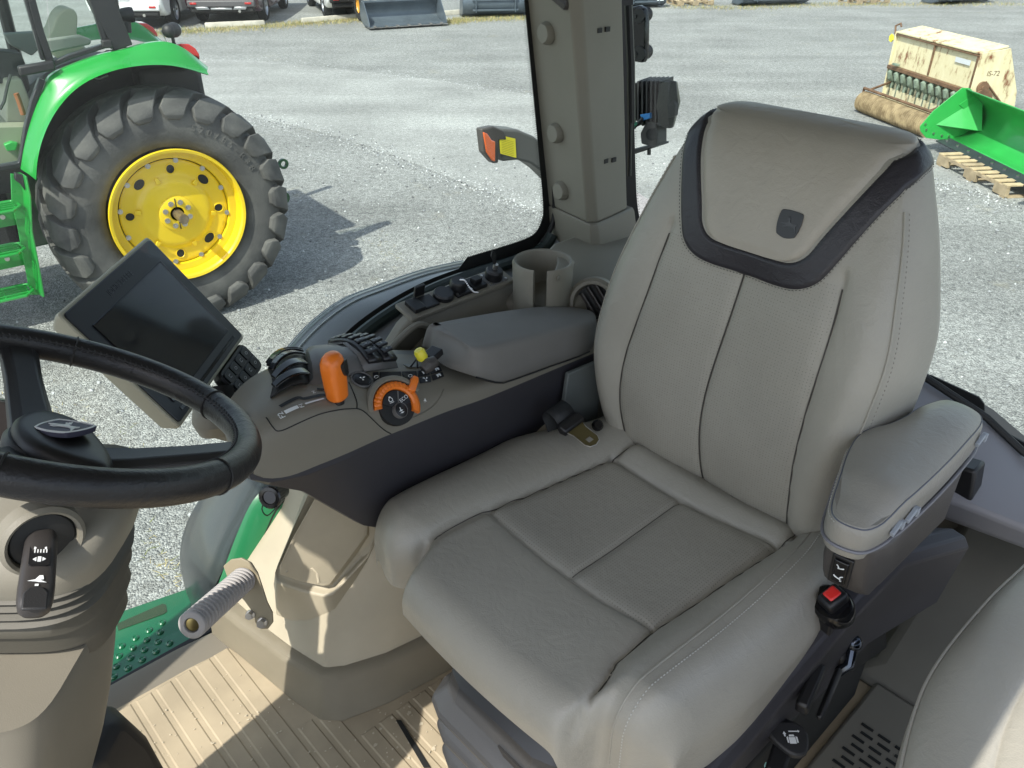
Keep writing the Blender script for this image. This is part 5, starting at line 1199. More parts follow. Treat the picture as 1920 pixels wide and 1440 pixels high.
for j in range(NT + 1):
    t = j / NT; row = []; prow = []
    for i in range(NS + 1):
        s = -1 + 2 * i / NS; sg = 1 if s > 0 else -1
        hw = .312
        xx, dz1, k1 = prof(abs(s), hw, .060, .13); x = sg * xx
        # nose: middle reaches further forward than the bolsters
        mid = 1 - sstep(.175, .215, abs(x))
        reach = .600 + .060 * mid + (.030 * sstep(.215, .25, abs(x)) if sg < 0 else 0) - .02 * (abs(x) / .31) ** 2 - .03 * sstep(.25, .31, abs(x))
        yy, dz2, k2 = prof(t, reach, .050, .070 + (.085 if sg > 0 else .035) * (1 - mid)); a = A_BACK + yy
        # plan taper: narrower at the very back and rounded front corners
        fr = sstep(.55, 1.0, yy / reach)
        k_ = (abs(x) / .312) ** 3
        wide = .075 * sstep(-1.10, -.90, a) * (1 - .55 * sstep(-.62, -.48, a)) * (1 if sg < 0 else .15)
        x += sg * wide * sstep(.20, .31, abs(x)); x *= 1 - ((.06 if sg > 0 else .0) * fr * fr + (.09 * sstep(-.66, -.46, a) if sg < 0 else 0)) * k_ - .06 * (1 - sstep(0, .25, yy / reach))
        z = 1.715 - dz1 * (1 - .25 * k2) - dz2 - .05 * k1 * k2 * 0
        top = (1 - k1) * (1 - .6 * k2)
        z += .018 * sstep(.45, .9, yy / reach) * top                    # thigh roll rises to the front
        ax = abs(x); bx_ = abs(bolx(a, sg))
        if ax > bx_: z += .026 * sin(min(1, (ax - bx_) / (.306 + wide - bx_)) * pi) ** .8 * (1 - .5 * k2)
        if ax < bx_: z -= .010 * (1 - (ax / bx_) ** 2) * top
        g = 0.0; fz = 0.0
        d = abs(ax - bx_)
        g += .009 * exp(-(d / .0045) ** 2) + .006 * exp(-(d / .016) ** 2)
        if k2 > .25: g += (.026 * exp(-(d / .0075) ** 2)) * sstep(.1, .5, k2)
        if ax < bx_ + .002:
            dc = segd(x, a, cross); g += .006 * exp(-(dc / .004) ** 2) + .004 * exp(-(dc / .014) ** 2)
            if a < -.728 and a > -1.03: g += .0055 * exp(-(abs(x + .004) / .003) ** 2) + .003 * exp(-(abs(x + .004) / .012) ** 2)
            db = segd(x, a, cross_b); g += .007 * exp(-(db / .004) ** 2) + .006 * exp(-(db / .014) ** 2)
            if a < -1.035: z += .014 * exp(-((a + 1.075) / .030) ** 2)
        # stretch creases fanning out where the nose seam turns down
        cr = 0
        for (cx_, ca) in ((.19, -.60), (-.21, -.62)):
            dx, dy = x - cx_, a - ca; r_ = sqrt(dx*dx + dy*dy)
            if r_ < .07: cr += .0010 * sin(atan2(dy, dx) * 26) * exp(-(r_ / .028) ** 2) * sstep(.003, .012, r_)
        z -= g; z += cr
        row.append((a, LC + x, z)); prow.append(ax < bx_ - .002 and -1.03 < a < -.731)
    rows.append(row); perf.append(prow)
b = MB(); b.grid(rows)
k = 0
for j in range(NT):
    for i in range(NS):
        if perf[j][i] and perf[j][i+1] and perf[j+1][i] and perf[j+1][i+1]: b.mi[k] = 1
        k += 1
cush = b.build('cushion', [m_lea, m_leap], seat, angle=0)
def surf_z(x, a):                                            # height of the cushion top by nearest vertex
    best = None; bd = 9
    for r in rows[::2]:
        for p in r[::2]:
            d = (p[0] - a) ** 2 + (p[1] - LC - x) ** 2
            if d < bd: bd = d; best = p
    return best
def stitches(parent, path, name, m, step=.0062, r=.0011, l=.0032):
    """short thread pieces laid along a path"""
    b = MB(); P = [Vector(p) for p in path]; acc = 0
    for p, q in zip(P, P[1:]):
        d = q - p; L_ = d.length
        if L_ < 1e-6: continue
        d.normalize()
        while acc < L_:
            c = p + d * acc; b.tube([c - d * l / 2, c, c + d * l / 2], [r * .6, r, r * .6], 5); acc += step
        acc -= L_
    o = b.build(name, m, parent); o['kind'] = 'stuff' if False else None
    del o['kind']; return o
# piping line and visible stitching on the near bolster and side
nr = [j for j in range(NT + 1) if -1.10 < rows[j][NS][0] < -.44 or j > 100]
def col_near(off):                                            # a path running along one column of the grid
    i = NS - off; return [Vector(rows[j][i]) for j in range(14, NT - 8, 2)]
def bezier_line(off, lift): return [p + Vector((0, .0005, lift)) for p in col_near(off)]
b = MB(); b.tube(bezier_line(34, .0006), .0016, 6); b.build('piping', m_lea, cush)
stitches(cush, bezier_line(31, .0012), 'stitching', m_stitch)
b = MB(); b.tube([p + Vector((0, 0, -.0004)) for p in crom([surf_z(x, a) for x, a in cross], 6)], .0022, 6); b.build('nose_piping', m_lea, cush)

def seam_line(pts, name, par, r=.0011):
    b = MB(); b.tube([Vector(p) + Vector((0, 0, .0002)) for p in pts], r, 5); return b.build(name, m_seam, par)
for side in (-1, 1):
    P_ = []
    for j in range(6, NT - 30, 2):
        r_ = rows[j]
        for i in range(NS):
            a_, b_ = r_[i], r_[i+1]; ta = LC + side * abs(bolx(a_[0], side))
            if (a_[1] - ta) * (b_[1] - ta) <= 0:
                k = (ta - a_[1]) / ((b_[1] - a_[1]) or 1); P_.append(tuple(a_[q] + (b_[q] - a_[q]) * k for q in range(3))); break
    seam_line(P_, 'seam', cush)
seam_line([surf_z(-.004, -.735 - .012 * k) for k in range(25)], 'seam', cush)
# backrest: rings across, from the bottom up; front curve bends back at the headrest
#        z     a_front  a_back   half width  bolster
BT = [(1.665, -1.115, -1.36, .235, .018),
      (1.72, -1.088, -1.37, .262, .030),
      (1.80, -1.075, -1.365, .280, .032),
      (1.90, -1.075, -1.35, .292, .034),
      (2.00, -1.082, -1.335, .290, .030),
      (2.08, -1.096, -1.325, .282, .022),
      (2.16, -1.116, -1.315, .261, .014),
      (2.24, -1.140, -1.305, .236, .003),
      (2.30, -1.162, -1.300, .212, .0),
      (2.335, -1.184, -1.300, .194, .0),
      (2.352, -1.204, -1.296, .177, .0),
      (2.361, -1.226, -1.288, .154, .0),
      (2.365, -1.248, -1.275, .118, .0)]
NE = 3.4
def shx(z): return -.022 * exp(-((z - 1.86) / .16) ** 2)
def bring(z, ph):
    af, ab, hw, bol = interp(z, BT); c = (af + ab) / 2; dp = (af - ab) / 2
    sp, cp_ = sin(ph), cos(ph)
    x = hw * math.copysign(abs(sp) ** (2 / NE), sp); y = dp * math.copysign(abs(cp_) ** (2 / NE), cp_)
    a = c + y
    if cp_ > 0:
        f = cp_ ** .5 if cp_ < .9 else 1
        a += bol * exp(-((abs(x) - hw * .86) / (hw * .17)) ** 2) * min(1, cp_ * 3)
        a -= .012 * exp(-((x) / .09) ** 2) * min(1, cp_ * 2) * (1 if z < 2.13 else 0.0 + max(0, 1 - (z - 2.13) / .06))
    return x, a
def phi_of(x, z):
    af, ab, hw, bol = interp(z, BT); k = min(.9999, abs(x) / hw); return math.copysign(math.asin(min(1, k ** (NE / 2))), x)
def bpt(x, z, lift=0.0):                                      # a point of the front by side position and height
    return bph(phi_of(x, z), z, lift)
def bph(ph, z, lift=0.0):
    x, a = bring(z, ph); p = Vector((a, LC + x + shx(z), z))
    if lift:
        x1, a1 = bring(z, ph + .01); x2, a2 = bring(min(2.3647, z + .002), ph); e1 = Vector((a1 - a, x1 - x, 0)); e2 = Vector((a2 - a, x2 - x, min(2.3647, z + .002) - z))
        n_ = e1.cross(e2)
        if n_.length > 1e-12:
            n_.normalize()
            if n_.dot(p - Vector((-1.22, LC, z - .03))) < 0: n_ = -n_
            p = p + n_ * lift
    return p
zs = []
z = 1.665
while z < 2.33: zs.append(z); z += .0055
zs += [2.332, 2.337, 2.342, 2.346, 2.350, 2.353, 2.3555, 2.358, 2.360, 2.3618, 2.363, 2.364, 2.3647]
pan = [(1.70, .183), (1.80, .190), (1.90, .187), (2.0, .178), (2.1, .170), (2.2, .160), (2.4, .15)]
NP = 190
phs = []
for i in range(NP):                                            # more columns on the front than on the back
    u = i / NP; phs.append(-pi + 2 * pi * (u + .085 * sin(2 * pi * u)) )
phs = [(-pi + 2 * pi * (i / NP)) for i in range(NP)]
# even spacing by x on the front face
fr = [phi_of(-.27 + .54 * i / 109, 1.9) for i in range(110)]
fr = sorted(set([round(p, 5) for p in fr]))
bk = [pi / 2 + (pi) * i / 40 for i in range(1, 40)]
phs = fr + [p for p in bk]
rows_b = []; perf_b = []
for z in zs:
    row = []; pr_ = []
    for ph in phs:
        x, a = bring(z, ph); g = 0; p_ = False
        if cos(ph) > 0 and z < 2.20:
            (pw,) = interp(z, pan); d = abs(abs(x) - pw); fade = 1 - sstep(2.17, 2.2, z)
            g += (.0055 * exp(-(d / .0032) ** 2) + .004 * exp(-(d / .013) ** 2)) * fade
            if z < 2.15: g += .0045 * exp(-((x + .003) / .0028) ** 2) + .003 * exp(-((x + .003) / .012) ** 2)
            d3 = abs(abs(x) - .262) if z < 2.3 else 9
            if abs(x) < pw - .002 and z < 2.17: p_ = True
        row.append((a - g, LC + x + shx(z), z)); pr_.append(p_)
    rows_b.append(row); perf_b.append(pr_)
b = MB(); b.loft(rows_b, True, True); m_ = len(phs); k = 0
for j in range(len(zs) - 1):
    for i in range(m_):
        if perf_b[j][i] and perf_b[j][(i+1) % m_] and perf_b[j+1][i] and perf_b[j+1][(i+1) % m_]: b.mi[k] = 1
        k += 1
back = b.build('backrest', [m_lea, m_leab], seat, angle=0)
# side seams with stitching
for sg in (-1, 1):
    pth = [bph(sg * (pi / 2 - .50), z, .0008) for z in [1.70 + .02 * k for k in range(30)]]
    b = MB(); b.tube(pth, .0018, 6); b.build('side_piping', m_lea, back)
    stitches(back, [bph(sg * (pi / 2 - .42), z, .0010) for z in [1.70 + .02 * k for k in range(30)]], 'stitching', mat('grey_thread', (.24, .23, .20), .7), .0075, .0008)
for fx in (lambda z: -.003, lambda z: interp(z, pan)[0], lambda z: -interp(z, pan)[0]):
    pth = []
    for k in range(60):
        z = 1.70 + .0078 * k
        if z > 2.145 + (.03 if fx(2) != -.003 else 0): break
        p = bpt(fx(z), z, .0); pth.append(p + Vector((-.0050 if fx(2) == -.003 else -.0068, 0, 0)))
    b = MB(); b.tube(pth, .0013, 6); b.build('seam', m_seam, back)
# dark band round the headrest: outer and inner curve in (phi, z)
def half(cx_): return cx_
outer = [(.0, 2.134), (.06, 2.134), (.10, 2.141), (.128, 2.160), (.145, 2.192), (.160, 2.228), (.177, 2.268), (.192, 2.300)]
inner = [(.0, 2.176), (.05, 2.176), (.078, 2.181), (.097, 2.198), (.110, 2.228), (.126, 2.262), (.143, 2.298), (.156, 2.328)]
def curve_pts(C, n=7):
    P = crom([(x, z, 0) for x, z in C], n); return [(p.x, p.y) for p in P]
def full(C, tail):
    """right half in (phi, z), then over the shoulder along 'tail' given in (phi, z)"""
    R_ = [(phi_of(x, z), z) for x, z in curve_pts(C)]
    R_ += tail
    return [(-p, z) for p, z in reversed(R_)][:-1] + R_
def tail(p0, z0, p1, z1, n=10, e=.8): return [(p0 + (p1 - p0) * k / n, z0 + (z1 - z0) * (k / n) ** e) for k in range(1, n + 1)]
oph = phi_of(.192, 2.300); iph = phi_of(.156, 2.328)
O_ = full(outer, tail(oph, 2.300, 2.2, 2.340, 14, .6)); I_ = full(inner, tail(iph, 2.328, 2.5, 2.3635, 14, .35))
NB = 9
bandrows = []
for (p0, z0), (p1, z1) in zip(O_, I_):
    bandrows.append([bph(p0 + (p1 - p0) * k / NB, z0 + (z1 - z0) * k / NB, (.0035 if 0 < k < NB else -.002)) for k in range(NB + 1)])
b = MB(); b.grid(bandrows); band = b.build('headrest_band', m_dlea, seat, angle=0)
stitches(band, [bph(p0 + (p1 - p0) * .93, z0 + (z1 - z0) * .93, .004) for (p0, z0), (p1, z1) in zip(O_, I_)], 'stitching', m_dstitch, .0065, .0006)
stitches(band, [bph(p0, z0, .0022) for (p0, z0), (p1, z1) in zip(O_, I_)], 'edge_stitching', m_dstitch, .0062, .0007)
# padded headrest face inside the band
rowsh = []
I2 = [q for q in I_]
half_n = len(I2) // 2
for k in range(half_n + 1):
    l = I2[half_n - k]; r = I2[half_n + k]; NH = 36; row = []
    for i in range(NH + 1):
        u = i / NH; ph_l, ph_r = l[0], r[0]
        # even in side position rather than in angle
        zl = l[1] + (r[1] - l[1]) * u
        if abs(ph_l) < pi / 2 and abs(ph_r) < pi / 2:
            xl = bring(zl, ph_l)[0]; xr = bring(zl, ph_r)[0]; ph = phi_of(xl + (xr - xl) * u, zl)
        else:
            w = -1 + 2 * u; ph = math.copysign(abs(w) ** (1 / 1.0), w) * abs(ph_r); zl = l[1]
        e_ = min(u, 1 - u) * 2 * max(1e-3, abs(ph_r)); lift = -.0035 + .0100 * min(1, min(u, 1 - u) / .07) ** .5 * min(1, (k + .0) / 4) ** .5
        row.append(bph(ph, zl, lift))
    rowsh.append(row)
rowsh.append([p.lerp(Vector((-1.262, LC, 2.3712)), .5) + Vector((0, 0, .001)) for p in rowsh[-1]]); rowsh.append([Vector((-1.262 + .002 * cos(i), LC + .002 * sin(i), 2.3725)) for i in range(len(rowsh[-1]))])
b = MB(); b.grid(rowsh); hp = b.build('headrest_pad', leather('headrest_leather', (.40, .368, .308), rough=.45, wr=.7), seat, angle=0)
# embossed leaping deer badge
ex, ez = .056, 2.232
c0 = bpt(ex, ez, .0072); cx1 = bpt(ex + .01, ez, .0072); cz1 = bpt(ex, ez + .01, .0072)
xa = (cx1 - c0).normalized(); za = (cz1 - c0); n_ = xa.cross(za).normalized()
if n_.x < 0: n_ = -n_
# seen by the viewer, +l is to the right
ME = axes(c0, xa, n_)
if (ME.to_3x3() @ Vector((0, 1, 0))).z < 0: ME = ME @ Matrix.Diagonal((1, -1, 1, 1))
def shield(w, h, n=8):
    P = []
    for sx, sy in ((1, 1), (-1, 1), (-1, -1), (1, -1)):
        for k in range(n + 1):
            pass
    out = []
    C = [(-.40, .5), (0, .53), (.40, .5), (.5, .40), (.52, 0), (.44, -.36), (.34, -.47), (0, -.55), (-.34, -.47), (-.44, -.36), (-.52, 0), (-.5, .40)]
    return [(p.x * w, p.y * h) for p in crom([(x, y, 0) for x, y in C], 4, True)]
DEER = [(-.42, -.02), (-.30, .02), (-.18, .03), (-.06, .07), (-.02, .13), (-.06, .20), (-.12, .19), (-.13, .22), (-.06, .24), (-.10, .31), (-.05, .26), (-.04, .34), (-.01, .26), (.03, .23), (.04, .15), (.07, .08), (.20, .05), (.34, .04), (.40, .08), (.40, .02), (.36, -.04), (.42, -.18), (.47, -.30), (.38, -.20), (.30, -.10), (.16, -.06), (.04, -.07), (-.06, -.08), (-.16, -.15), (-.28, -.13), (-.18, -.09), (-.10, -.04), (-.20, -.02), (-.32, -.03)]
m_badge = mat('dark_badge', (.03, .032, .034), .35); m_badge2 = mat('badge_raised', (.055, .058, .06), .3)
b = MB(); b.prism([ME @ Vector((x, y, 0)) for x, y in shield(.038, .040)], n_ * .002); bd = b.build('badge', m_badge, seat, bevel=.0006)
b = MB(); b.prism([ME @ Vector((x * .034, y * .036, .0)) + n_ * .002 for x, y in DEER], n_ * .001); b.build('badge_deer', m_badge2, bd)

# side shells of the seat pan, armrest box and base
b = MB(); rings = []
shell = [(-1.30, .40, 1.72, 1.55), (-1.16, .345, 1.73, 1.50), (-1.05, .335, 1.70, 1.47), (-.95, .325, 1.655, 1.44), (-.85, .32, 1.625, 1.43), (-.75, .318, 1.60, 1.42), (-.65, .315, 1.585, 1.43), (-.57, .30, 1.575, 1.45)]
for a, x, zt, zb in shell:
    rings.append([(a, LC + x - .07, zt - .03), (a, LC + x - .02, zt), (a, LC + x + .004, zt - .004), (a, LC + x + .016, zt - .022), (a, LC + x + .0, zb), (a, LC + x - .05, zb)])
b.loft(rings); shl = b.build('side_shell', m_purp, seat, bevel=.004, seg=2, angle=30)
b = MB(); rings = []
for a, x, zt, zb in [q for q in shell if q[0] < -.7]: rings.append([(a, LC - x + .10, zt - .06), (a, LC - x + .05, zt - .02), (a, LC - x + .04, zb), (a, LC - x + .08, zb)])
b.loft(rings); b.build('side_shell', m_purp, seat, bevel=.004)
b = MB(); b.box((-.86, LC + .03, 1.59), (.56, .40, .06)); b.build('seat_pan', m_dgrey, seat, bevel=.02)
# folded suspension bellows below the cushion
b = MB(); rings = []
m_bel = mat('grey_bellows_rubber', (.042, .044, .048), .42, bump=.2, bscale=300, bdist=.001)
lv = [(1.610, -.01), (1.585, .006), (1.545, .012), (1.52, .030), (1.505, .034), (1.49, .018), (1.475, .006), (1.455, .026), (1.44, .030), (1.42, .012), (1.405, .0), (1.385, .022), (1.37, .026), (1.35, .008), (1.30, .0), (1.25, .0)]
for z, g_ in lv:
    x0, x1, y0, y1 = -1.08, -.520 + g_, LC - .085 - g_, LC + .17 + g_
    P = [(x0, y0), (x1 - .05, y0), (x1 - .014, y0 + .014), (x1, y0 + .05), (x1, y1 - .05), (x1 - .014, y1 - .014), (x1 - .05, y1), (x0, y1)]
    rings.append([(x, y, z) for x, y in P])
b.loft(rings); b.build('suspension_bellows', m_bel, seat, bevel=.005, seg=2, angle=20)
b = MB(); b.box((-.86, LC + .03, 1.30), (.50, .30, .10)); b.build('seat_base', m_dgrey, seat, bevel=.01)
b = MB(); b.prism([(-.50, LC + .13, 1.50), (-.505, LC + .06, 1.55), (-.505, LC + .17, 1.55)], (-.02, 0, 0)); b.build('front_bracket', m_dgrey, seat)

# armrest on the near side
AT = [(-.897, -.314), (-.920, -.334), (-.982, -.355), (-1.035, -.372), (-1.085, -.382), (-1.120, -.379), (-1.157, -.364), (-1.197, -.356), (-1.255, -.352), (-1.305, -.335), (-1.312, -.295), (-1.283, -.262), (-1.18, -.253), (-1.06, -.252), (-.97, -.256), (-.915, -.266), (-.898, -.285)]
AT = [(p.x, p.y) for p in crom([(x, y, 0) for x, y in AT], 4, True)]
ca = (sum(p[0] for p in AT) / len(AT), sum(p[1] for p in AT) / len(AT))
def insetp(P, d):
    out = []; n = len(P)
    for i in range(n):
        p, q, r = Vector(P[i-1]), Vector(P[i]), Vector(P[(i+1) % n]); t_ = (r - p).normalized(); nn = Vector((-t_.y, t_.x))
        if nn.dot(Vector(ca) - q) < 0 and False: nn = -nn
        out.append(q + nn * d)
    return out
area = sum(AT[i-1][0] * AT[i][1] - AT[i][0] * AT[i-1][1] for i in range(len(AT)))
sgn_ = 1 if area > 0 else -1
def az(x): return .016 * sstep(-.99, -.93, x) * -1 + .006 * sstep(-1.2, -1.3, x) * -1
b = MB(); rings = []
for d, z in ((.012, 1.900), (.003, 1.903), (.0, 1.915), (.0, 1.935), (.0005, 1.945), (.003, 1.954), (.0045, 1.9555), (.0055, 1.9575), (.010, 1.961), (.015, 1.9635), (.020, 1.965), (.026, 1.966), (.032, 1.9665)):
    Q = insetp(AT, sgn_ * d); rings.append([(q.x, q.y, z + az(q.x)) for q in Q])
rings = rings[:8]
Q0 = [Vector(p) for p in rings[-1]]
ix0 = max(range(len(Q0)), key=lambda i: Q0[i].x); ix1 = min(range(len(Q0)), key=lambda i: Q0[i].x); nq = len(Q0)
def chain(i0, i1, st_):
    out = [Q0[i0]]; i = i0
    while i != i1: i = (i + st_) % nq; out.append(Q0[i])
    return out
cA, cB = chain(ix0, ix1, 1), chain(ix0, ix1, -1)
def atx(C_, x):
    for p, q in zip(C_, C_[1:]):
        if (p.x - x) * (q.x - x) <= 0 and p.x != q.x: return p.lerp(q, (x - p.x) / (q.x - p.x))
    return min(C_, key=lambda p: abs(p.x - x))
b.loft(rings, True, True)
trows = []
for k in range(41):
    tt_ = (1 - cos(pi * k / 40)) / 2; x = Q0[ix0].x + (Q0[ix1].x - Q0[ix0].x) * min(.9995, max(.0005, tt_)); pa2, pb2 = atx(cA, x), atx(cB, x); e_ = (1 - (2 * tt_ - 1) ** 8); row = []
    for i in range(17):
        s_ = (1 - cos(pi * i / 16)) / 2; p = pa2.lerp(pb2, s_); wdt = (pa2 - pb2).length
        p = p + Vector((0, 0, .013 * min(1, wdt / .06) * (1 - abs(2 * s_ - 1) ** 2.6) * e_ - .0)); row.append(p)
    trows.append(row)
b.grid(trows); arm = b.build('armrest', leather('armrest_leather', (.27, .256, .222), rough=.34), seat, angle=40)  # leather darkened to hold the reflection of the dark roof
pthA = insetp(AT, sgn_ * .004)
b = MB(); b.tube([(q.x, q.y, 1.9555 + az(q.x)) for q in pthA], .0011, 5, closed=True); b.build('armrest_seam', mat('seam_blue_grey', (.10, .11, .14), .5), arm)
stitches(arm, [(q.x, q.y, 1.953 + az(q.x)) for q in insetp(AT, sgn_ * .0005)][:14], 'stitching', m_stitch, .0055, .0008)
for (x, y, z) in ((-.965, -.2535, 1.922), (-1.00, -.2495, 1.928), (-1.25, -.252, 1.935)):
    b = MB(); b.box((x, y, z), (.026, .006, .008), rot=(0, .35, 0)); b.box((x - .018, y, z - .003), (.008, .008, .014)); b.build('cover_clip', mat('clip_grey', (.30, .33, .37), .4), arm, bevel=.001)
# box below the pad with the rocker switch on its front
b = MB(); rings = []
for z, fx, nw in ((1.905, 0, 0), (1.898, .006, .004), (1.86, .004, .003), (1.82, -.010, 0), (1.80, -.022, -.004), (1.785, -.04, -.01)):
    x0 = -.914 + fx
    P = [(x0 - .004, -.322), (x0, -.308), (x0 - .006, -.272), (x0 - .014, -.260), (x0 - .05, -.252 + nw), (-1.22, -.254), (-1.24, -.27), (-1.22, -.33), (-1.05, -.345), (x0 - .05, -.338)]
    rings.append([(x, y, z) for x, y in P])
b.loft(rings); ab = b.build('armrest_box', m_arm, seat, bevel=.006, seg=3, angle=30)
b = MB(); b.tube([(x, y, 1.903) for x, y in insetp([q for q in AT], sgn_ * -.0015)], .0025, 6, closed=True); b.build('armrest_rim', mat('rim_grey', (.16, .16, .18), .35), ab)
nF = Vector((1, .0, -.05)).normalized(); upF = Vector((.12, 0, 1)).normalized()
cS = Vector((-.9135, -.292, 1.850)); MS = axes(cS, (-.12, 1, 0), (1, .12, -.12))
if (MS.to_3x3() @ Vector((0, 1, 0))).z < 0: MS = MS @ Matrix.Diagonal((1, -1, 1, 1))
def onplate(M, x, y, z, dx, dy, dz_, name, m, parent, bevel=.001):
    b = MB(); b.box((x, y, z), (dx, dy, dz_)); b.v = [tuple(M @ Vector(p)) for p in b.v]; return b.build(name, m, parent, bevel=bevel)
onplate(MS, 0, 0, .001, .030, .058, .004, 'switch_frame', m_blk, ab, .004)
sw = onplate(MS, 0, .001, .004, .021, .044, .006, 'rocker_switch', m_gblk, ab, .002)
def icon(M, polys, z, name, parent, m=None, th=.0004, s=1.0, ox=0, oy=0):
    b = MB(); n_ = (M.to_3x3() @ Vector((0, 0, 1))).normalized() * th
    for P in polys: b.prism([M @ Vector((ox + x * s, oy + y * s, z)) for x, y in P], n_)
    return b.build(name, m or m_white, parent, smooth=False)
SEAT_UP = [[(-.5, .18), (-.35, .02), (.1, -.12), (.3, -.12), (.3, 0), (.1, 0), (-.3, .2), (-.42, .3)], [(.15, -.05), (.35, .3), (.5, .4), (.42, .48), (.25, .38), (.02, -.02)]]
icon(MS, [[(-x, y) for x, y in P] for P in SEAT_UP] , .0072, 'seat_symbol', sw, s=.012, oy=.010)
icon(MS, SEAT_UP + [[(.2, -.3), (.4, -.3), (.4, -.2), (.2, -.2)]], .0072, 'seat_symbol', sw, s=.014, oy=-.010)
# belt buckle with red release button
bt = Vector((-1.005, -.335, 1.735))
b = MB(); rings = []
Mb = axes((-.995, -.312, 1.70), (-.30, -1, 0), (.45, 0, .9))
for z, w, h in ((-.03, .020, .026), (-.01, .034, .030), (.014, .036, .032), (.019, .032, .028)):
    rings.append([Mb @ Vector((w * cos(t), h * sin(t) * (1 if sin(t) > 0 else .9), z)) for t in [2*pi*i/28 for i in range(28)]])
b.loft(rings); bk_ = b.build('buckle_boot', m_gblk, seat, angle=50)
b = MB(); b.box((0, 0, 0), (.032, .040, .028)); b.v = [tuple(Mb @ (Vector(p) + Vector((.0, -.002, .023)))) for p in b.v]; bk2 = b.build('buckle', m_blk, seat, bevel=.006)
b = MB(); b.box((0, 0, 0), (.021, .024, .018)); b.v = [tuple(Mb @ (Vector(p) + Vector((.002, -.004, .030)))) for p in b.v]; b.build('release_button', m_red, bk2, bevel=.004)
# levers and knobs low on the near side
for (px, py, l, sz, nm, mm) in ((1575, 1232, -.300, (.030, .020, .045), 'ribbed_knob', m_dgrey), (1520, 1290, -.290, (.085, .022, .030), 'lever', m_blk), (1555, 1300, -.27, (.10, .012, .012), 'lever_rod', m_blk)):
    c = CL(px, py, l); b = MB(); b.box(c, sz, rot=(0, .25, .2)); b.build(nm, mm, seat, bevel=.006, seg=2)
c = CL(1600, 1205, -.29)
b = MB(); b.ball(c, .015, 10); b.tube([c, c + Vector((.02, .01, -.03)), c + Vector((.03, .0, -.05))], .009, 10); b.build('chromed_knuckle', mat('black_chrome', (.06, .07, .09), .12, metal=.9), seat)
b = MB(); P_ = [CL(x, y, -.30) for x, y in ((1560, 1170), (1660, 1110), (1664, 1215), (1600, 1260), (1540, 1255))]; b.prism(P_, (0, -.03, 0)); b.build('pivot_plate', m_blk, seat, bevel=.004)
Ml = axes(CZ(1484, 1382, 1.52), CZ(1505, 1382, 1.52) - CZ(1465, 1382, 1.52), (0, .2, 1))
b = MB(); b.prism([Ml @ Vector((x, y, 0)) for x, y in [(p.x, p.y) for p in crom([(-.030, .022, 0), (.010, .026, 0), (.028, .008, 0), (.018, -.024, 0), (-.008, -.026, 0), (-.034, .004, 0)], 4, True)]], (0, 0, -.012)); lp2 = b.build('position_lever', m_dgrey, seat, bevel=.003)
if (Ml.to_3x3() @ Vector((0, 1, 0))).dot(Vector((-1, -1, 0))) < 0: Ml = Ml @ Matrix.Diagonal((1, -1, 1, 1))
icon(Ml, [[(-.35, -.5), (.35, -.5), (.35, .2), (-.35, .2)], [(-.3, .28), (.3, .28), (.24, .48), (-.24, .48)], [(-.58, -.4), (-.42, -.4), (-.42, .3), (-.58, .2)], [(.42, -.4), (.58, -.4), (.58, .2), (.42, .3)], [(-.9, .55), (-.7, .85), (-.5, .55), (-.62, .55), (-.62, .3), (-.78, .3), (-.78, .55)], [(-.2, .8), (.8, .8), (.8, .7), (1.0, .85), (.8, 1.0), (.8, .9), (-.2, .9)]], .0015, 'seat_position_symbol', lp2, s=.015, oy=-.004)
b = MB(); b.box((-.90, -.335, 1.355), (.72, .06, .20)); b.box((-.80, -.33, 1.46), (.5, .05, .05)); b.build('lower_frame', m_tdark, seat, bevel=.01)
b = MB(); b.box((-.86, -.285, 1.50), (.10, .03, .02), rot=(0, .1, .3)); b.build('lever', m_blk, seat, bevel=.005)
Mi_ = axes(CZ(1438, 1436, 1.50), (-1, -.2, 0), (0, 0, 1)); icon(Mi_, [[(-.5, -.3), (.6, -.2), (.4, 0), (-.4, -.1)], [(-.4, .1), (.4, .15), (.3, .3), (-.2, .25)]], .0, 'lever_symbol', seat, m=mat('teal_print', (.3, .55, .5), .5), s=.015)

# lap belt tongue lying on the cushion's far back corner
sb = thing('seat_belt', 'black seat belt end with bronze tongue on the far rear cushion corner', 'seat belt', (-.99, -.885, 1.76))
T0 = CZ(1075, 800, 1.775); T1 = CZ(1115, 832, 1.765)
TM_ = axes(T0.lerp(T1, .5), (T1 - T0), (0.25, .35, 1))
def tong(x, y): return TM_ @ Vector((x, y, 0))
ol = [(-.026, -.021), (-.012, -.017), (.020, -.017), (.030, -.012), (.034, 0), (.030, .012), (.020, .017), (-.012, .017), (-.026, .021)]
hole = [(.010, -.007), (.022, -.007), (.022, .006), (.010, .006)]
b = MB(); nn = TM_.to_3x3() @ Vector((0, 0, .0025))
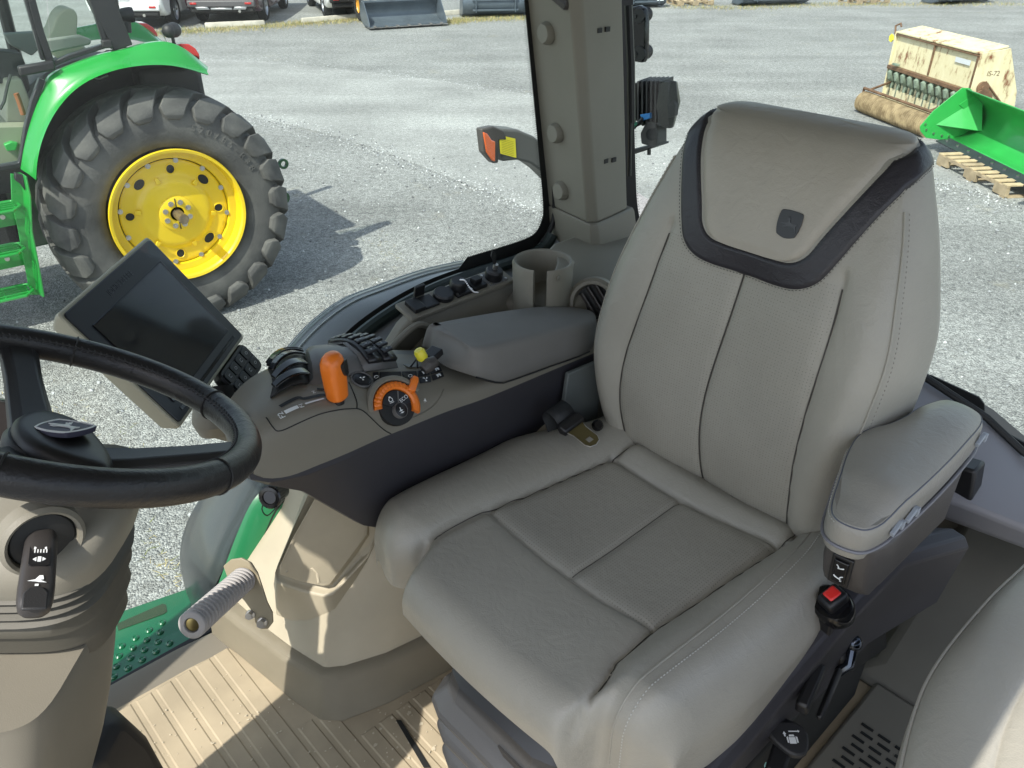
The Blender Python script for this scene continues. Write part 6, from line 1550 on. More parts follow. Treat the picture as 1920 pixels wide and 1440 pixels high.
# plate in two halves around the slot
b.prism([tong(*p) for p in ol[:4] + [(.030, -.007), hole[1], hole[0], (-.026, -.007)]], nn)
b.prism([tong(*p) for p in [(-.026, .006), hole[3], hole[2], (.030, .006)] + ol[5:]], nn)
b.prism([tong(*p) for p in [(-.026, -.007), hole[0], hole[3], (-.026, .006)]], nn)
b.prism([tong(*p) for p in [hole[1], (.030, -.007), ol[3], ol[4], ol[5], (.030, .006), hole[2]]], nn)
b.build('tongue', mat('bronze_tongue', (.20, .165, .075), .32, metal=.7), sb)
b = MB(); b.tube([tong(x, y) + nn * .6 for x, y in ol + [ol[0]]], .0012, 6); b.build('tongue_edge', m_steel, sb)
W0 = [CZ(1078, 765, 1.79), CZ(1040, 808, 1.785)]
b = MB(); b.loft([onm(TM_, [(-.024, -.026, -.006), (-.024, .026, -.006), (-.024, .026, .008), (-.024, -.026, .008)]), onm(TM_, [(-.040, -.028, -.010), (-.040, .028, -.010), (-.040, .028, .014), (-.040, -.028, .014)]), onm(TM_, [(-.052, -.024, -.008), (-.052, .024, -.008), (-.052, .024, .010), (-.052, -.024, .010)])]); b.build('tongue_cover', m_blk, sb, bevel=.004)
m_web = mat('belt_webbing', (.015, .017, .019), .6, bump=.6, bscale=500, bdist=.001)
b = MB(); path = crom([(-.045, 0, .0), (-.060, 0, .018), (-.085, 0, .016), (-.095, 0, -.006), (-.085, 0, -.03), (-.07, 0, -.07)], 5)
b.grid([[TM_ @ (p + Vector((0, -.023, 0))), TM_ @ p, TM_ @ (p + Vector((0, .023, 0)))] for p in path]); b.build('webbing', m_web, sb, solid=.0016)
b = MB(); c = CZ(1120, 798, 1.75); b.lathe([(.0, .01), (.008, .01), (.012, .004), (.012, 0)], tuple(c), (.4, .6, .7), 16); b.build('anchor_bolt', m_gblk, sb)
# upright metal plate of the belt anchor seen between console and backrest
b = MB(); P_ = [(-1.06, -.965, 1.825), (-1.03, -.965, 1.60), (-1.14, -.945, 1.60), (-1.14, -.945, 1.835)]; b.prism(P_, (0, -.01, 0)); b.build('seat_side_plate', mat('grey_green_plate', (.12, .135, .13), .55), seat, bevel=.002)

# ---- instructor seat in the near corner
ps = thing('passenger_seat', 'second beige leather seat, only its rounded edge showing in the near right corner', 'seat', (-.85, .12, 1.25))
def pprof():
    pass
edge_px = [(1960, 1010), (1920, 1052), (1860, 1108), (1800, 1176), (1762, 1226), (1733, 1275), (1712, 1330), (1697, 1385), (1686, 1440), (1680, 1500), (1690, 1580)]
E0 = crom([CZ(x, y, 1.79) for x, y in edge_px], 6)
rows = []
for i, p in enumerate(E0):
    row = []
    for k, (o, dz_) in enumerate(((.012, -.16), (.004, -.08), (.0, -.03), (.003, -.008), (.012, .006), (.03, .018), (.055, .026), (.085, .030), (.097, .0262), (.1005, .022), (.104, .0262), (.13, .031), (.20, .033), (.34, .030))):
        row.append(Vector((p.x + .25 * o, p.y + o, p.z + dz_)))
    rows.append(row)
b = MB(); b.grid(rows); pc_ = b.build('cushion', m_lea, ps, sub=2)
b = MB(); b.tube([r[3] + Vector((0, 0, .001)) for r in rows], .0022, 6); b.build('piping', m_lea, pc_)
b = MB(); b.box((-.85, .10, 1.52), (.6, .2, .25)); b.build('seat_frame', m_dgrey, ps, bevel=.02)
# ================================================================ RIGHT HAND CONTROL CONSOLE
con = thing('control_console', 'armrest control console with orange lever, orange dial and padded lid beside the seat', 'control console', (-.75, -1.0, 1.70))
# sections along x: outer bottom, outer top, crown, inner shoulder, inner upper, inner lower
CT = [  # x,    y_out, z_out, y_crown, z_crown, y_sh, z_sh, y_in, z_in, y_lo, z_lo
 (-.378, -1.070, 1.930, -1.030, 1.945, -1.000, 1.945, -.990, 1.930, -.985, 1.912),
 (-.395, -1.120, 1.940, -1.060, 1.970, -1.020, 1.975, -.992, 1.955, -.982, 1.897),
 (-.43, -1.160, 1.945, -1.080, 1.980, -1.025, 1.986, -.992, 1.965, -.980, 1.884),
 (-.48, -1.190, 1.950, -1.100, 1.985, -1.025, 1.985, -.992, 1.966, -.980, 1.879),
 (-.54, -1.200, 1.952, -1.120, 1.982, -1.030, 1.970, -.992, 1.952, -.980, 1.875),
 (-.60, -1.200, 1.948, -1.120, 1.970, -1.040, 1.957, -.995, 1.926, -.982, 1.872),
 (-.66, -1.190, 1.935, -1.110, 1.953, -1.045, 1.945, -.998, 1.908, -.983, 1.867),
 (-.75, -1.170, 1.915, -1.100, 1.925, -1.045, 1.917, -1.000, 1.892, -.984, 1.860),
 (-.85, -1.160, 1.885, -1.100, 1.890, -1.030, 1.880, -.995, 1.872, -.984, 1.848),
 (-1.05, -1.150, 1.870, -1.090, 1.872, -1.020, 1.868, -.994, 1.862, -.984, 1.836),
 (-1.17, -1.140, 1.860, -1.080, 1.862, -1.020, 1.860, -.994, 1.855, -.984, 1.828)]
CT.sort()
def cs(x):
    v = interp(x, CT); return [Vector((x, v[2*i], v[2*i+1])) for i in range(5)]
def csurf(x, u, lift=0.0):
    """u: 0 outer .. 1 inner lower, smooth along the five section points"""
    P = cs(x); k = min(3.9999, max(0, u * 4)); i = int(k); f = k - i
    def at(xx):
        Q = cs(xx); i0, i1, i2, i3 = max(0, i-1), i, i+1, min(4, i+2)
        p0, p1, p2, p3 = Q[i0], Q[i1], Q[i2], Q[i3]
        return 0.5 * ((2*p1) + (p2-p0)*f + (2*p0 - 5*p1 + 4*p2 - p3)*f*f + (3*p1 - p0 - 3*p2 + p3)*f**3)
    p = at(x)
    if lift:
        e1 = at(x + .002) - p
        u2 = min(.999, u + .01); P2 = csurf(x, u2) if u2 > u else p; e2 = P2 - p
        n_ = e1.cross(e2)
        if n_.length > 0:
            n_.normalize()
            if n_.z < 0 and n_.y < .3: n_ = -n_
            if n_.dot(Vector((0, .3, 1))) < 0: n_ = -n_
            p = p + n_ * lift
    return p
CGRID = []
def cproj(p):
    w = CABM @ p; zz = w.y * CP - (w.z - H_CAM) * SP; up_ = w.y * SP + (w.z - H_CAM) * CP
    return 960 + F_PX * w.x / zz, 720 - F_PX * up_ / zz
for i_ in range(100):
    for j_ in range(61):
        x_ = -.385 - .50 * i_ / 99; u_ = j_ / 60; q_ = cproj(csurf(x_, u_)); CGRID.append((q_[0], q_[1], x_, u_))
def cxu(px, py):                                            # where on the console's skin a photo point lies
    g_ = min(CGRID, key=lambda q: (q[0] - px) ** 2 + (q[1] - py) ** 2); x, u = g_[2], g_[3]; st_ = .005
    for _ in range(7):
        best = (1e9, x, u)
        for dx in (-1, 0, 1):
            for du in (-1, 0, 1):
                uu_ = min(1, max(0, u + du * st_ * 3)); q = cproj(csurf(x + dx * st_, uu_)); d = (q[0] - px) ** 2 + (q[1] - py) ** 2
                if d < best[0]: best = (d, x + dx * st_, uu_)
        x, u = best[1], best[2]; st_ *= .55
    return x, u
def csn(x, u):
    p = csurf(x, u); q = csurf(x, u, .01); return (q - p).normalized()
b = MB(); rings = []
for k in range(61):
    x = -.378 - (1.17 - .378) * k / 60
    P = [csurf(x, i / 24) for i in range(25)]
    rings.append(P + [Vector((x, P[-1].y - .02, P[-1].z - .012)), Vector((x, -1.05, P[-1].z - .02)), Vector((x, P[0].y + .03, P[-1].z - .02)), Vector((x, P[0].y + .004, P[0].z - .04))])
b.loft(rings); body = b.build('body', m_tan, con, angle=50)
# dark skirt
b = MB(); rings = []
for x, zt, zb, yt, yb in ((-.372, 1.915, 1.898, -.992, -1.0), (-.40, 1.897, 1.872, -.986, -.998), (-.46, 1.881, 1.822, -.984, -1.004), (-.51, 1.877, 1.755, -.984, -1.010), (-.57, 1.873, 1.675, -.984, -1.014), (-.62, 1.870, 1.635, -.984, -1.014), (-.75, 1.860, 1.62, -.985, -1.012), (-.85, 1.850, 1.62, -.986, -1.008), (-1.05, 1.838, 1.62, -.986, -1.005), (-1.18, 1.83, 1.62, -.986, -1.005)):
    rings.append([(x, yt - .10, zt - .005), (x, yt, zt), (x, yt + .003, zt - .012), (x, yb, zb), (x, yb - .03, zb - .01), (x, yb - .12, zb - .0), (x, yt - .14, zt - .02)])
b.loft(rings); b.build('skirt', m_purp, con, bevel=.008, seg=3, angle=25)
def cline(pts, r, name, m, parent, lift=.0003, n=6):           # seam drawn on the console surface: (x, u)
    P = crom([(x, u, 0) for x, u in pts], n); b = MB(); b.tube([csurf(p.x, p.y, lift) for p in P], r, 5); return b.build(name, m, parent)
cline([cxu(499, 783), cxu(511, 800), cxu(525, 808), cxu(563, 792), cxu(605, 775), cxu(647, 767), cxu(669, 766)], .0010, 'seam', m_tdark, body)
cline([cxu(654, 717), cxu(663, 737), cxu(669, 754), cxu(669, 766)], .0010, 'seam', m_tdark, body)
cline([cxu(669, 766), cxu(680, 770), cxu(699, 787), cxu(726, 810), cxu(733, 813)], .0010, 'seam', m_tdark, body)
# padded lid (the elbow rest) with cut front corner
PT = [(-.722, -1.072), (-.775, -1.078), (-.90, -1.052), (-1.02, -1.000), (-1.13, -.975), (-1.15, -.90), (-1.12, -.875), (-.99, -.876), (-.88, -.878), (-.80, -.880), (-.762, -.892), (-.742, -.925), (-.728, -.98), (-.718, -1.04)]
PT = [(-.832, -1.135), (-.808, -1.09), (-.800, -1.05), (-.808, -1.02), (-.832, -.992), (-.87, -.981), (-.94, -.979), (-1.02, -.979), (-1.14, -.981), (-1.20, -1.02), (-1.18, -1.07), (-1.10, -1.115), (-1.0, -1.145), (-.88, -1.158), (-.83, -1.155)]
PC = [(p.x, p.y) for p in crom([(x, y, 0) for x, y in PT], 3, True)]
ar_ = sum(PC[i-1][0] * PC[i][1] - PC[i][0] * PC[i-1][1] for i in range(len(PC))); sg2 = 1 if ar_ > 0 else -1
def inset2(P, d, s_=None):
    out = []; n = len(P)
    for i in range(n):
        p, q, r = Vector(P[i-1]), Vector(P[i]), Vector(P[(i+1) % n]); t_ = (r - p).normalized(); out.append(q + Vector((-t_.y, t_.x)) * d * sg2)
    return out
def ins_to(P, k): c = Vector((-.90, -.965)); return [Vector(q) + (c - Vector(q)) * k for q in P]
def lower(x): return 1.905 + .045 * sstep(-1.1, -.74, x) * 0
b = MB(); rings = []
def zb_(x): return 1.870 + .075 * sstep(-.90, -.79, x) * .55 + .10 * (x + .85) * (1 if x < -.85 else 0)
def zt_(x): return 1.953 + .15 * (x + .85)
for d, f in ((.004, 0), (.0, .04), (.0, .35), (.001, .75), (.003, .93), (.007, 1.0), (.012, 1.03), (.02, 1.045)):
    Q = inset2(PC, d)
    row = []
    for q in Q:
        fr_ = sstep(-.84, -.79, q.x) * f                      # the front face leans back
        x = q.x - .050 * fr_ * sstep(-.86, -.79, q.x); y = q.y
        out_ = sstep(-1.09, -1.15, y) * f
        row.append((x, y + .020 * out_, zb_(q.x) + (zt_(x) - zb_(q.x)) * f))
    rings.append(row)
b.loft(rings, True, True); pad = b.build('padded_lid', m_pad, con, angle=0)
b = MB(); b.tube([(q.x, q.y, zb_(q.x) + .0005) for q in inset2(PC, -.001) if q.y > -1.02 and -1.16 < q.x < -.83], .0018, 5); b.build('lid_gap', m_tdark, con)
# grey crown cover between paddles and keys
ccov = []
def xfront(u): return -.462 - .080 * (1 - min(1, u / .42)) ** .8
b = MB(); rows = []
for k in range(15):
    t = k / 14; row = []
    for u, h in ((.0, -.004), (.02, .006), (.07, .016), (.15, .022), (.25, .024), (.34, .021), (.40, .012), (.425, .001)):
        x = (xfront(u) - .058) + (-.640 - (xfront(u) - .058)) * t
        row.append(csurf(x, u, (h - .006 * (1 - sstep(0, .25, t))) if 0 < k < 14 else min(h, .0)))
    rows.append(row)
b.grid(rows); cover = b.build('crown_cover', m_gcon, con, angle=40)
# black paddle levers: two groups, each a curved plate over the crown front
def paddle(u, wu, hh):
    b = MB(); rings = []; x0 = xfront(u) + .012
    for k in range(10):
        t = k / 9; x = x0 - .066 * t; h = .004 + hh * sin(pi * (.10 + .74 * t)) ** .8
        A_, B_ = csurf(x, max(0, u - wu / 2), h), csurf(x, u + wu / 2, h); n_ = csn(x, u) * .004
        rings.append([A_, B_, B_ + n_ - (B_ - A_) * .08, A_ + n_ + (B_ - A_) * .08])
    b.loft(rings); return b.build('paddle', m_gblk, con, bevel=.0016, seg=2, angle=30)
for u, hh in ((.035, .016), (.090, .019), (.165, .020), (.222, .020), (.300, .018), (.365, .016)): paddle(u, .046 if u < .28 else .056, hh)
b = MB(); b.grid([[csurf(xfront(u) + .016 - .074 * t, u, .002 + .007 * sin(pi * t)) for u in (.0, .08, .16, .24, .32, .405)] for t in (0, .25, .5, .75, 1)]); b.build('paddle_bed', m_tdark, con, solid=.003)
b = MB(); b.lathe([(0, .006), (.010, .006), (.013, .002), (.013, 0)], tuple(csurf(-.397, .36, .002)), tuple(csn(-.40, .36)), 18); b.build('side_button', m_gcon, con)
# bank of small keys on the crown's rear edge
b = MB()
for i in range(2):
    rows = [[csurf(x, u, .020 + .010 * sin(pi * u / .42)) for u in [.0 + .042 * k for k in range(11)]] for x in ((-.642, -.668) if i == 0 else (-.672, -.698))]
    b2 = MB(); b2.grid(rows); b2.build('key_bank', m_key, con, solid=.008)
kb = m_key
for i in range(2):
    for k in range(7):
        u = .03 + k * .055; x = -.655 - i * .030
        p = csurf(x, u, .028 + .010 * sin(pi * u / .42)); n_ = csn(x, u); M = axes(p, (1, 0, 0), n_)
        b = MB(); b.box((0, 0, 0), (.021, .012, .005)); b.v = [tuple(M @ Vector(q)) for q in b.v]; ko = b.build('key', m_gcon if (k == 0) else m_key, con, bevel=.0015)
        icon(M, [[(-.3, -.3), (.3, -.2), (.3, 0), (-.3, 0)], [(-.1, .1), (.2, .1), (.2, .3), (-.1, .3)]], .0027, 'key_symbol', ko, m=mat('dim_print', (.25, .27, .28), .5), s=.008)
b = MB(); b.grid([[csurf(x, u, h) for u, h in ((.0, .006), (.08, .020), (.2, .027), (.33, .022), (.43, .004))] for x in (-.634, -.704)]); b.build('key_bank_base', m_gcon, con, solid=.003)
# slot with gate and scale for the orange lever
gate = [cxu(525, 763), cxu(545, 752), cxu(560, 746), cxu(570, 748), cxu(590, 744), cxu(605, 741), cxu(620, 743)]
def csline(pts, w, name, m, lift, par, n=4):
    P = crom([(x, u, 0) for x, u in pts], n); rows = []
    for i, p in enumerate(P):
        c = csurf(p.x, p.y, lift); q = csurf(P[min(i+1, len(P)-1)].x, P[min(i+1, len(P)-1)].y, lift); r_ = csurf(P[max(0, i-1)].x, P[max(0, i-1)].y, lift)
        t_ = (q - r_).normalized(); s_ = csn(p.x, p.y).cross(t_).normalized(); rows.append([c - s_ * w/2, c + s_ * w/2])
    b = MB(); b.grid(rows); return b.build(name, m, par, smooth=False)
csline(gate, .007, 'gate_slot', m_tdark, .0010, body)
csline([cxu(594, 730), cxu(605, 731), cxu(622, 730)], .0055, 'gate_slot', m_tdark, .0013, body)
csline([cxu(612, 745), cxu(640, 752)], .016, 'gate_slot', m_tdark, .0012, body)
csline([cxu(534, 774), cxu(559, 763)], .0065, 'scale_bar', m_white, .0012, body)
csline([cxu(572, 758), cxu(607, 748)], .0035, 'scale_bar', m_white, .0012, body)
def ctext(t, x, u, size, lift=.0012, m=m_white, par=None, rot=0, xdir=None):
    p = csurf(x, u, lift); n_ = csn(x, u); xd = xdir or (csurf(x, u + .02) - csurf(x, u - .02))
    M = axes(p, xd, n_)
    if rot: M = M @ Matrix.Rotation(rot, 4, 'Z')
    return text_mesh(t, size, M, m, 'marking', par or body, depth=.0004)
# the driver reads it looking forward: letters stand with their tops towards +x
XD = Vector((.12, -1, -.25))
for t_, px, py, sz in (('F2', 528, 779, .013), ('F1', 565, 761, .010), ('N', 588, 736, .008)):
    x_, u_ = cxu(px, py); ctext(t_, x_, u_, sz, xdir=(0, -1, .35))
# orange lever: tapered handle with a dark button
p0 = csurf(*cxu(634, 752), .0); p0 = Vector((p0.x, p0.y, p0.z))
la = (Vector((p0.x - .004, p0.y - .004, p0.z + .093)) - p0); la.normalize()
b = MB(); ML = axes(p0, (1, .3, 0), la); rings = []
for h, rx, ry, o_ in ((.006, .0150, .014, 0), (.010, .0170, .0165, 0), (.03, .0185, .0175, 0), (.05, .0195, .0180, 0), (.062, .0198, .0182, 0), (.073, .0190, .0175, 0), (.081, .0165, .0150, -.001), (.087, .0115, .0105, -.002), (.089, .005, .0045, -.002)):
    rings.append([ML @ Vector((rx * math.copysign(abs(cos(t)) ** .8, cos(t)) + o_, ry * math.copysign(abs(sin(t)) ** .8, sin(t)), h)) for t in [2*pi*i/32 for i in range(32)]])
b.loft(rings); lev = b.build('speed_lever', m_orange, con, angle=60)
vd = (RO - p0); vd.z = 0; vd.normalize()
# button on the side turned to the seat back
bd_ = Vector((-.62, .78, .12)).normalized(); cb = p0 + la * .060 + bd_ * .0150
MBt = axes(cb, la.cross(bd_), bd_)
if (MBt.to_3x3() @ Vector((0, 1, 0))).z < 0: MBt = MBt @ Matrix.Diagonal((1, -1, 1, 1))
b = MB(); b.prism([MBt @ Vector((x, y, 0)) for x, y in [(p.x, p.y) for p in crom([(-.0095, .010, 0), (.006, .013, 0), (.009, .008, 0), (.0065, -.010, 0), (-.002, -.013, 0), (-.0085, -.004, 0)], 4, True)]], bd_ * .0055); b.build('thumb_button', m_blk, lev, bevel=.0012)
b = MB(); b.tube([p0 + la * -.004, p0 + la * .018], .010, 14); b.build('lever_stem', m_blk, lev)
# second small strip of flat switches with symbols and the round button
def cquad(x0, x1, u0, u1, lift, name, m, par, th=.0016, bevel=.0008):
    b = MB(); P = [csurf(x0, u0, lift), csurf(x1, u0, lift), csurf(x1, u1, lift), csurf(x0, u1, lift)]; n_ = csn((x0+x1)/2, (u0+u1)/2) * th
    b.prism(P, n_); return b.build(name, m, par, bevel=bevel)
def cM(x, u, lift):
    p = csurf(x, u, lift); return axes(p, (-1, 0, .0), csn(x, u))
# cells run backwards along the console between the crown cover and the dial
RB = cxu(678, 713); c0 = csurf(RB[0], RB[1], .001); b = MB(); n_ = csn(*RB); b.lathe([(0, .003), (.0135, .003), (.0150, .0025), (.0165, .001), (.0165, 0)], tuple(c0), tuple(n_), 32); rb_ = b.build('round_button', m_key, con)
b = MB(); b.lathe([(.0165, 0), (.018, .003), (.0195, .0025), (.020, 0)], tuple(c0), tuple(n_), 36); b.build('button_ring', m_gcon, rb_)
SY = {'truck': [[(-.5, -.15), (.1, -.15), (.1, .2), (-.5, .2)], [(.15, -.15), (.5, -.15), (.5, .05), (.35, .2), (.15, .2)], [(-.3, -.35), (-.1, -.35), (-.1, -.2), (-.3, -.2)], [(.2, -.35), (.4, -.35), (.4, -.2), (.2, -.2)]],
      'ring': [[(-.4, 0), (-.2, .25), (.2, .25), (.4, 0), (.3, 0), (.15, .17), (-.15, .17), (-.3, 0)], [(-.4, 0), (-.3, 0), (-.15, -.17), (.15, -.17), (.3, 0), (.4, 0), (.2, -.25), (-.2, -.25)]],
      'fan': [[(-.05, .05), (-.35, .35), (0, .4)], [(.05, .02), (.4, .3), (.45, -.02)], [(0, -.05), (.1, -.45), (-.2, -.35)]]}
def cpoly(px, lift, name, m, par, th=.0016):
    P = [cxu(x, y) for x, y in px]; c = (sum(p[0] for p in P) / len(P), sum(p[1] for p in P) / len(P)); n_ = csn(*c)
    b = MB(); b.prism([csurf(x, u, lift) for x, u in P], n_ * th); return b.build(name, m, par, bevel=.0007), c
for q_, sy in (([(698, 700), (709, 699), (711, 719), (700, 721)], 'ring'), ([(711, 699), (751, 698), (753, 718), (713, 720)], None), ([(753, 698), (780, 697), (783, 718), (756, 719)], 'ring'),
               ([(782, 697), (803, 693), (805, 704), (784, 708)], 'truck'), ([(785, 710), (806, 706), (808, 717), (787, 720)], 'fan'), ([(805, 692), (824, 687), (828, 697), (807, 703)], 'truck'), ([(808, 705), (829, 699), (832, 707), (811, 715)], 'truck')):
    o_, c_ = cpoly(q_, .001, 'flat_switch', m_key, con)
    if sy: icon(cM(c_[0], c_[1], .0030), SY[sy], 0, 'switch_symbol', o_, s=.012)
icon(cM(RB[0], RB[1], .0042), SY['fan'] + [[(.3, .0), (.6, .1), (.6, .2), (.3, .1)]], 0, 'switch_symbol', rb_, s=.011)
# the orange ratchet dial set into the inner slope
DX = cxu(738, 764); dc = csurf(DX[0], DX[1], .004); dn = (csn(DX[0] , DX[1] - .04) + Vector((0, .25, .15))).normalized(); MD = axes(dc, (-1, 0, 0), dn)
if (MD.to_3x3() @ Vector((0, 1, 0))).z > 0: pass
# local: X backwards (right in the picture), choose Y up the slope
if (MD.to_3x3() @ Vector((0, 1, 0))).z < 0: MD = MD @ Matrix.Diagonal((1, -1, 1, 1))
MD = MD @ Matrix.Diagonal((1.13, 1.13, 1.1, 1))
def arc(r, a0, a1, n, z): return [MD @ Vector((r * cos(radians(a0 + (a1 - a0) * i / n)), r * sin(radians(a0 + (a1 - a0) * i / n)), z)) for i in range(n + 1)]
b = MB(); b.loft([[a_, b_, c_, d_] for a_, b_, c_, d_ in zip(arc(.040, 10, 170, 30, .0), arc(.0405, 10, 170, 30, .012), arc(.048, 10, 170, 30, .010), arc(.050, 10, 170, 30, -.003))]); b.build('dial_hood', m_tan, con, bevel=.002, angle=40)
b = MB(); n_ = 56; secs = []
for i in range(n_ + 1):
    a = radians(-38 + 206 * i / n_); rg = .0007 * (1 if (i % 3 == 0 and i > 12) else 0)
    c_, s_ = cos(a), sin(a)
    secs.append([MD @ Vector((r * c_, r * s_, z)) for r, z in ((.0255, .002), (.026, .011), (.029, .0135 - rg), (.034, .0135 - rg * 2), (.0385 - rg * 1.5, .010), (.0395, .000))])
b.loft(secs); dial = b.build('orange_dial', m_orange, con, angle=28)
b = MB(); b.loft([[MD @ Vector(v) for v in ring] for ring in ([(.026, .016, .004), (.036, .008, .004), (.036, .008, .015), (.026, .016, .015)], [(.040, .028, .004), (.050, .020, .004), (.049, .021, .016), (.040, .028, .017)], [(.047, .033, .006), (.054, .026, .006), (.053, .027, .014), (.047, .033, .014)])]); b.build('dial_tab', m_orange, dial, bevel=.002)
b = MB(); P_ = [Vector(p) for p in arc(.0245, -8, 150, 24, .006)] + [MD @ Vector((.0, -.004, .006))]; b.prism(P_, dn * .003); face = b.build('dial_face', m_key, con, bevel=.0006)
b = MB(); b.loft([[MD @ Vector(v) for v in ((.003, .004, .0091), (.0045, .003, .0091), (.0125, .020, .0091), (.0105, .021, .0091))], [MD @ Vector(v) for v in ((.003, .004, .0096), (.0045, .003, .0096), (.0125, .020, .0096), (.0105, .021, .0096))]]); b.build('divider', m_gcon, face)
b = MB(); b.lathe([(0, .012), (.0105, .012), (.0120, .011), (.0125, .004)], tuple(MD @ Vector((.001, -.008, 0))), tuple(dn), 30); db = b.build('centre_button', m_key, con)
b = MB(); b.lathe([(.0122, .012), (.0132, .0125), (.0142, .010), (.0142, .002)], tuple(MD @ Vector((.001, -.008, 0))), tuple(dn), 30); b.build('button_ring', m_gcon, db)
b = MB(); b.prism([MD @ Vector((x, y, -.002)) for x, y in [(r * cos(t), r * sin(t)) for r, t in [(.030, 2*pi*k/36) for k in range(36)]]], dn * .008); b.build('dial_base', m_tdark, con)
ENG = [[(-.3, -.2), (-.35, .05), (-.15, .3), (-.15, .45), (.15, .45), (.15, .3), (.35, .05), (.3, -.2), (.2, -.2), (.24, .03), (.06, .25), (-.06, .25), (-.24, .03), (-.2, -.2)], [(-.3, -.32), (.3, -.32), (.3, -.22), (-.3, -.22)], [(-.35, -.5), (.35, -.5), (.35, -.42), (-.35, -.42)]]
icon(MD, ENG, .0092, 'engine_symbol', face, s=.011, ox=-.006, oy=.013)
icon(MD, [[(-.35, .0), (.0, .12), (.35, .0), (.0, -.12)], [(-.3, -.3), (.1, -.42), (.4, -.3), (.1, -.2)], [(-.08, .1), (.08, .1), (.05, .5), (-.05, .5)]], .0122, 'button_symbol', db, s=.011, ox=.001, oy=-.009)
text_mesh('ECO', .0085, MD @ Matrix.Translation((.0155, .006, .0093)) @ Matrix.Rotation(radians(12), 4, 'Z'), m_white, 'marking', face, depth=.0004, font_scale=.95)
icon(MD, [[(-.2, -.4), (0, -.1), (-.3, .0), (0, .1), (.1, .4), (.15, .1), (.35, .3), (.2, -.05), (.3, -.3), (.05, -.15)]], .0005, 'symbol', body, s=.009, ox=.052, oy=-.010)
# recess line round the dial
cline([cxu(732, 796), cxu(772, 784), cxu(805, 767), cxu(822, 750), cxu(833, 730)], .0014, 'recess_edge', m_tan, body, .0010)
# pocket behind the switches with the small yellow capped lever
b = MB(); P_ = [csurf(-.728, .10, .002), csurf(-.728, .42, .002), csurf(-.785, .42, .002), csurf(-.80, .30, .002), csurf(-.80, .08, .002)]; b.prism(P_, (0, 0, .001)); b.build('pocket', mat('pocket_grey', (.12, .125, .12), .4), con, smooth=False)
c = CZ(803, 684, 1.945); b = MB(); b.tube([c + Vector((.012, .0, -.006)), c, c + Vector((-.016, .0, .002))], [.010, .014, .010], 14); yk = b.build('mini_lever', m_arm, con)
c2 = CZ(789, 665, 1.962); b = MB(); b.lathe([(.0, .012), (.008, .011), (.0105, .007), (.0105, -.007), (.009, -.010)], tuple(c2), (.3, -.2, .9), 20); b.build('yellow_cap', m_yel, yk)
b = MB(); b.box(CZ(812, 664, 1.942), (.030, .026, .014), rot=(0, .2, .2)); b.build('hinge_block', m_blk, con, bevel=.002)
b = MB(); b.tube([CZ(770, 688, 1.935), CZ(782, 672, 1.945), CZ(783, 690, 1.935)], .002, 6); b.build('wire', m_blk, con)

# ================================================================ DISPLAY
mon = thing('display_monitor', 'square black touch display in a beige housing standing beyond the steering wheel', 'display', (-.396, -1.302, 1.9))
ya_, ti, ro = -.8365, .607, .032; mc = Vector((-.3962, -1.302, 2.041))
uu = Vector((sin(ya_), -cos(ya_), 0)); n0 = Vector((-cos(ya_), -sin(ya_), 0)); upv = Vector((-n0.x * sin(ti), -n0.y * sin(ti), cos(ti)))
u2 = uu * cos(ro) + upv * sin(ro); v2 = -uu * sin(ro) + upv * cos(ro); nm_ = u2.cross(v2)
if nm_.dot(RO - mc) < 0: nm_ = -nm_
MM = Matrix(((u2.x, v2.x, nm_.x, mc.x), (u2.y, v2.y, nm_.y, mc.y), (u2.z, v2.z, nm_.z, mc.z), (0, 0, 0, 1)))
W_, H_ = .290, .235
def rrect(w, h, r, n=5):
    out = []
    for sx, sy, a0 in ((1, 1, 0), (-1, 1, 90), (-1, -1, 180), (1, -1, 270)):
        for k in range(n + 1): a = radians(a0 + 90 * k / n); out.append((sx * (w/2 - r) + r * cos(a), sy * (h/2 - r) + r * sin(a)))
    return out
b = MB(); b.loft([[MM @ Vector((x, y, z)) for x, y in rrect(W_ + g_, H_ + g_, r_)] for z, g_, r_ in ((-.045, -.06, .012), (-.034, -.004, .010), (-.010, .012, .008), (-.002, .012, .008), (.0, .008, .007))])
b.build('housing', mat('display_housing', (.33, .32, .245), .5, bump=.3, bscale=800, bdist=.0006), mon, angle=30)
b = MB(); b.loft([[MM @ Vector((x, y, z)) for x, y in rrect(W_ - g_, H_ - g_, .006)] for z, g_ in ((-.002, 0), (.002, .0), (.003, .002))]); bez = b.build('bezel', mat('display_bezel', (.008, .009, .013), .35), mon, angle=30)
m_scr = mat('dark_screen', (.006, .009, .014), .09, coat=1)
m_scr.node_tree.nodes['Principled BSDF'].inputs['Coat Roughness'].default_value = .06
sx0, sx1, sy0, sy1 = -.120, .119, -.090, .078
b = MB(); b.prism([MM @ Vector(p) for p in ((sx0, sy0, .0032), (sx1, sy0, .0032), (sx1, sy1, .0032), (sx0, sy1, .0032))], nm_ * .0004); b.build('screen', m_scr, mon, smooth=False)
b = MB()
for (x0, y0, x1, y1) in ((sx0, sy0, sx1, sy0), (sx1, sy0, sx1, sy1), (sx1, sy1, sx0, sy1), (sx0, sy1, sx0, sy0)): b.tube([MM @ Vector((x0, y0, .0038)), MM @ Vector((x1, y1, .0038))], .0012, 5)
b.build('screen_edge', m_gblk, bez)
b = MB(); b.box((0, -.106, .0035), (.24, .006, .001)); b.v = [tuple(MM @ Vector(p)) for p in b.v]; b.build('lower_groove', m_gblk, bez)
MMt = MM
if MM.to_3x3().determinant() < 0: MMt = MM @ Matrix.Diagonal((-1, 1, 1, 1))
